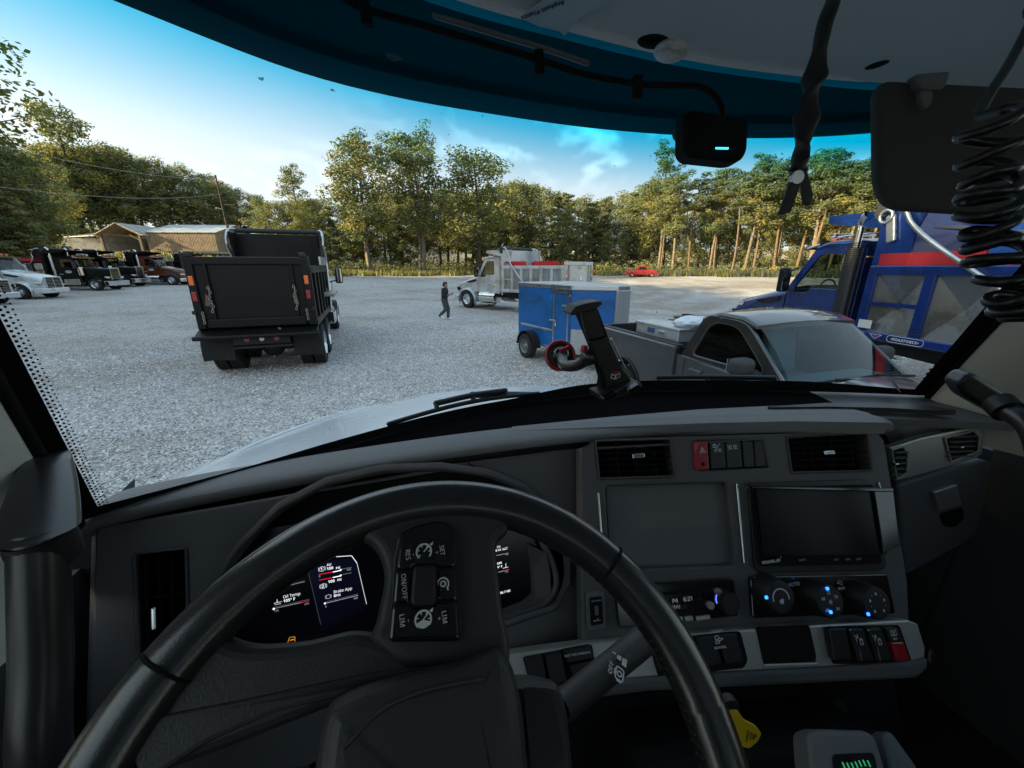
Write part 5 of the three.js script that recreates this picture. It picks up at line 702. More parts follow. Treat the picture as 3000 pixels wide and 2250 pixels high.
// ------------------------------------------------------------------ dashboard
const PC = plane(C3(.15, -.40, .70), V(.97, 0, .13), V(0, -.3, .18)), PD = plane(C3(-.47, -.40, .665), V(.62, 0, -.035), V(0, -.25, .13)), PS = plane(C3(0, -.47, .715), V(1, 0, 0), V(0, -.3, .13)), PP = plane(C3(1.23, -.47, .58), V(.2, 0, .04), V(0, -.3, .03));
const dash = cabThing('dashboard', 'black moulded dashboard with silver switch strip, vents and screens', 'dashboard'), DP = (n, g, m, par = dash) => part(n, g, m, par);
{
  // padded brow along the top
  const LC = curve([[-.487, 0, .672], [-.36, 0, .70], [-.15, 0, .724], [.122, 0, .738], [.4, 0, .728], [.65, 0, .70], [.9, 0, .648], [1.165, 0, .575]]), N = 44, prof = [[.05, -.42], [.004, -.392], [-.012, -.384], [-.016, -.375], [-.012, -.366], [.0, -.360], [.025, -.357], [.045, -.357], [.06, -.36], [.07, -.368], [.072, -.385]];
  const rows = prof.map(([f, y]) => { const row = []; for (let i = 0; i <= N; i++) { const p = LC(i / N), e = Math.max(sstep(.03, 0, i / N), sstep(.985, 1, i / N)); row.push(V(p.x, y - e * .008, p.z - f * (1 - .3 * e))); } return row; });
  DP('brow', [grid(rows), ...[0, N].map(i => { const c = rows.map(r => r[i]), m = c[4].clone().add(c[8]).multiplyScalar(.5).add(V(i ? .012 : -.012, -.015, 0)); return grid([c, c.map(p => p.clone().lerp(m, .6)), c.map(() => m.clone())]); })], I.lip);
  const dk = [0, .5, 1].map(k => { const row = []; for (let i = 0; i <= N; i++) { const a = rows[9][i].clone().add(V(0, -.004, 0)), b = wb(clamp(.0 + i / N * .885)).add(V(0, -.0, -.012)); row.push(a.lerp(b, k)); } return row; }); DP('top_deck', slab(dk, [0, -.02, 0]), I.deck);
  DP('passenger_deck', slab([0, .08, .2].map((dz, j) => [.84, .88, .92, .96, 1].map(k => wb(k).add(V(0, -.003 - .006 * j, -.012 + dz)))), [0, -.02, 0]), I.grey);
  { const PY = y => plane(C3(1.1, y, .7), V(1, 0, 0), V(0, 0, 1)); DP('top_pad', slab([[[1500, 1250], [1800, 1220], [2050, 1199], [2300, 1187], [2440, 1184]], [[1500, 1254], [1800, 1234], [2050, 1219], [2320, 1209], [2540, 1208]], [[1500, 1262], [1800, 1250], [2050, 1240], [2320, 1234], [2600, 1238]]].map((r, j) => r.map(([u, v]) => onP(PY([-.362, -.3575, -.3565][j]), u, v))), [0, -.03, 0]), I.lip); DP('speaker_grille', slab([[[2250, 1190], [2420, 1180], [2600, 1180], [2740, 1190], [2800, 1202]], [[2255, 1193], [2430, 1191], [2610, 1195], [2745, 1203], [2802, 1204]]].map((r, j) => r.map(([u, v]) => onP(PY(j ? -.354 : -.352), u, v))), [0, -.012, 0]), I.black); }
  // instrument fascia and centre stack: plates with real openings
  const leftVent = [[392, 1622], [545, 1606], [556, 1990], [412, 2010]], arch = [[590, 1905], [612, 1762], [700, 1620], [820, 1500], [960, 1425], [1120, 1388], [1290, 1380], [1430, 1398], [1540, 1440], [1630, 1530], [1668, 1640], [1668, 1720], [1630, 1790], [1420, 1862], [1000, 1985], [760, 2010]];
  DP('instrument_fascia', on(PD, [[283, 1543], [700, 1475], [1300, 1368], [1700, 1308], [1712, 1500], [1700, 1880], [1480, 1925], [1300, 2000], [900, 2250], [262, 2330], [258, 2100], [270, 1800]], .03, { off: -.03, bevel: .004, holes: [{ p: leftVent, r: .01 }, { p: arch, r: .03 }] }), I.dash);
  DP('fascia_end', grid([0, .34, .67, 1].map(k => { const v = lerp(1543, 2330, k), a = onP(PD, lerp(283, 260, k), v, -.004); return [a, a.clone().add(V(-.012, 0, -.012)), a.clone().add(V(-.024, 0, -.05)), a.clone().add(V(-.03, 0, -.16))]; })), I.dash);
  DP('instrument_hood', [grid([0, 1, 2, 3].map(j => arch.slice(0, 14).map(([u, v]) => onP(PD, u, v, [.0, .012, .016, .002][j]).add(V(0, [0, .002, .008, .02][j], 0))))), grid([0, 1].map(j => arch.map(([u, v]) => onP(PD, u, v, j ? -.09 : -.005))))], I.dash);
  // display of the instrument cluster
  const cl = sub('instrument_cluster', dash); const bb = [[640, 1560], [1560, 1560], [1560, 1960], [640, 1960]].map(q => st(PS, ...q)), s0 = Math.min(...bb.map(b => b[0])) - .01, s1 = Math.max(...bb.map(b => b[0])) + .01, t0 = Math.min(...bb.map(b => b[1])) - .01, t1 = Math.max(...bb.map(b => b[1])) + .05, CW = 2048, CH = Math.round(CW * (t1 - t0) / (s1 - s0));
  const cx = (u, v) => { const [s, t] = st(PS, u, v, .001); return [(s - s0) / (s1 - s0) * CW, (t1 - t) / (t1 - t0) * CH]; }, Z = CW / (s1 - s0) / 1000; // pixels per millimetre
  const scr = canvasTex(CW, CH, x => {
    x.fillStyle = '#010103'; x.fillRect(0, 0, CW, CH); x.textBaseline = 'alphabetic';
    const tx = (s, u, v, mm, col = '#e9eef2', wt = 'bold') => { const [a, b] = cx(u, v); x.fillStyle = col; x.font = `${wt} ${mm * 1.45 * Z}px sans-serif`; x.fillText(s, a, b); };
    const ln = (u, v, u2, v2, mm, col) => { x.strokeStyle = col; x.lineWidth = mm * Z; x.lineCap = 'butt'; x.beginPath(); x.moveTo(...cx(u, v)); x.lineTo(...cx(u2, v2)); x.stroke(); };
    const dia = (u, v, mm) => { const [a, b] = cx(u, v), k = mm * Z; x.fillStyle = '#fff'; x.beginPath(); x.moveTo(a, b - k); x.lineTo(a + k, b); x.lineTo(a, b + k); x.lineTo(a - k, b); x.fill(); };
    const ring = (u, v, mm, col = '#e9eef2', w = .7) => { const [a, b] = cx(u, v); x.strokeStyle = col; x.lineWidth = w * Z; x.beginPath(); x.arc(a, b, mm * Z, 0, 7); x.stroke(); for (const s of [0, Math.PI]) { x.beginPath(); x.arc(a, b, mm * 1.45 * Z, s - .7, s + .7); x.stroke(); } };
    { const gr = x.createLinearGradient(...cx(1000, 1640), ...cx(1060, 1800)); gr.addColorStop(0, '#050716'); gr.addColorStop(1, '#020209'); x.fillStyle = gr; x.beginPath(); x.moveTo(...cx(900, 1655)); x.lineTo(...cx(1040, 1632)); x.lineTo(...cx(1075, 1780)); x.lineTo(...cx(940, 1850)); x.fill(); }
    ln(903, 1676, 940, 1830, .8, '#3d4247'); ln(985, 1631, 1030, 1628, 1.4, '#d9dfe0'); ln(1030, 1628, 1046, 1650, 1.4, '#d9dfe0'); ln(1046, 1650, 1074, 1770, 1.2, '#b8bec0');
    x.strokeStyle = '#d6d9da'; x.lineWidth = 1.5 * Z; x.beginPath(); x.arc(...cx(1240, 1690), 52 * Z, 0, 7); x.stroke();
    tx('Air', 957, 1660, 5, '#e9eef2', 'normal'); tx('100', 957, 1671, 5); tx('PSI', 984, 1668, 3.6); ring(943, 1667, 4.2); tx('1', 939, 1672, 5);
    ln(934, 1683, 975, 1676, 1.6, '#c21824'); ln(975, 1676, 998, 1671, 1.7, '#fff'); ln(934, 1700, 975, 1692, 1.6, '#c21824'); ln(975, 1692, 998, 1687, 1.7, '#fff'); ln(998, 1668, 1030, 1662, .5, '#9aa0a5'); ln(998, 1684, 1030, 1678, .5, '#9aa0a5'); dia(998, 1670, 2.2); dia(998, 1686, 2.2); tx('0', 934, 1692, 3.4, '#aab0b5', 'normal'); tx('150', 1015, 1673, 3.4, '#aab0b5', 'normal');
    tx('100', 961, 1709, 5); tx('PSI', 988, 1703, 3.6); ring(947, 1717, 4.2); tx('2', 943, 1722, 5); tx('Brake App', 977, 1739, 5, '#e9eef2', 'normal'); tx('0', 978, 1750, 5); tx('PSI', 985, 1748, 3.6); ring(962, 1748, 3.6, '#c9ced2', .6);
    ln(952, 1768, 1049, 1744, .6, '#c9ced2'); ln(952, 1764, 1049, 1740, .5, '#777c80'); dia(952, 1768, 2.2); tx('0', 953, 1780, 3.2, '#aab0b5', 'normal'); tx('100', 1035, 1757, 3.4, '#aab0b5', 'normal');
    tx('Oil Temp', 829, 1754, 5, '#e9eef2', 'normal'); tx('105° F', 830, 1766, 4.8); ln(803, 1783, 906, 1760, .6, '#c9ced2'); ln(803, 1779, 906, 1756, .5, '#777c80'); ln(878, 1767, 906, 1760, 1.2, '#b5202a'); dia(802, 1784, 2.4); tx('175', 803, 1794, 3.2, '#aab0b5', 'normal'); tx('275', 892, 1773, 3.2, '#aab0b5', 'normal'); ln(802, 1768, 826, 1762, .8, '#e9eef2'); ln(812, 1756, 812, 1766, 1, '#e9eef2'); ln(804, 1772, 824, 1768, .6, '#e9eef2'); ln(851, 1714, 893, 1704, .6, '#aab0b5'); ln(851, 1711, 893, 1701, .4, '#777c80');
    { const o = '#e08a1c'; ln(842, 1886, 848, 1868, .9, o); ln(848, 1868, 864, 1865, .9, o); ln(864, 1865, 864, 1880, .9, o); ln(849, 1876, 862, 1873, 1.6, o); }
    tx('101', 1446, 1568, 4.6); ln(1414, 1585, 1475, 1574, .6, '#c9ced2'); dia(1414, 1585, 2.2); tx('100', 1414, 1594, 3, '#aab0b5', 'normal'); tx('Oil', 1456, 1607, 4.6, '#e9eef2', 'normal'); tx('0', 1452, 1617, 4.6); tx('PSI', 1459, 1615, 3.2); ln(1470, 1608, 1488, 1603, .8, '#e9eef2'); ln(1472, 1611, 1486, 1608, 1.6, '#c9ced2'); ln(1414, 1636, 1490, 1620, .6, '#c9ced2'); dia(1414, 1636, 2.2); tx('0', 1415, 1645, 3, '#aab0b5', 'normal'); tx('100', 1480, 1628, 3, '#aab0b5', 'normal');
    tx('Coolant', 1436, 1659, 4.8, '#f4f7f9'); tx('114° F', 1447, 1668, 4.6); ln(1482, 1662, 1482, 1650, 1, '#e9eef2'); ln(1473, 1665, 1489, 1661, .9, '#e9eef2'); ln(1416, 1687, 1491, 1669, .6, '#c9ced2'); ln(1480, 1671, 1491, 1668, 1.6, '#c21824'); ln(1414, 1687, 1421, 1685, 1.6, '#3aa0e0'); dia(1422, 1685, 2.2); tx('100', 1414, 1696, 3, '#aab0b5', 'normal'); tx('250', 1480, 1678, 3, '#aab0b5', 'normal');
    ln(1401, 1560, 1398, 1690, .6, '#5f666b'); ln(1401, 1560, 1412, 1545, .6, '#5f666b'); tx('0 MI', 1383, 1762, 4.4, '#e9eef2', 'normal'); tx('L', 1449, 1745, 4.4, '#e9eef2', 'normal'); tx('706.7 MI', 1460, 1742, 4.6, '#eef2f4'); { const [a, b] = cx(1443, 1742); x.strokeStyle = '#e9eef2'; x.lineWidth = .7 * Z; x.beginPath(); x.arc(a, b, 2 * Z, 0, 7); x.stroke(); }
    for (const [u, v] of [[1374, 1576], [1376, 1616], [1374, 1650]]) { ln(u - 4, v + 4, u + 6, v + 2, 1, '#e9eef2'); ln(u, v - 6, u + 1, v + 2, 1.2, '#e9eef2'); ln(u - 5, v + 22, u + 8, v + 20, .7, '#9aa0a5'); } ln(1366, 1585, 1378, 1582, 1.5, '#fff'); tx('■', 1509, 1641, 1.6);
  });
  const pg = new THREE.PlaneGeometry(s1 - s0, t1 - t0).translate((s0 + s1) / 2, (t0 + t1) / 2, .001).applyMatrix4(PS.m); part('display_screen', pg, phys(L(.004), .2, 0, { emissive: L(1), emissiveMap: scr, emissiveIntensity: .42 }), cl, true);
  DP('cluster_bezel', [grid([0, 1, 2].map(j => [[1542, 1590], [1552, 1650], [1556, 1735], [1530, 1760], [1400, 1812], [1300, 1850]].map(([u, v]) => onP(PS, u + [0, 12, 60][j], v + [0, 8, 30][j], [.002, .014, .03][j])))), boxOn(PS, 1100, 1700, .62, .3, .02, .01, -.03)], I.dash, cl);
  DP('binnacle_trim', tube([[1585, 1580], [1622, 1660], [1628, 1720], [1590, 1772], [1480, 1812]].map(([u, v]) => onP(PD, u, v, -.03)), .008, 8, 24), I.grey, cl);
  DP('fascia_panel_gap', tube([[1366, 1346], [1380, 1362], [1420, 1382], [1500, 1410], [1560, 1450]].map(([u, v]) => onP(PD, u, v, .0005)), .0016, 5, 20), I.matte);
  // centre stack
  const vL = [[1745, 1292], [1962, 1286], [1978, 1395], [1756, 1402]], vR = [[2305, 1278], [2540, 1270], [2556, 1378], [2320, 1384]], slotL = [[1775, 1424], [2130, 1414], [2155, 1655], [1790, 1668]], sw = [[2030, 1292], [2235, 1286], [2255, 1370], [2045, 1378]];
  DP('centre_stack', on(PC, [[1700, 1312], [2200, 1284], [2570, 1262], [2592, 1290], [2610, 1400], [2660, 1700], [2666, 1822], [2300, 1840], [1980, 1862], [1705, 1896], [1700, 1600]], .035, { off: -.035, bevel: .005, holes: [{ p: vL, r: .006 }, { p: vR, r: .006 }, { p: slotL, r: .012 }, { p: sw, r: .008 }] }), I.dash);
  DP('stack_end', grid([0, .3, .65, 1].map(k => { const [u, v] = [[2580, 1268], [2600, 1400], [2640, 1640], [2662, 1822]][Math.round(k * 3)], a = onP(PC, u, v, -.006); return [a, a.clone().add(V(.01, 0, -.008)), a.clone().add(V(.018, 0, -.03)), a.clone().add(V(.02, 0, -.2))]; })), I.dash);
  const vent = (quad, nh, nv, knob, pl = PC) => { const v = sub('air_vent', dash), mix = (a, b) => { const p = (x, y, k) => [lerp(x[0], y[0], k), lerp(x[1], y[1], k)]; return p(p(quad[0], quad[1], a), p(quad[3], quad[2], a), b); }; const w = (a, b, c, d) => onP(pl, ...mix(a, b), -.012).distanceTo(onP(pl, ...mix(c, d), -.012));
    DP('vent_housing', on(pl, quad.map(q => q), .004, { off: -.06 }), I.matte, v); DP('vent_walls', grid([0, 1].map(j => [...quad, quad[0]].map(([a, b]) => onP(pl, a, b, j ? -.056 : -.004)))), I.matte, v);
    for (let k = 1; k <= nh; k++) { const a = onP(pl, ...mix(.02, k / (nh + 1)), -.014), b = onP(pl, ...mix(.98, k / (nh + 1)), -.014); DP('vent_slat', plate(a.toArray(), b.toArray(), pl.n.clone().multiplyScalar(.018).toArray(), .0018), I.matte, v); }
    for (let k = 1; k <= nv; k++) { const a = onP(pl, ...mix(k / (nv + 1), .03), -.012), b = onP(pl, ...mix(k / (nv + 1), .97), -.012); DP('vent_slat', plate(a.toArray(), b.toArray(), pl.n.clone().multiplyScalar(.016).toArray(), .0016), I.matte, v); }
    if (knob) DP('vent_knob', boxOn(pl, ...knob, .008, .003), M.chrome, v); DP('vent_rim', [...quad, quad[0]].slice(0, 4).map((q, i) => bar(onP(pl, ...q, .001), onP(pl, ...quad[(i + 1) % 4], .001), .0022, 6)), I.dash, v); return v; };
  vent(vL, 5, 3, [1872, 1336, .03, .011]); vent(vR, 5, 3, [2432, 1326, .03, .011]); vent(leftVent, 2, 3, [447, 1815, .008, .034], PD);
  // red hazard switch and its neighbours
  DP('switch_recess', on(PC, sw, .004, { off: -.03 }), I.matte);
  const rk = (name, quad, mat, off, th, r = .004) => { const o = sub(name, dash); DP('rocker', on(PC, quad, th, { off, r, bevel: .002 }), mat, o); return o; };
  const hz = rk('hazard_switch', [[2030, 1294], [2072, 1292], [2078, 1376], [2036, 1378]], I.red, -.026, .03), triangle = (x, W, H) => { x.lineWidth = W * .07; x.lineJoin = 'round'; for (const k of [1, .48]) { x.beginPath(); x.moveTo(W / 2, H * (.56 - .46 * k)); x.lineTo(W * (.5 + .44 * k), H * (.56 + .34 * k)); x.lineTo(W * (.5 - .44 * k), H * (.56 + .34 * k)); x.closePath(); x.stroke(); } };
  decal(hz, PC, 2058, 1318, .016, .016, triangle, { off: .0052, name: 'hazard_symbol', color: L(.75, .72, .7) }); DP('hazard_lamp', cylZ(.004, .004, .002, 12).applyMatrix4(new THREE.Matrix4().makeTranslation(...st(PC, 2060, 1360, .005), .005)).applyMatrix4(PC.m), I.matte, hz);
  const lampIcon = (x, W, H) => { x.lineWidth = W * .07; x.beginPath(); x.arc(W * .3, H * .28, H * .2, -1.57, 1.57); x.closePath(); x.stroke(); for (let k = 0; k < 3; k++) { x.beginPath(); x.moveTo(W * .05, H * (.14 + k * .14)); x.lineTo(W * .26, H * (.14 + k * .14)); x.stroke(); } x.beginPath(); x.moveTo(W * .45, H * .62); x.lineTo(W * .9, H * .08); x.stroke(); x.beginPath(); x.arc(W * .3, H * .76, H * .12, 0, 7); x.stroke(); for (let k = 0; k < 3; k++) { x.beginPath(); x.moveTo(W * .62, H * (.66 + .1 * k)); x.lineTo(W * .95, H * (.62 + .14 * k)); x.stroke(); } };
  const parkIcon = (x, W, H) => { x.lineWidth = W * .06; for (const s of [-1, 1]) { x.beginPath(); x.arc(W / 2 + s * W * .12, H / 2, H * .26, s > 0 ? -1.57 : 1.57, s > 0 ? 1.57 : 4.71); x.closePath(); x.stroke(); for (let k = -1; k < 2; k++) { x.beginPath(); x.moveTo(W / 2 + s * W * .3, H * (.5 + k * .2)); x.lineTo(W / 2 + s * W * .46, H * (.5 + k * .28)); x.stroke(); } } };
  const s2 = rk('headlamp_switch', [[2078, 1296], [2122, 1294], [2128, 1372], [2084, 1374]], I.black, -.026, .028); decal(s2, PC, 2100, 1312, .022, .022, lampIcon, { off: .0035, color: L(.6) });
  const s3 = rk('parking_lamp_switch', [[2125, 1294], [2170, 1292], [2176, 1370], [2131, 1372]], I.black, -.026, .028); decal(s3, PC, 2146, 1310, .026, .016, parkIcon, { off: .0035, color: L(.6) });
  rk('blank_switch', [[2174, 1292], [2206, 1291], [2212, 1368], [2180, 1370]], I.black, -.026, .02); rk('blank_switch', [[2209, 1291], [2238, 1290], [2246, 1366], [2215, 1368]], I.black, -.026, .022);
  // pocket on the left, screen on the right, chrome strips
  DP('storage_pocket', [on(PC, slotL, .006, { off: -.022 }), grid([0, 1].map(j => [...slotL, slotL[0]].map(([a, b]) => onP(PC, a, b, j ? -.018 : -.002))))], I.grey);
  const strip = (a, b) => DP('chrome_strip', bar(onP(PC, ...a, .002), onP(PC, ...b, .002), .0028, 8), M.chrome); strip([1752, 1444], [1768, 1640]); strip([2158, 1418], [2179, 1648]); strip([2573, 1414], [2580, 1440]);
  const hu = sub('screen_unit', dash); DP('screen_housing', on(PC, [[2192, 1415], [2530, 1404], [2560, 1420], [2600, 1660], [2585, 1672], [2230, 1680], [2212, 1665]], .006, { r: .008, bevel: .002 }), I.black, hu); DP('screen_bezel', on(PC, [[2212, 1428], [2560, 1420], [2585, 1652], [2236, 1660]], .01, { off: .004, r: .006, bevel: .002 }), I.matte, hu);
  DP('screen_panel', on(PC, [[2216, 1432], [2575, 1426], [2598, 1624], [2236, 1628]], .004, { off: .014 }), I.screen, hu); DP('sun_hood', [on(PC, [[2205, 1424], [2618, 1430], [2620, 1442], [2207, 1432]], .02, { off: .016, bevel: .002 }), on(PC, [[2560, 1432], [2618, 1432], [2637, 1600], [2590, 1622]], .006, { off: .018, bevel: .002 })], I.gloss, hu);
  decal(hu, PC, 2262, 1642, .05, .014, (x, W, H) => { x.fillRect(0, H * .42, W * .62, H * .42); x.beginPath(); x.moveTo(W * .6, H * .84); x.lineTo(W * .78, H * .3); x.lineTo(W * .92, H * .5); x.lineTo(W * .84, H * .84); x.fill(); x.beginPath(); x.arc(W * .95, H * .2, H * .12, 0, 7); x.fill(); }, { off: .016, color: L(.4), name: 'logo' }); ['▾▫', 'MENU', '▫▴', '⏻', 'CA1', 'CA2', 'CA3', '·'].forEach((s, k) => decal(hu, PC, 2318 + k * 33, 1641 - k * .6, .018, .007, text(s, .9), { off: .016, color: k === 3 ? L(.5, .05, .05) : L(.3), name: 'button_marking' }));
  // radio
  const ra = sub('radio', dash); DP('radio_face', on(PC, [[1800, 1718], [2150, 1695], [2163, 1805], [1815, 1840]], .012, { r: .005, bevel: .002 }), I.gloss, ra); DP('disc_slot', on(PC, [[1860, 1742], [2085, 1726], [2086, 1734], [1862, 1750]], .001, { off: .0125 }), I.matte, ra);
  decal(ra, PC, 2000, 1757, .1, .016, text('P4    6:21', .7, 'normal'), { off: .0135, glow: .1, color: L(.6, .63, .68), name: 'display_text' }); decal(ra, PC, 1968, 1780, .07, .014, text('98.5MHz', .7, 'normal'), { off: .0135, glow: .08, color: L(.6, .63, .68), name: 'display_text' });
  for (const [u, v, r] of [[2104, 1734, .007], [2081, 1773, .0075]]) DP('radio_button', cylZ(r, r, .006, 18).applyMatrix4(new THREE.Matrix4().makeTranslation(...st(PC, u, v, .016), .016)).applyMatrix4(PC.m), I.silver, ra); for (let k = 0; k < 5; k++) DP('radio_button', boxOn(PC, 1930 + k * 30 + (k === 4 ? 12 : 0), 1820 - k * 2.2, k === 4 ? .03 : .018, .008, .006, .002, .012), I.silver, ra);
  DP('volume_knob', [[.021, .0], [.017, .012]].map(([r, o]) => cylZ(r, r * .92, .016, 24).applyMatrix4(new THREE.Matrix4().makeTranslation(...st(PC, 2132, 1765, .02 + o), .02 + o)).applyMatrix4(PC.m)), I.black, ra); decal(ra, PC, 2121, 1757, .04, .04, (x, W, H) => { x.lineWidth = W * .05; x.beginPath(); x.arc(W / 2, H / 2, W * .44, 2.9, 4.3); x.stroke(); }, { off: .014, glow: .8, color: L(.12, .18, 1), name: 'knob_light' });
  // climate controls
  const hv = sub('climate_panel', dash); DP('panel_face', on(PC, [[2198, 1690], [2600, 1682], [2625, 1800], [2205, 1812]], .008, { r: .008, bevel: .002 }), I.gloss, hv);
  const Kn = [[2288, 1750, (x, W, H) => { x.lineWidth = W * .06; x.beginPath(); x.arc(W / 2, H * .55, W * .36, 3.0, 6.4); x.stroke(); x.beginPath(); x.arc(W / 2, H * .66, W * .09, 0, 7); x.fill(); x.fillRect(W * .5, H * .56, W * .1, H * .12); }], [2434, 1764, (x, W, H) => { x.font = `bold ${H * .16}px sans-serif`; for (const [s, a, b] of [['72', .5, .16], ['66', .2, .34], ['78', .8, .34], ['60', .26, .78], ['84', .76, .78]]) x.fillText(s, W * a, H * b); for (let k = 0; k < 6; k++) { const a = k * 1.047; x.lineWidth = W * .03; x.beginPath(); x.moveTo(W / 2, H / 2); x.lineTo(W / 2 + W * .09 * Math.cos(a), H / 2 + W * .09 * Math.sin(a)); x.stroke(); } }], [2572, 1768, (x, W, H) => { for (let k = 0; k < 9; k++) { const a = 2.3 + k * .62; x.beginPath(); x.arc(W / 2 + W * .36 * Math.cos(a), H / 2 + W * .36 * Math.sin(a), k % 2 ? W * .02 : W * .055, 0, 7); x.fill(); } }]];
  for (const [u, v, ic] of Kn) { const k = sub('climate_knob', hv), at = (o, g) => g.applyMatrix4(new THREE.Matrix4().makeTranslation(...st(PC, u, v, .045), o)).applyMatrix4(PC.m); part('knob_skirt', at(.013, lathe([[.036, -.008], [.036, .004], [.031, .03], [.028, .032], [0, .032]], 30).rotateX(Math.PI / 2)), I.black, k); decal(k, PC, u, v, .05, .05, ic, { off: .0462, color: L(.62, .63, .62), name: 'dial_marking' }); }
  decal(hv, PC, 2326, 1712, .036, .012, text('AUTO', .9), { off: .0095, color: L(.45) }); decal(hv, PC, 2463, 1716, .026, .02, (x, W, H) => { x.font = `bold ${H * .42}px sans-serif`; x.fillText('MAX', W / 2, H * .76); x.lineWidth = W * .05; x.beginPath(); x.arc(W / 2, H * .34, W * .24, 3.3, 6.1); x.stroke(); x.beginPath(); x.moveTo(W * .3, H * .2); x.lineTo(W * .7, H * .42); x.stroke(); }, { off: .0095, color: L(.45) });
  for (const [u, v] of [[2247, 1751], [2426, 1725], [2436, 1794], [2546, 1800]]) { const b = DP('indicator_light', boxOn(PC, u, v, .006, .006, .003, .001, .0475), std(L(.01, .04, .2), .5, 0, { emissive: L(.02, .2, 1), emissiveIntensity: 1.1 }), hv); }
  // silver switch strip: follows the foot of both plates
  const sil = [[1478, 1920], [1760, 1882], [2000, 1858], [2300, 1836], [2660, 1816], [2690, 1828], [2712, 1900], [2708, 1945], [2400, 1972], [2000, 1992], [1600, 2020], [1500, 2040]];
  DP('switch_strip', on(PC, sil, .03, { off: -.012, bevel: .004 }), I.silver); DP('strip_underside', on(PC, [[1500, 2020], [1700, 2000], [2000, 1976], [2400, 1956], [2690, 1935], [2722, 1925], [2724, 1960], [2690, 1990], [2300, 2010], [1900, 2030], [1540, 2075]], .045, { off: -.02, r: .01, bevel: .008 }), I.dash);
  const bank = (quad, name = 'switch_bank') => { const o = sub(name, dash); DP('bank_recess', on(PC, quad, .004, { off: .0165, r: .006, bevel: .001 }), I.matte, o); return o; };
  const rocker = (o, quad, mat = I.black) => DP('rocker', on(PC, quad, .014, { off: .019, r: .003, bevel: .003 }), mat, o);
  const b1 = bank([[1532, 1926], [1735, 1888], [1745, 1950], [1735, 2000], [1560, 2030]]); rocker(b1, [[1540, 1934], [1590, 1924], [1606, 2012], [1560, 2022]]); rocker(b1, [[1598, 1922], [1645, 1912], [1662, 2000], [1614, 2010]]); rocker(b1, [[1652, 1908], [1730, 1893], [1742, 1930], [1664, 1946]]); decal(b1, PC, 1692, 1916, .052, .009, text('NOT FOR PARKING', .85), { off: .0345, rot: .0, color: L(.5) }); rocker(b1, [[1668, 1950], [1740, 1934], [1748, 1975], [1680, 1990]]);
  const b2 = bank([[1900, 1876], [2170, 1850], [2192, 1935], [2180, 1958], [1930, 1985]]); for (let k = 0; k < 4; k++) rocker(b2, [[1912 + k * 64, 1882 - k * 7], [1966 + k * 64, 1876 - k * 7], [1990 + k * 64, 1962 - k * 7], [1936 + k * 64, 1970 - k * 7]]);
  decal(b2, PC, 2106, 1872, .026, .036, (x, W, H) => { x.font = `bold ${H * .2}px sans-serif`; x.fillText('DISABLE', W / 2, H * .12, W); x.fillText('MANUAL', W / 2, H * .9, W); x.lineWidth = W * .07; x.strokeRect(W * .2, H * .34, W * .3, H * .16); x.strokeRect(W * .2, H * .58, W * .3, H * .12); x.beginPath(); x.moveTo(W * .5, H * .45); x.lineTo(W * .82, H * .52); x.lineTo(W * .5, H * .62); x.stroke(); }, { off: .0345, color: L(.6) });
  const cb = bank([[2216, 1838], [2372, 1832], [2392, 1920], [2390, 1946], [2240, 1950]], 'cubby'); DP('cubby_lip', bar(onP(PC, 2238, 1950, .02), onP(PC, 2392, 1944, .02), .003, 6), I.silver, cb);
  const b3 = bank([[2420, 1836], [2636, 1832], [2672, 1936], [2655, 1944], [2440, 1946]]); rocker(b3, [[2428, 1842], [2480, 1840], [2496, 1934], [2444, 1936]]); for (const du of [0, 54]) { rocker(b3, [[2486 + du, 1842], [2530 + du, 1840], [2562 + du, 1936], [2518 + du, 1940]]); DP('rocker_rim', tube([[2490 + du, 1846], [2512 + du, 1890], [2524 + du, 1934]].map(q => onP(PC, ...q, .034)), .0022, 6, 12), M.chrome, b3); decal(b3, PC, 2516 + du, 1878, .022, .03, (x, W, H) => { x.lineWidth = W * .08; x.strokeRect(W * .62, H * .45, W * .28, H * .28); x.beginPath(); x.arc(W * .76, H * .45, W * .1, 3.14, 0); x.stroke(); x.beginPath(); x.moveTo(W * .1, H * .1); x.lineTo(W * .5, H * .3); x.lineTo(W * .5, H * .1); x.moveTo(W * .3, H * .3); x.lineTo(W * .3, H * .8); x.stroke(); }, { off: .0345, color: L(.6) }); }
  rocker(b3, [[2596, 1842], [2632, 1840], [2648, 1880], [2612, 1884]]); rocker(b3, [[2612, 1882], [2648, 1880], [2668, 1936], [2630, 1940]], I.red); decal(b3, PC, 2620, 1862, .018, .022, (x, W, H) => { x.lineWidth = W * .08; x.strokeRect(W * .15, H * .1, W * .7, H * .4); x.beginPath(); x.arc(W / 2, H * .32, W * .14, 0, 7); x.stroke(); x.font = `bold ${H * .22}px sans-serif`; x.fillText('2WD', W / 2, H * .78); }, { off: .0345, color: L(.6) });
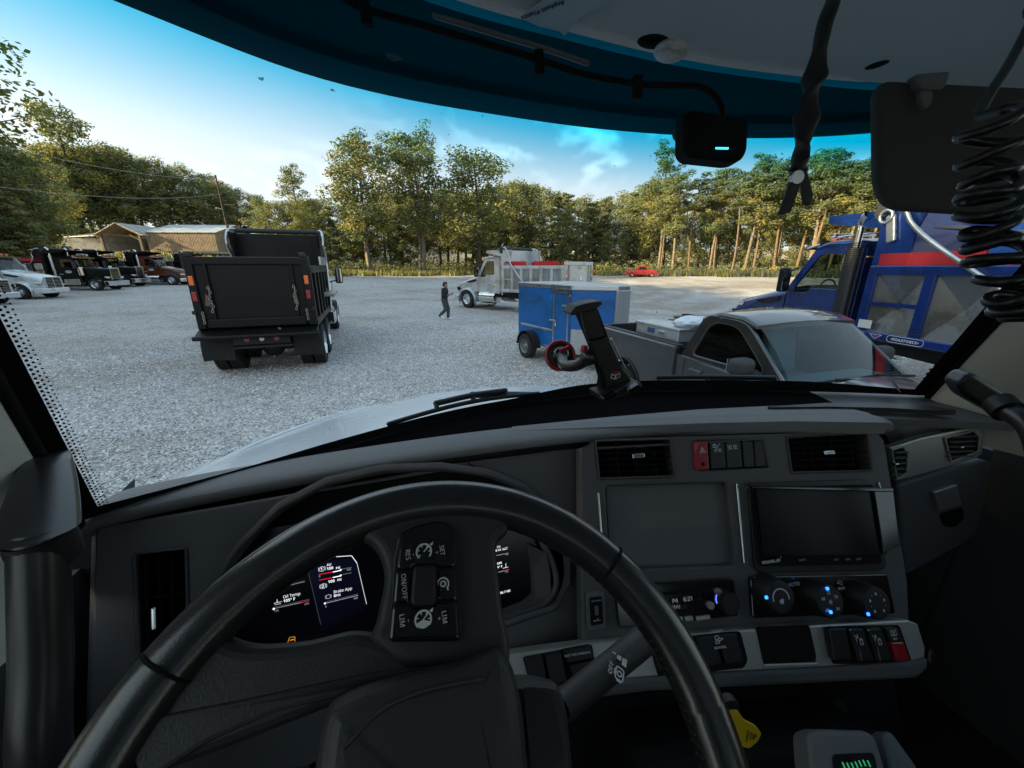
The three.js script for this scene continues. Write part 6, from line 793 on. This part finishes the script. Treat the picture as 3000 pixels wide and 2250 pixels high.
  // charging port
  const us = sub('charging_port', dash); DP('port_plate', on(PC, [[1716, 1738], [1745, 1730], [1772, 1738], [1778, 1838], [1722, 1850]], .006, { r: .006, bevel: .002 }), I.grey, us); DP('port_cover', on(PC, [[1728, 1752], [1764, 1748], [1768, 1828], [1732, 1834]], .004, { off: .005, r: .003, bevel: .001 }), I.matte, us); DP('socket', on(PC, [[1742, 1776], [1752, 1775], [1754, 1802], [1744, 1803]], .001, { off: .0092 }), I.grey, us); decal(us, PC, 1747, 1760, .022, .012, text('USB CHARGE', .5), { off: .0102, color: L(.35) }); decal(us, PC, 1750, 1818, .016, .009, (x, W, H) => { x.lineWidth = H * .12; x.beginPath(); x.moveTo(W * .1, H * .5); x.lineTo(W * .9, H * .5); x.moveTo(W * .35, H * .5); x.lineTo(W * .55, H * .2); x.lineTo(W * .7, H * .2); x.stroke(); x.beginPath(); x.arc(W * .12, H * .5, H * .16, 0, 7); x.fill(); }, { off: .0102, color: L(.45) });
  // passenger side
  const PT = plane(C3(1.3, -.36, .6), V(1, 0, 0), V(0, 0, 1));
  DP('passenger_top', grid([[[2380, 1196], [2600, 1190], [2790, 1190], [2845, 1208]], [[2480, 1215], [2620, 1205], [2790, 1205], [2890, 1240]], [[2560, 1240], [2640, 1235], [2780, 1225], [2920, 1262]], [[2600, 1280], [2650, 1268], [2800, 1240], [2930, 1285]], [[2612, 1310], [2660, 1290], [2820, 1258], [2938, 1310]]].map((r, j) => r.map(([u, v]) => { const d = cabLocal(u, v), F = [.74, .70, .66, .62, .595][j] - .05 * (u > 2850 ? 1 : 0); return d.multiplyScalar(F / -d.z); }))), I.grey);
  const trimP = [[2608, 1312], [2700, 1283], [2858, 1250], [2882, 1270], [2880, 1330], [2860, 1344], [2700, 1390], [2625, 1410]], pv1 = [[2612, 1318], [2645, 1308], [2660, 1330], [2656, 1385], [2628, 1404]], pv2 = [[2768, 1283], [2852, 1262], [2868, 1278], [2866, 1322], [2786, 1352]];
  DP('passenger_trim', on(PP, trimP, .02, { off: -.01, bevel: .004 }), I.silver); for (const [q, kb] of [[pv1, [2630, 1362]], [pv2, [2822, 1312]]]) { const v = sub('air_vent', dash); DP('vent_housing', on(PP, q, .003, { off: .009, r: .008 }), I.matte, v); const b = q.map(p => st(PP, ...p, .014)), x0 = Math.min(...b.map(p => p[0])), x1 = Math.max(...b.map(p => p[0])), y0 = Math.min(...b.map(p => p[1])), y1 = Math.max(...b.map(p => p[1])); for (let k = 1; k < 6; k++) DP('vent_slat', rbox((x1 - x0) * .66, .003, .008, .001, (x0 + x1) / 2, lerp(y0, y1, k / 6), .015, 0, 0, .0).applyMatrix4(PP.m), I.grey, v); DP('vent_knob', boxOn(PP, ...kb, .012, .008, .01, .003, .012), M.chrome, v); DP('vent_rim', q.map((p, i) => bar(onP(PP, ...p, .013), onP(PP, ...q[(i + 1) % q.length], .013), .0025, 6)), I.silver, v); }
  const gb = sub('glove_box', dash); DP('lid', on(PP, [[2628, 1420], [2720, 1392], [2880, 1346], [2910, 1356], [2952, 1440], [2955, 1490], [2900, 1545], [2800, 1610], [2650, 1690], [2640, 1560]], .03, { off: -.03, r: .02, bevel: .01, seg: 4 }), I.grey, gb);
  DP('latch', on(PP, [[2735, 1442], [2806, 1420], [2820, 1480], [2752, 1500]], .01, { off: .0, r: .004, bevel: .003 }), std(L(.75), .3, .85), gb); DP('latch_recess', on(PP, [[2752, 1508], [2822, 1486], [2824, 1520], [2800, 1545], [2765, 1542]], .002, { off: .0005, r: .01 }), I.matte, gb);
  DP('dash_end', tube([[2905, 1240], [2938, 1290], [2958, 1370], [2968, 1450], [2955, 1500]].map(q => onP(PP, ...q, .0)), .012, 8, 20), I.black);
  // knee panels below
  DP('knee_panel', [on(PC, [[1560, 2060], [2000, 2020], [2620, 1985], [2640, 2120], [2660, 2400], [1600, 2500]], .02, { off: -.12 }), on(PC, [[2040, 2020], [2615, 1990], [2610, 2250], [2060, 2280]], .01, { off: -.095, r: .01, bevel: .003 })], I.matte); DP('power_socket', cylZ(.02, .02, .014, 20).applyMatrix4(new THREE.Matrix4().makeTranslation(...st(PC, 2448, 2075, -.078), -.078)).applyMatrix4(PC.m), I.black); DP('floor_console', on(PC, [[1900, 2260], [2650, 2170], [2700, 2600], [1900, 2700]], .2, { off: -.12, r: .03, bevel: .02 }), I.matte);
  DP('lower_left_panel', on(PD, [[262, 2150], [640, 2080], [900, 2150], [900, 2500], [200, 2600]], .02, { off: -.08 }), I.dash);
}
{ // steering column, stalk and wheel
  const n = V(.0505, .7443, .6659), PW = plane(V(.0054, -.3534, -.1573), V(.9971, 0, -.0756), V(.0563, -.6678, .7422));
  const sc = cabThing('steering_column', 'black steering column with control stalk under the wheel', 'column'), SP = (a, b, c, p = sc) => part(a, b, c, p);
  SP('shroud', [on(PW, [[1500, 1995], [1560, 1988], [1640, 1995], [1668, 2060], [1690, 2250], [1700, 2500], [1300, 2600], [1250, 2300]], .06, { off: -.10, r: .012, bevel: .012, seg: 3 })], I.pad); SP('shroud_panel', on(PW, [[1530, 2010], [1600, 2015], [1625, 2060], [1660, 2220], [1555, 2270]], .004, { off: -.041, r: .006, bevel: .001 }), I.black);
  const d0 = cabLocal(1640, 2075).multiplyScalar(.40), d1 = cabLocal(1930, 1840).multiplyScalar(.52), dir = d1.clone().sub(d0); SP('stalk', [limb([d0, d0.clone().addScaledVector(dir, .5), d1], .0145, .0185, 20), ball(.0185, 16, d1.x, d1.y, d1.z)], I.pad);
  const PSt = plane(d0.clone().addScaledVector(dir, .62).addScaledVector(V(-d0.x, -d0.y, -d0.z).normalize(), .0176), dir, V(.3, -.8, .2)); PSt.n.copy(d0.clone().negate().normalize()); { const e1 = dir.clone().normalize(), nn = d0.clone().addScaledVector(dir, .6).negate().normalize(); nn.addScaledVector(e1, -nn.dot(e1)).normalize(); const e2 = nn.clone().cross(e1); Object.assign(PSt, { e1, e2, n: nn, o: d0.clone().addScaledVector(dir, .6).addScaledVector(nn, .0178), m: new THREE.Matrix4().makeBasis(e1, e2, nn).setPosition(d0.clone().addScaledVector(dir, .6).addScaledVector(nn, .0178)) }); }
  decal(sc, PSt, 1812, 1952, .034, .026, (x, W, H) => { x.lineWidth = H * .07; x.font = `bold ${H * .3}px sans-serif`; x.fillText('OFF', W * .3, H * .18); x.beginPath(); x.roundRect(W * .1, H * .42, W * .38, H * .36, 6); x.stroke(); x.beginPath(); x.arc(W * .29, H * .6, H * .1, 0, 7); x.stroke(); x.fillRect(W * .2, H * .33, W * .18, H * .07); x.fillRect(W * .03, H * .5, W * .05, H * .22); for (let k = 0; k < 3; k++) { x.beginPath(); x.moveTo(W * (.62 + k * .09), H * (.85 - k * .28)); x.lineTo(W * (.62 + k * .09), H * (.62 - k * .26)); x.lineTo(W * (.86 - k * .02), H * (.62 - k * .26)); x.lineTo(W * (.9 - k * .02), H * (.85 - k * .28)); x.fill(); } }, { off: .0006, rot: .55, color: L(.65), name: 'stalk_marking' });
  // wheel
  const sw = cabThing('steering_wheel', 'black leather steering wheel with cruise buttons on its upper spoke', 'steering wheel'), WP = (a, b, c, p = sw) => part(a, b, c, p), R = .2165;
  const cpt = (a, r = R, h = 0) => PW.o.clone().addScaledVector(PW.e1, Math.cos(a) * r).addScaledVector(PW.e2, Math.sin(a) * r).addScaledVector(PW.n, h);
  const rim = []; for (let i = 0; i <= 160; i++) { const a = i / 160 * Math.PI * 2, row = []; for (let k = 0; k <= 20; k++) { const b = k / 20 * Math.PI * 2; row.push(cpt(a, R + .0195 * Math.cos(b), .0165 * Math.sin(b))); } rim.push(row); } const rg = grid(rim); { const uv = new Float32Array(161 * 21 * 2); for (let i = 0; i <= 160; i++) for (let k = 0; k <= 20; k++) { uv[(i * 21 + k) * 2] = i / 160 * 1.36; uv[(i * 21 + k) * 2 + 1] = k / 20 * .115; } rg.setAttribute('uv', new THREE.BufferAttribute(uv, 2)); }
  part('rim', rg, I.leather, sw, true);
  for (const a of [.60, 2.42]) WP('rim_seam', new THREE.TorusGeometry(.0188, .0011, 6, 28).applyMatrix4(new THREE.Matrix4().makeBasis(V(Math.cos(a), Math.sin(a), 0), V(0, 0, 1), V(Math.sin(a), -Math.cos(a), 0)).premultiply(PW.m).setPosition(cpt(a))), I.matte);
  const sti = []; for (let i = 0; i < 130; i++) { const a = -.9 + i * .038; if (a > .9 && a < 2.15) continue; const p = cpt(a, R - .0185, .004), q = cpt(a + .02, R - .0185, -.004); sti.push(bar(p, q, .0011, 5)); } WP('stitching', sti, I.thread).userData.kind = 'stuff';
  // spokes: upper one carries the button pod, the other runs to the left
  WP('spoke', on(PW, [[1010, 1560], [1090, 1590], [1120, 1640], [1128, 1700], [1100, 1830], [1078, 1868], [1180, 1960], [1500, 1960], [1500, 1890], [1478, 1790], [1462, 1640], [1455, 1590], [1500, 1555], [1470, 1480], [1250, 1470], [1040, 1500]], .026, { off: -.016, r: .008, bevel: .009, seg: 4 }), I.pad);
  WP('spoke', on(PW, [[640, 1852], [700, 1880], [760, 1888], [900, 1878], [1030, 1845], [1085, 1850], [1250, 1900], [1500, 1895], [1480, 1960], [1000, 2060], [700, 2180], [380, 2300], [330, 2060], [520, 1860], [570, 1790]], .024, { off: -.02, r: .01, bevel: .01, seg: 4 }), I.pad);
  WP('spoke_trim', on(PW, [[330, 2120], [700, 2050], [1100, 1965], [1420, 1935], [1200, 1990], [800, 2090], [600, 2180], [420, 2300]], .01, { off: -.004, r: .006, bevel: .003 }), I.pad);
  WP('airbag_cover', on(PW, [[905, 2300], [925, 2140], [955, 2065], [1040, 2020], [1200, 1975], [1380, 1935], [1440, 1900], [1480, 1895], [1520, 1960], [1545, 2080], [1565, 2300], [1600, 2700], [850, 2800]], .045, { off: -.01, r: .02, bevel: .018, seg: 6 }), I.pad);
  WP('airbag_ridge', tube([[1010, 2190], [1120, 2080], [1260, 2020], [1420, 1990]].map(q => onP(PW, ...q, .0352)), .0012, 6, 24), I.pad);
  // button pod
  const pod = sub('button_pod', sw), PB = plane(PW.o.clone().addScaledVector(PW.n, .006), PW.e1.clone(), PW.e2.clone().negate());
  WP('pod_frame', on(PB, [[1132, 1882], [1142, 1770], [1150, 1640], [1168, 1560], [1225, 1535], [1290, 1522], [1330, 1540], [1338, 1590], [1345, 1700], [1352, 1800], [1356, 1880]], .010, { r: .006, bevel: .004, seg: 3 }), I.gloss, pod);
  const btn = (q, m = I.black, o = .008, th = .006) => WP('button', on(PB, q, th, { off: o, r: .003, bevel: .002 }), m, pod);
  btn([[1162, 1668], [1170, 1600], [1182, 1572], [1240, 1560], [1320, 1556], [1330, 1590], [1334, 1660], [1285, 1662], [1270, 1652], [1215, 1656], [1205, 1668]], I.gloss); btn([[1160, 1672], [1206, 1672], [1200, 1768], [1152, 1768]], I.gloss); btn([[1286, 1666], [1335, 1664], [1340, 1758], [1282, 1760]], I.gloss); btn([[1150, 1774], [1204, 1774], [1220, 1780], [1265, 1780], [1280, 1766], [1340, 1764], [1346, 1870], [1140, 1876]], I.gloss); btn([[1212, 1660], [1276, 1658], [1278, 1756], [1270, 1772], [1210, 1774], [1204, 1760]], I.black, .009, .01);
  const Rt = -Math.PI / 2 - .06, mk = (s, u, v, w, h, r = Rt) => decal(pod, PB, u, v, w * .66, h * .66, typeof s === 'string' ? text(s, .85, 'normal') : s, { rot: r, off: .0147, color: L(.62), res: 2400 });
  const gauge = solid => (x, W, H) => { x.lineWidth = W * .08; x.beginPath(); x.arc(W / 2, H / 2, W * .34, 2.4, 7); x.stroke(); for (let k = 0; k < 5; k++) { const a = 2.5 + k * .95; x.lineWidth = W * .05; x.beginPath(); x.moveTo(W / 2 + W * .22 * Math.cos(a), H / 2 + W * .22 * Math.sin(a)); x.lineTo(W / 2 + W * .3 * Math.cos(a), H / 2 + W * .3 * Math.sin(a)); x.stroke(); } x.beginPath(); x.moveTo(W * .5, H * .5); x.lineTo(W * .72, H * .3); x.stroke(); if (solid) { x.beginPath(); x.moveTo(W / 2, H / 2); x.arc(W / 2, H / 2, W * .34, .4, 2.8); x.fill(); } x.beginPath(); x.moveTo(W * .78, H * .2); x.lineTo(W * .98, H * .1); x.lineTo(W * .9, H * .3); x.fill(); };
  mk('RES', 1195, 1625, .022, .009); mk('−', 1212, 1625, .01, .008); mk('SET', 1295, 1612, .022, .009); mk('+', 1280, 1618, .009, .009); mk(gauge(false), 1242, 1616, .026, .026, -.1); mk('ON/OFF', 1184, 1718, .032, .009); mk((x, W, H) => { x.lineWidth = W * .1; x.beginPath(); x.arc(W * .5, H * .55, W * .16, 0, 7); x.stroke(); x.beginPath(); x.arc(W * .5, H * .55, W * .36, 1.6, 5.6); x.lineTo(W * .9, H * .2); x.stroke(); }, 1300, 1710, .018, .014); mk('LIM', 1178, 1818, .02, .009); mk('−', 1196, 1818, .01, .008); mk('LIM', 1302, 1808, .02, .009); mk('+', 1287, 1812, .009, .009); mk(gauge(true), 1240, 1815, .026, .026, -.1);
}
{ // grab handles on the pillars
  const g1 = cabThing('grab_handle', 'black tubular grab handle on the left windshield pillar', 'grab handle'), top = cabLocal(112, 1560).multiplyScalar(.39), bot = cabLocal(135, 2300).multiplyScalar(.37);
  part('handle_tube', [tube([top, top.clone().lerp(bot, .5), bot, bot.clone().add(V(0, -.2, 0))], .0215, 22, 20)[0]], I.tubeM, g1); part('collar', [bar(top.clone().add(V(0, -.034, 0)), top.clone().add(V(0, -.002, .0)), .0262, 22)], I.black, g1);
  const br = []; for (let j = 0; j <= 8; j++) { const q = j / 8, c = top.clone().lerp(cabLocal(118, 1345).multiplyScalar(.47), q), w = lerp(.030, .019, q * q), row = []; for (let k = 0; k <= 20; k++) { const a = k / 20 * 6.2832; row.push(c.clone().add(V(Math.cos(a) * w, .004 * Math.sin(a), Math.sin(a) * lerp(.03, .022, q) - .01 * q))); } br.push(row); } br.push(br[8].map(() => br[8].reduce((s, p) => s.add(p), V(0, 0, 0)).multiplyScalar(1 / 21))); part('bracket', grid(br), I.tubeM, g1);
  const g2 = cabThing('grab_handle', 'black grab handle bracket on the right windshield pillar', 'grab handle'), a = cabLocal(2868, 1135).multiplyScalar(.86), b = cabLocal(2945, 1195).multiplyScalar(.80), c = cabLocal(3040, 1300).multiplyScalar(.74), e = cabLocal(3080, 1700).multiplyScalar(.7);
  part('handle_tube', tube([b, c, e], .019, 18, 24), I.tubeM, g2); part('collar', bar(b.clone().lerp(a, .25), b.clone().lerp(c, .12), .026, 20), I.black, g2); { const q = plane(a, V(.86, -.3, .42), V(.3, -.9, .1)); part('bracket', on(q, [[2806, 1128], [2836, 1098], [2862, 1096], [2965, 1160], [2955, 1205], [2915, 1215], [2830, 1165]], .045, { off: -.03, r: .012, bevel: .01, seg: 4 }), I.tubeM, g2); }
}
{ // things hung up and stuck on round the windshield
  const cam = cabThing('dash_camera', 'black dash camera with blue status light hanging under the roof edge', 'camera'), PCm = plane(cabLocal(2100, 395).multiplyScalar(.60), V(.97, 0, .24), V(0, -1, .1));
  part('camera_body', on(PCm, [[2006, 335], [2030, 318], [2170, 340], [2196, 352], [2192, 440], [2176, 468], [2150, 474], [2020, 460], [2004, 440]], .035, { off: -.035, r: .012, bevel: .006, seg: 4 }), I.matte, cam); part('mount_bracket', on(PCm, [[1988, 360], [2010, 322], [2060, 322], [2060, 400], [1995, 395]], .03, { off: -.065, r: .008, bevel: .004 }), I.black, cam); part('status_light', boxOn(PCm, 2116, 434, .021, .0026, .001, .0004, .0002), std(L(.02), .5, 0, { emissive: L(.03, .55, 1), emissiveIntensity: 1.3 }), cam);
  const cab = cabThing('camera_cable', 'black cable clipped along the roof edge to the dash camera', 'cable'); const cp = [[930, -60], [1060, 22], [1250, 78], [1420, 128], [1570, 172], [1700, 215], [1860, 245], [1960, 250], [2040, 252], [2085, 272], [2112, 310], [2116, 345]].map(([u, v], i) => cabLocal(u, v).multiplyScalar(lerp(.44, .56, i / 11))); part('cord', tube(cp, .0042, 8, 90), I.matte, cab); for (const i of [1, 4, 6]) { const p = cp[i]; part('clip', rbox(.012, .026, .012, .002, p.x + .004, p.y - .004, p.z, 0, -.2, .1), I.matte, cab); } part('braid', tube(cp.slice(2, 6).map(p => p.clone().add(V(.01, .012, 0))), .0032, 6, 40), I.grey, cab);
  const st1 = cabThing('pull_strap', 'twisted black strap with a metal snap hanging from the roof', 'strap'), sp = [[2475, -60], [2420, 60], [2392, 200], [2365, 330], [2350, 430], [2338, 500]].map(([u, v]) => cabLocal(u, v).multiplyScalar(.40)), sg0 = sp.unshift(sp[0].clone().add(V(.03, .13, .09))), sg = new THREE.CatmullRomCurve3(sp), rows = []; for (let i = 0; i <= 60; i++) { const p = sg.getPoint(i / 60), a = i * .13 * (1 + .3 * Math.sin(i * .2)), w = .0115 + .0015 * Math.sin(i * .8), row = []; for (let k = 0; k <= 14; k++) { const b = k / 14 * 6.2832; row.push(p.clone().add(V(Math.cos(b) * w * Math.cos(a) - Math.sin(b) * .0065 * Math.sin(a), 0, Math.cos(b) * w * Math.sin(a) + Math.sin(b) * .0065 * Math.cos(a)))); } rows.push(row); }
  part('webbing', grid(rows), I.black, st1); const PSt = plane(cabLocal(2340, 530).multiplyScalar(.395), V(.95, 0, .3), V(0, -1, 0)); part('strap_end', [on(PSt, [[2322, 500], [2352, 490], [2346, 545], [2318, 622], [2282, 630], [2308, 560]], .004, { off: .0, bevel: .001 }), on(PSt, [[2336, 490], [2366, 500], [2384, 570], [2376, 600], [2356, 598], [2350, 550]], .004, { off: -.006, bevel: .001 })], I.black, st1); part('snap', cylZ(.0062, .0066, .004, 24).applyMatrix4(new THREE.Matrix4().makeTranslation(...st(PSt, 2334, 520, .006), .006)).applyMatrix4(PSt.m), M.galv, st1);
  const sv = cabThing('sun_visor', 'dark grey folded-down sun visor on the passenger side', 'sun visor'), PV = plane(cabLocal(2700, 420).multiplyScalar(.60), V(.93, 0, .36), V(0, -1, .06)); part('visor_panel', on(PV, [[2572, 262], [2600, 232], [2760, 240], [3200, 262], [3260, 300], [3260, 660], [3100, 640], [2640, 614], [2600, 596], [2575, 540]], .02, { off: -.02, r: .02, bevel: .008, seg: 4 }), std(L(.06, .058, .058), .85, 0, { bumpMap: T.grain, bumpScale: .0012 }), sv); part('hinge_clip', [on(PV, [[2680, 215], [2790, 205], [2770, 262], [2700, 262]], .018, { off: -.004, r: .008, bevel: .004 }), on(PV, [[2697, 262], [2738, 262], [2734, 300], [2716, 320], [2702, 306]], .012, { off: -.002, r: .006, bevel: .003 })], std(L(.16), .7), sv);
  const cc = cabThing('coiled_cord', 'black coiled radio microphone cord hanging from the roof', 'cord'), ax = [[2905, 330], [2900, 520], [2895, 640], [2920, 760], [2985, 880], [3060, 960]].map(([u, v]) => cabLocal(u, v).multiplyScalar(.245)), axc = new THREE.CatmullRomCurve3(ax), cps = []; const turns = 12.5; for (let i = 0; i <= turns * 16; i++) { const k = i / (turns * 16), p = axc.getPoint(k), a = i / 16 * 6.2832, w = .0122 + .0014 * Math.sin(k * 23), rr = 1 + .15 * Math.sin(i * .05); cps.push(p.add(V(Math.cos(a) * w * rr, .0035 * Math.sin(k * 60) * Math.cos(a) + .003 * Math.cos(a), Math.sin(a) * w))); }
  part('coil', new THREE.TubeGeometry(new THREE.CatmullRomCurve3(cps), 500, .0031, 8), phys(L(.012), .34, 0, { clearcoat: .25 }), cc); part('lead', tube([cps[0], cabLocal(2870, 330).multiplyScalar(.27), cabLocal(2960, 180).multiplyScalar(.32), cabLocal(3020, 60).multiplyScalar(.36), cabLocal(3060, -40).multiplyScalar(.4), cabLocal(3060, -40).multiplyScalar(.4).add(V(.03, .13, .08))], .0034, 8, 30), phys(L(.012), .4), cc);
  // paper tucked overhead
  const PL = plane(C3(.25, .385, .42), V(1, 0, 0), V(0, -.25, -1)); const pa = cabThing('paper_sheet', 'crumpled white paper sheet tucked overhead', 'paper'); { const q = [[1522, 52], [1590, 4], [1640, -60], [1800, -60], [1772, 12], [1735, 30], [1690, 60], [1654, 106], [1640, 92], [1580, 78]]; part('sheet', on(PL, q, .0015, { off: .004 }), std(L(.52, .53, .55), .8, 0, { bumpMap: T.dust, bumpScale: .004 }), pa); decal(pa, PL, 1590, 30, .062, .016, text('Asphalt Plants', .8), { off: .0062, rot: .62 + Math.PI, color: L(.02), name: 'lettering' }); }
  // visor clip recess and slots in the lining
  const rc = part('visor_clip', [place(new THREE.SphereGeometry(.024, 20, 12).scale(1, .5, .8), 0, 0, 0)], I.liner, truck), rp = cabLocal(1965, 150).multiplyScalar(.53); rc.position.copy(rp); const rh = part('clip_opening', [new THREE.SphereGeometry(.017, 18, 10).scale(1.5, .45, .6)], I.matte, truck); rh.position.copy(cabLocal(1915, 122).multiplyScalar(.528)); rh.rotation.z = .1; const sl = part('lining_slot', new THREE.SphereGeometry(.02, 16, 8).scale(1.1, .18, .3), I.matte, truck); sl.position.copy(cabLocal(2570, 190).multiplyScalar(.53)); sl.rotation.z = .3;
  // suction mount with tablet cradle
  const ph = cabThing('device_mount', 'black device cradle on a red-ringed suction arm stuck to the windshield', 'mount'), PM = plane(cabLocal(1770, 1020).multiplyScalar(.80), V(.97, .05, -.1), V(.32, -.95, -.1)), PMp = (a, b, c) => part(a, b, c, ph);
  PMp('cradle_back', on(PM, [[1694, 912], [1752, 902], [1788, 1000], [1830, 1090], [1872, 1130], [1868, 1142], [1768, 1172], [1758, 1160], [1765, 1110], [1745, 1040]], .02, { off: -.02, r: .004, bevel: .003 }), I.matte); PMp('cradle_slide', on(PM, [[1702, 915], [1748, 905], [1772, 985], [1722, 996]], .006, { off: .0, bevel: .0015 }), I.black); PMp('cradle_body', on(PM, [[1728, 1002], [1780, 988], [1820, 1075], [1858, 1122], [1778, 1148], [1772, 1100]], .008, { off: 0, r: .003, bevel: .002 }), I.black);
  PMp('top_jaw', on(PM, [[1672, 920], [1690, 898], [1725, 888], [1764, 882], [1766, 892], [1745, 908], [1700, 918], [1680, 926]], .035, { off: -.015, r: .004, bevel: .003 }), I.black); PMp('bottom_jaw', [on(PM, [[1758, 1158], [1790, 1150], [1876, 1120], [1886, 1132], [1840, 1160], [1766, 1178]], .045, { off: -.015, r: .004, bevel: .003 })], I.black); for (const q of [[[1768, 1168], [1808, 1148], [1812, 1156], [1774, 1176]], [[1838, 1146], [1872, 1126], [1880, 1134], [1844, 1154]]]) PMp('jaw_lip', on(PM, q, .014, { off: .03, r: .002, bevel: .001 }), I.gloss);
  PMp('cradle_edge', bar(onP(PM, 1790, 992, .002), onP(PM, 1832, 1080, .002), .0018, 6), M.galv); PMp('release_button', boxOn(PM, 1716, 1024, .011, .016, .012, .003, -.012, -.3), I.red);
  { const q = onP(PM, 1810, 1101, .009), t3 = [[[0, 0], [-.012, .004], [-.012, -.006], [0, -.011]], [[0, 0], [.012, .003], [.012, -.007], [0, -.011]], [[0, 0], [-.012, .004], [.001, .009], [.012, .003]]]; t3.forEach((p, i) => { const [a, b] = st(PM, 1803, 1098, .0085); PMp('emblem', extrude(p.map(([x, y]) => [x, y]), .0006).translate(a, b, .0085).applyMatrix4(PM.m), i === 2 ? std(L(.4, .02, .02), .5) : std(L(.55), .5)); PMp('emblem_window', extrude(p.map(([x, y]) => { const cx0 = p.reduce((s, v) => s + v[0], 0) / 4, cy0 = p.reduce((s, v) => s + v[1], 0) / 4; return [lerp(cx0, x, .55), lerp(cy0, y, .55)]; }), .0004).translate(a, b, .0092).applyMatrix4(PM.m), i === 2 ? I.red : I.matte); }); }
  const cupC = cabLocal(1640, 1042).multiplyScalar(.93), arm0 = cabLocal(1655, 1070).multiplyScalar(.86), arm1 = cabLocal(1725, 1045).multiplyScalar(.81); const cn = V(-.25, .35, 1).normalize(), qc = new THREE.Quaternion().setFromUnitVectors(V(0, 1, 0), cn), cupG = (pts, n = 32) => lathe(pts, n).applyQuaternion(qc).translate(cupC.x, cupC.y, cupC.z);
  PMp('suction_cup', cupG([[0, -.004], [.036, -.004], [.038, 0], [.034, .006], [.03, .009], [.012, .012], [0, .012]]), I.black); PMp('cup_ring', new THREE.TorusGeometry(.033, .0045, 10, 40).rotateX(Math.PI / 2).applyQuaternion(qc).translate(cupC.x + cn.x * .008, cupC.y + cn.y * .008, cupC.z + cn.z * .008), I.red); PMp('cup_lever', [cupG([[0, .01], [.02, .01], [.02, .02], [.012, .026], [0, .026]], 20)], I.gloss); PMp('lever_tab', bar(cupC.clone().addScaledVector(cn, .024).add(V(-.005, .008, 0)), cupC.clone().addScaledVector(cn, .026).add(V(.018, .016, 0)), .006, 8), I.red);
  PMp('arm', [tube([cupC.clone().addScaledVector(cn, .015), arm0, arm0.clone().lerp(arm1, .5).add(V(0, -.006, .008)), arm1], .0125, 12, 24), ball(.019, 16, arm1.x, arm1.y, arm1.z)], I.tubeM); PMp('arm_bolt', cylZ(.006, .006, .006, 12, arm0.x + .022, arm0.y + .012, arm0.z + .02), M.galv);
  // windshield corner sticker
  const sk = glassAt(.962, .05), stk = part('inspection_sticker', place(new THREE.PlaneGeometry(.06, .03), sk.x, sk.y, sk.z + .006, -.55, .75, .12), std(L(.42, .42, .4), .7, 0, { map: canvasTex(128, 64, (x, W, H) => { x.fillStyle = '#ddd'; x.fillRect(0, 0, W, H); x.fillStyle = '#444'; for (let k = 0; k < 7; k++) x.fillRect(8 + k * 9, 8, 4 + k % 3, 44); x.fillRect(80, 10, 36, 40); x.fillStyle = '#ddd'; for (let k = 0; k < 5; k++) x.fillRect(84 + (k % 3) * 10, 14 + k * 7, 7, 4); }) }), truck, true);
  // yellow key tag below the switch strip, and the shifter pod
  const PK = plane(cabLocal(2180, 2140).multiplyScalar(.52), V(.95, -.1, .3), V(.1, -1, .25)), kt = cabThing('key_tag', 'yellow plastic key tag hanging from the ignition key', 'key tag'); part('tag_plate', on(PK, [[2132, 2082], [2160, 2080], [2180, 2110], [2215, 2128], [2232, 2150], [2222, 2172], [2196, 2194], [2172, 2188], [2158, 2140]], .003, { off: 0, r: .003, bevel: .001 }), std(L(.62, .42, .008), .45), kt); decal(kt, PK, 2198, 2158, .018, .022, (x, W, H) => { x.font = `bold ${H * .5}px serif`; x.fillText('P', W * .82, H * .5); for (const [c, n] of [[.46, 5], [.2, 8]]) for (let k = 0; k < n; k++) x.fillRect(W * c, H * (.5 + (k - n / 2) * .1), W * .14, H * .065); }, { off: .0036, color: L(.03, .02, 0), name: 'lettering' }); part('key', [cylZ(.012, .012, .012, 16).applyMatrix4(new THREE.Matrix4().makeTranslation(...st(PK, 2140, 2072), -.004)).applyMatrix4(PK.m), boxOn(PK, 2145, 2088, .012, .022, .004, .002, -.003)], I.black, kt);
  const gs = cabThing('shifter_pod', 'dark grey shifter pod with green gear marks beside the driver', 'shifter'), PG = plane(cabLocal(2480, 2200).multiplyScalar(.60), V(.96, 0, .25), V(.05, -.5, .85)); part('pod_body', on(PG, [[2368, 2150], [2400, 2136], [2540, 2140], [2570, 2160], [2600, 2260], [2640, 2400], [2400, 2450], [2380, 2280]], .05, { off: -.05, r: .012, bevel: .008, seg: 4 }), I.grey, gs); part('pod_panel', on(PG, [[2440, 2210], [2560, 2205], [2590, 2350], [2450, 2360]], .002, { off: .0, r: .006 }), I.gloss, gs); decal(gs, PG, 2510, 2240, .05, .012, (x, W, H) => { for (let k = 0; k < 7; k++) x.fillRect(W * (.06 + k * .135), H * (.2 + .1 * Math.sin(k)), W * .05, H * .6); }, { off: .003, glow: .16, color: L(.05, .6, .25), name: 'gear_light' }); part('pod_bracket', on(PG, [[2585, 2150], [2610, 2140], [2690, 2250], [2720, 2400], [2640, 2400]], .03, { off: -.08, r: .008, bevel: .004 }), std(L(.09, .1, .12), .5), gs);
}
renderer.render(scene, camera);
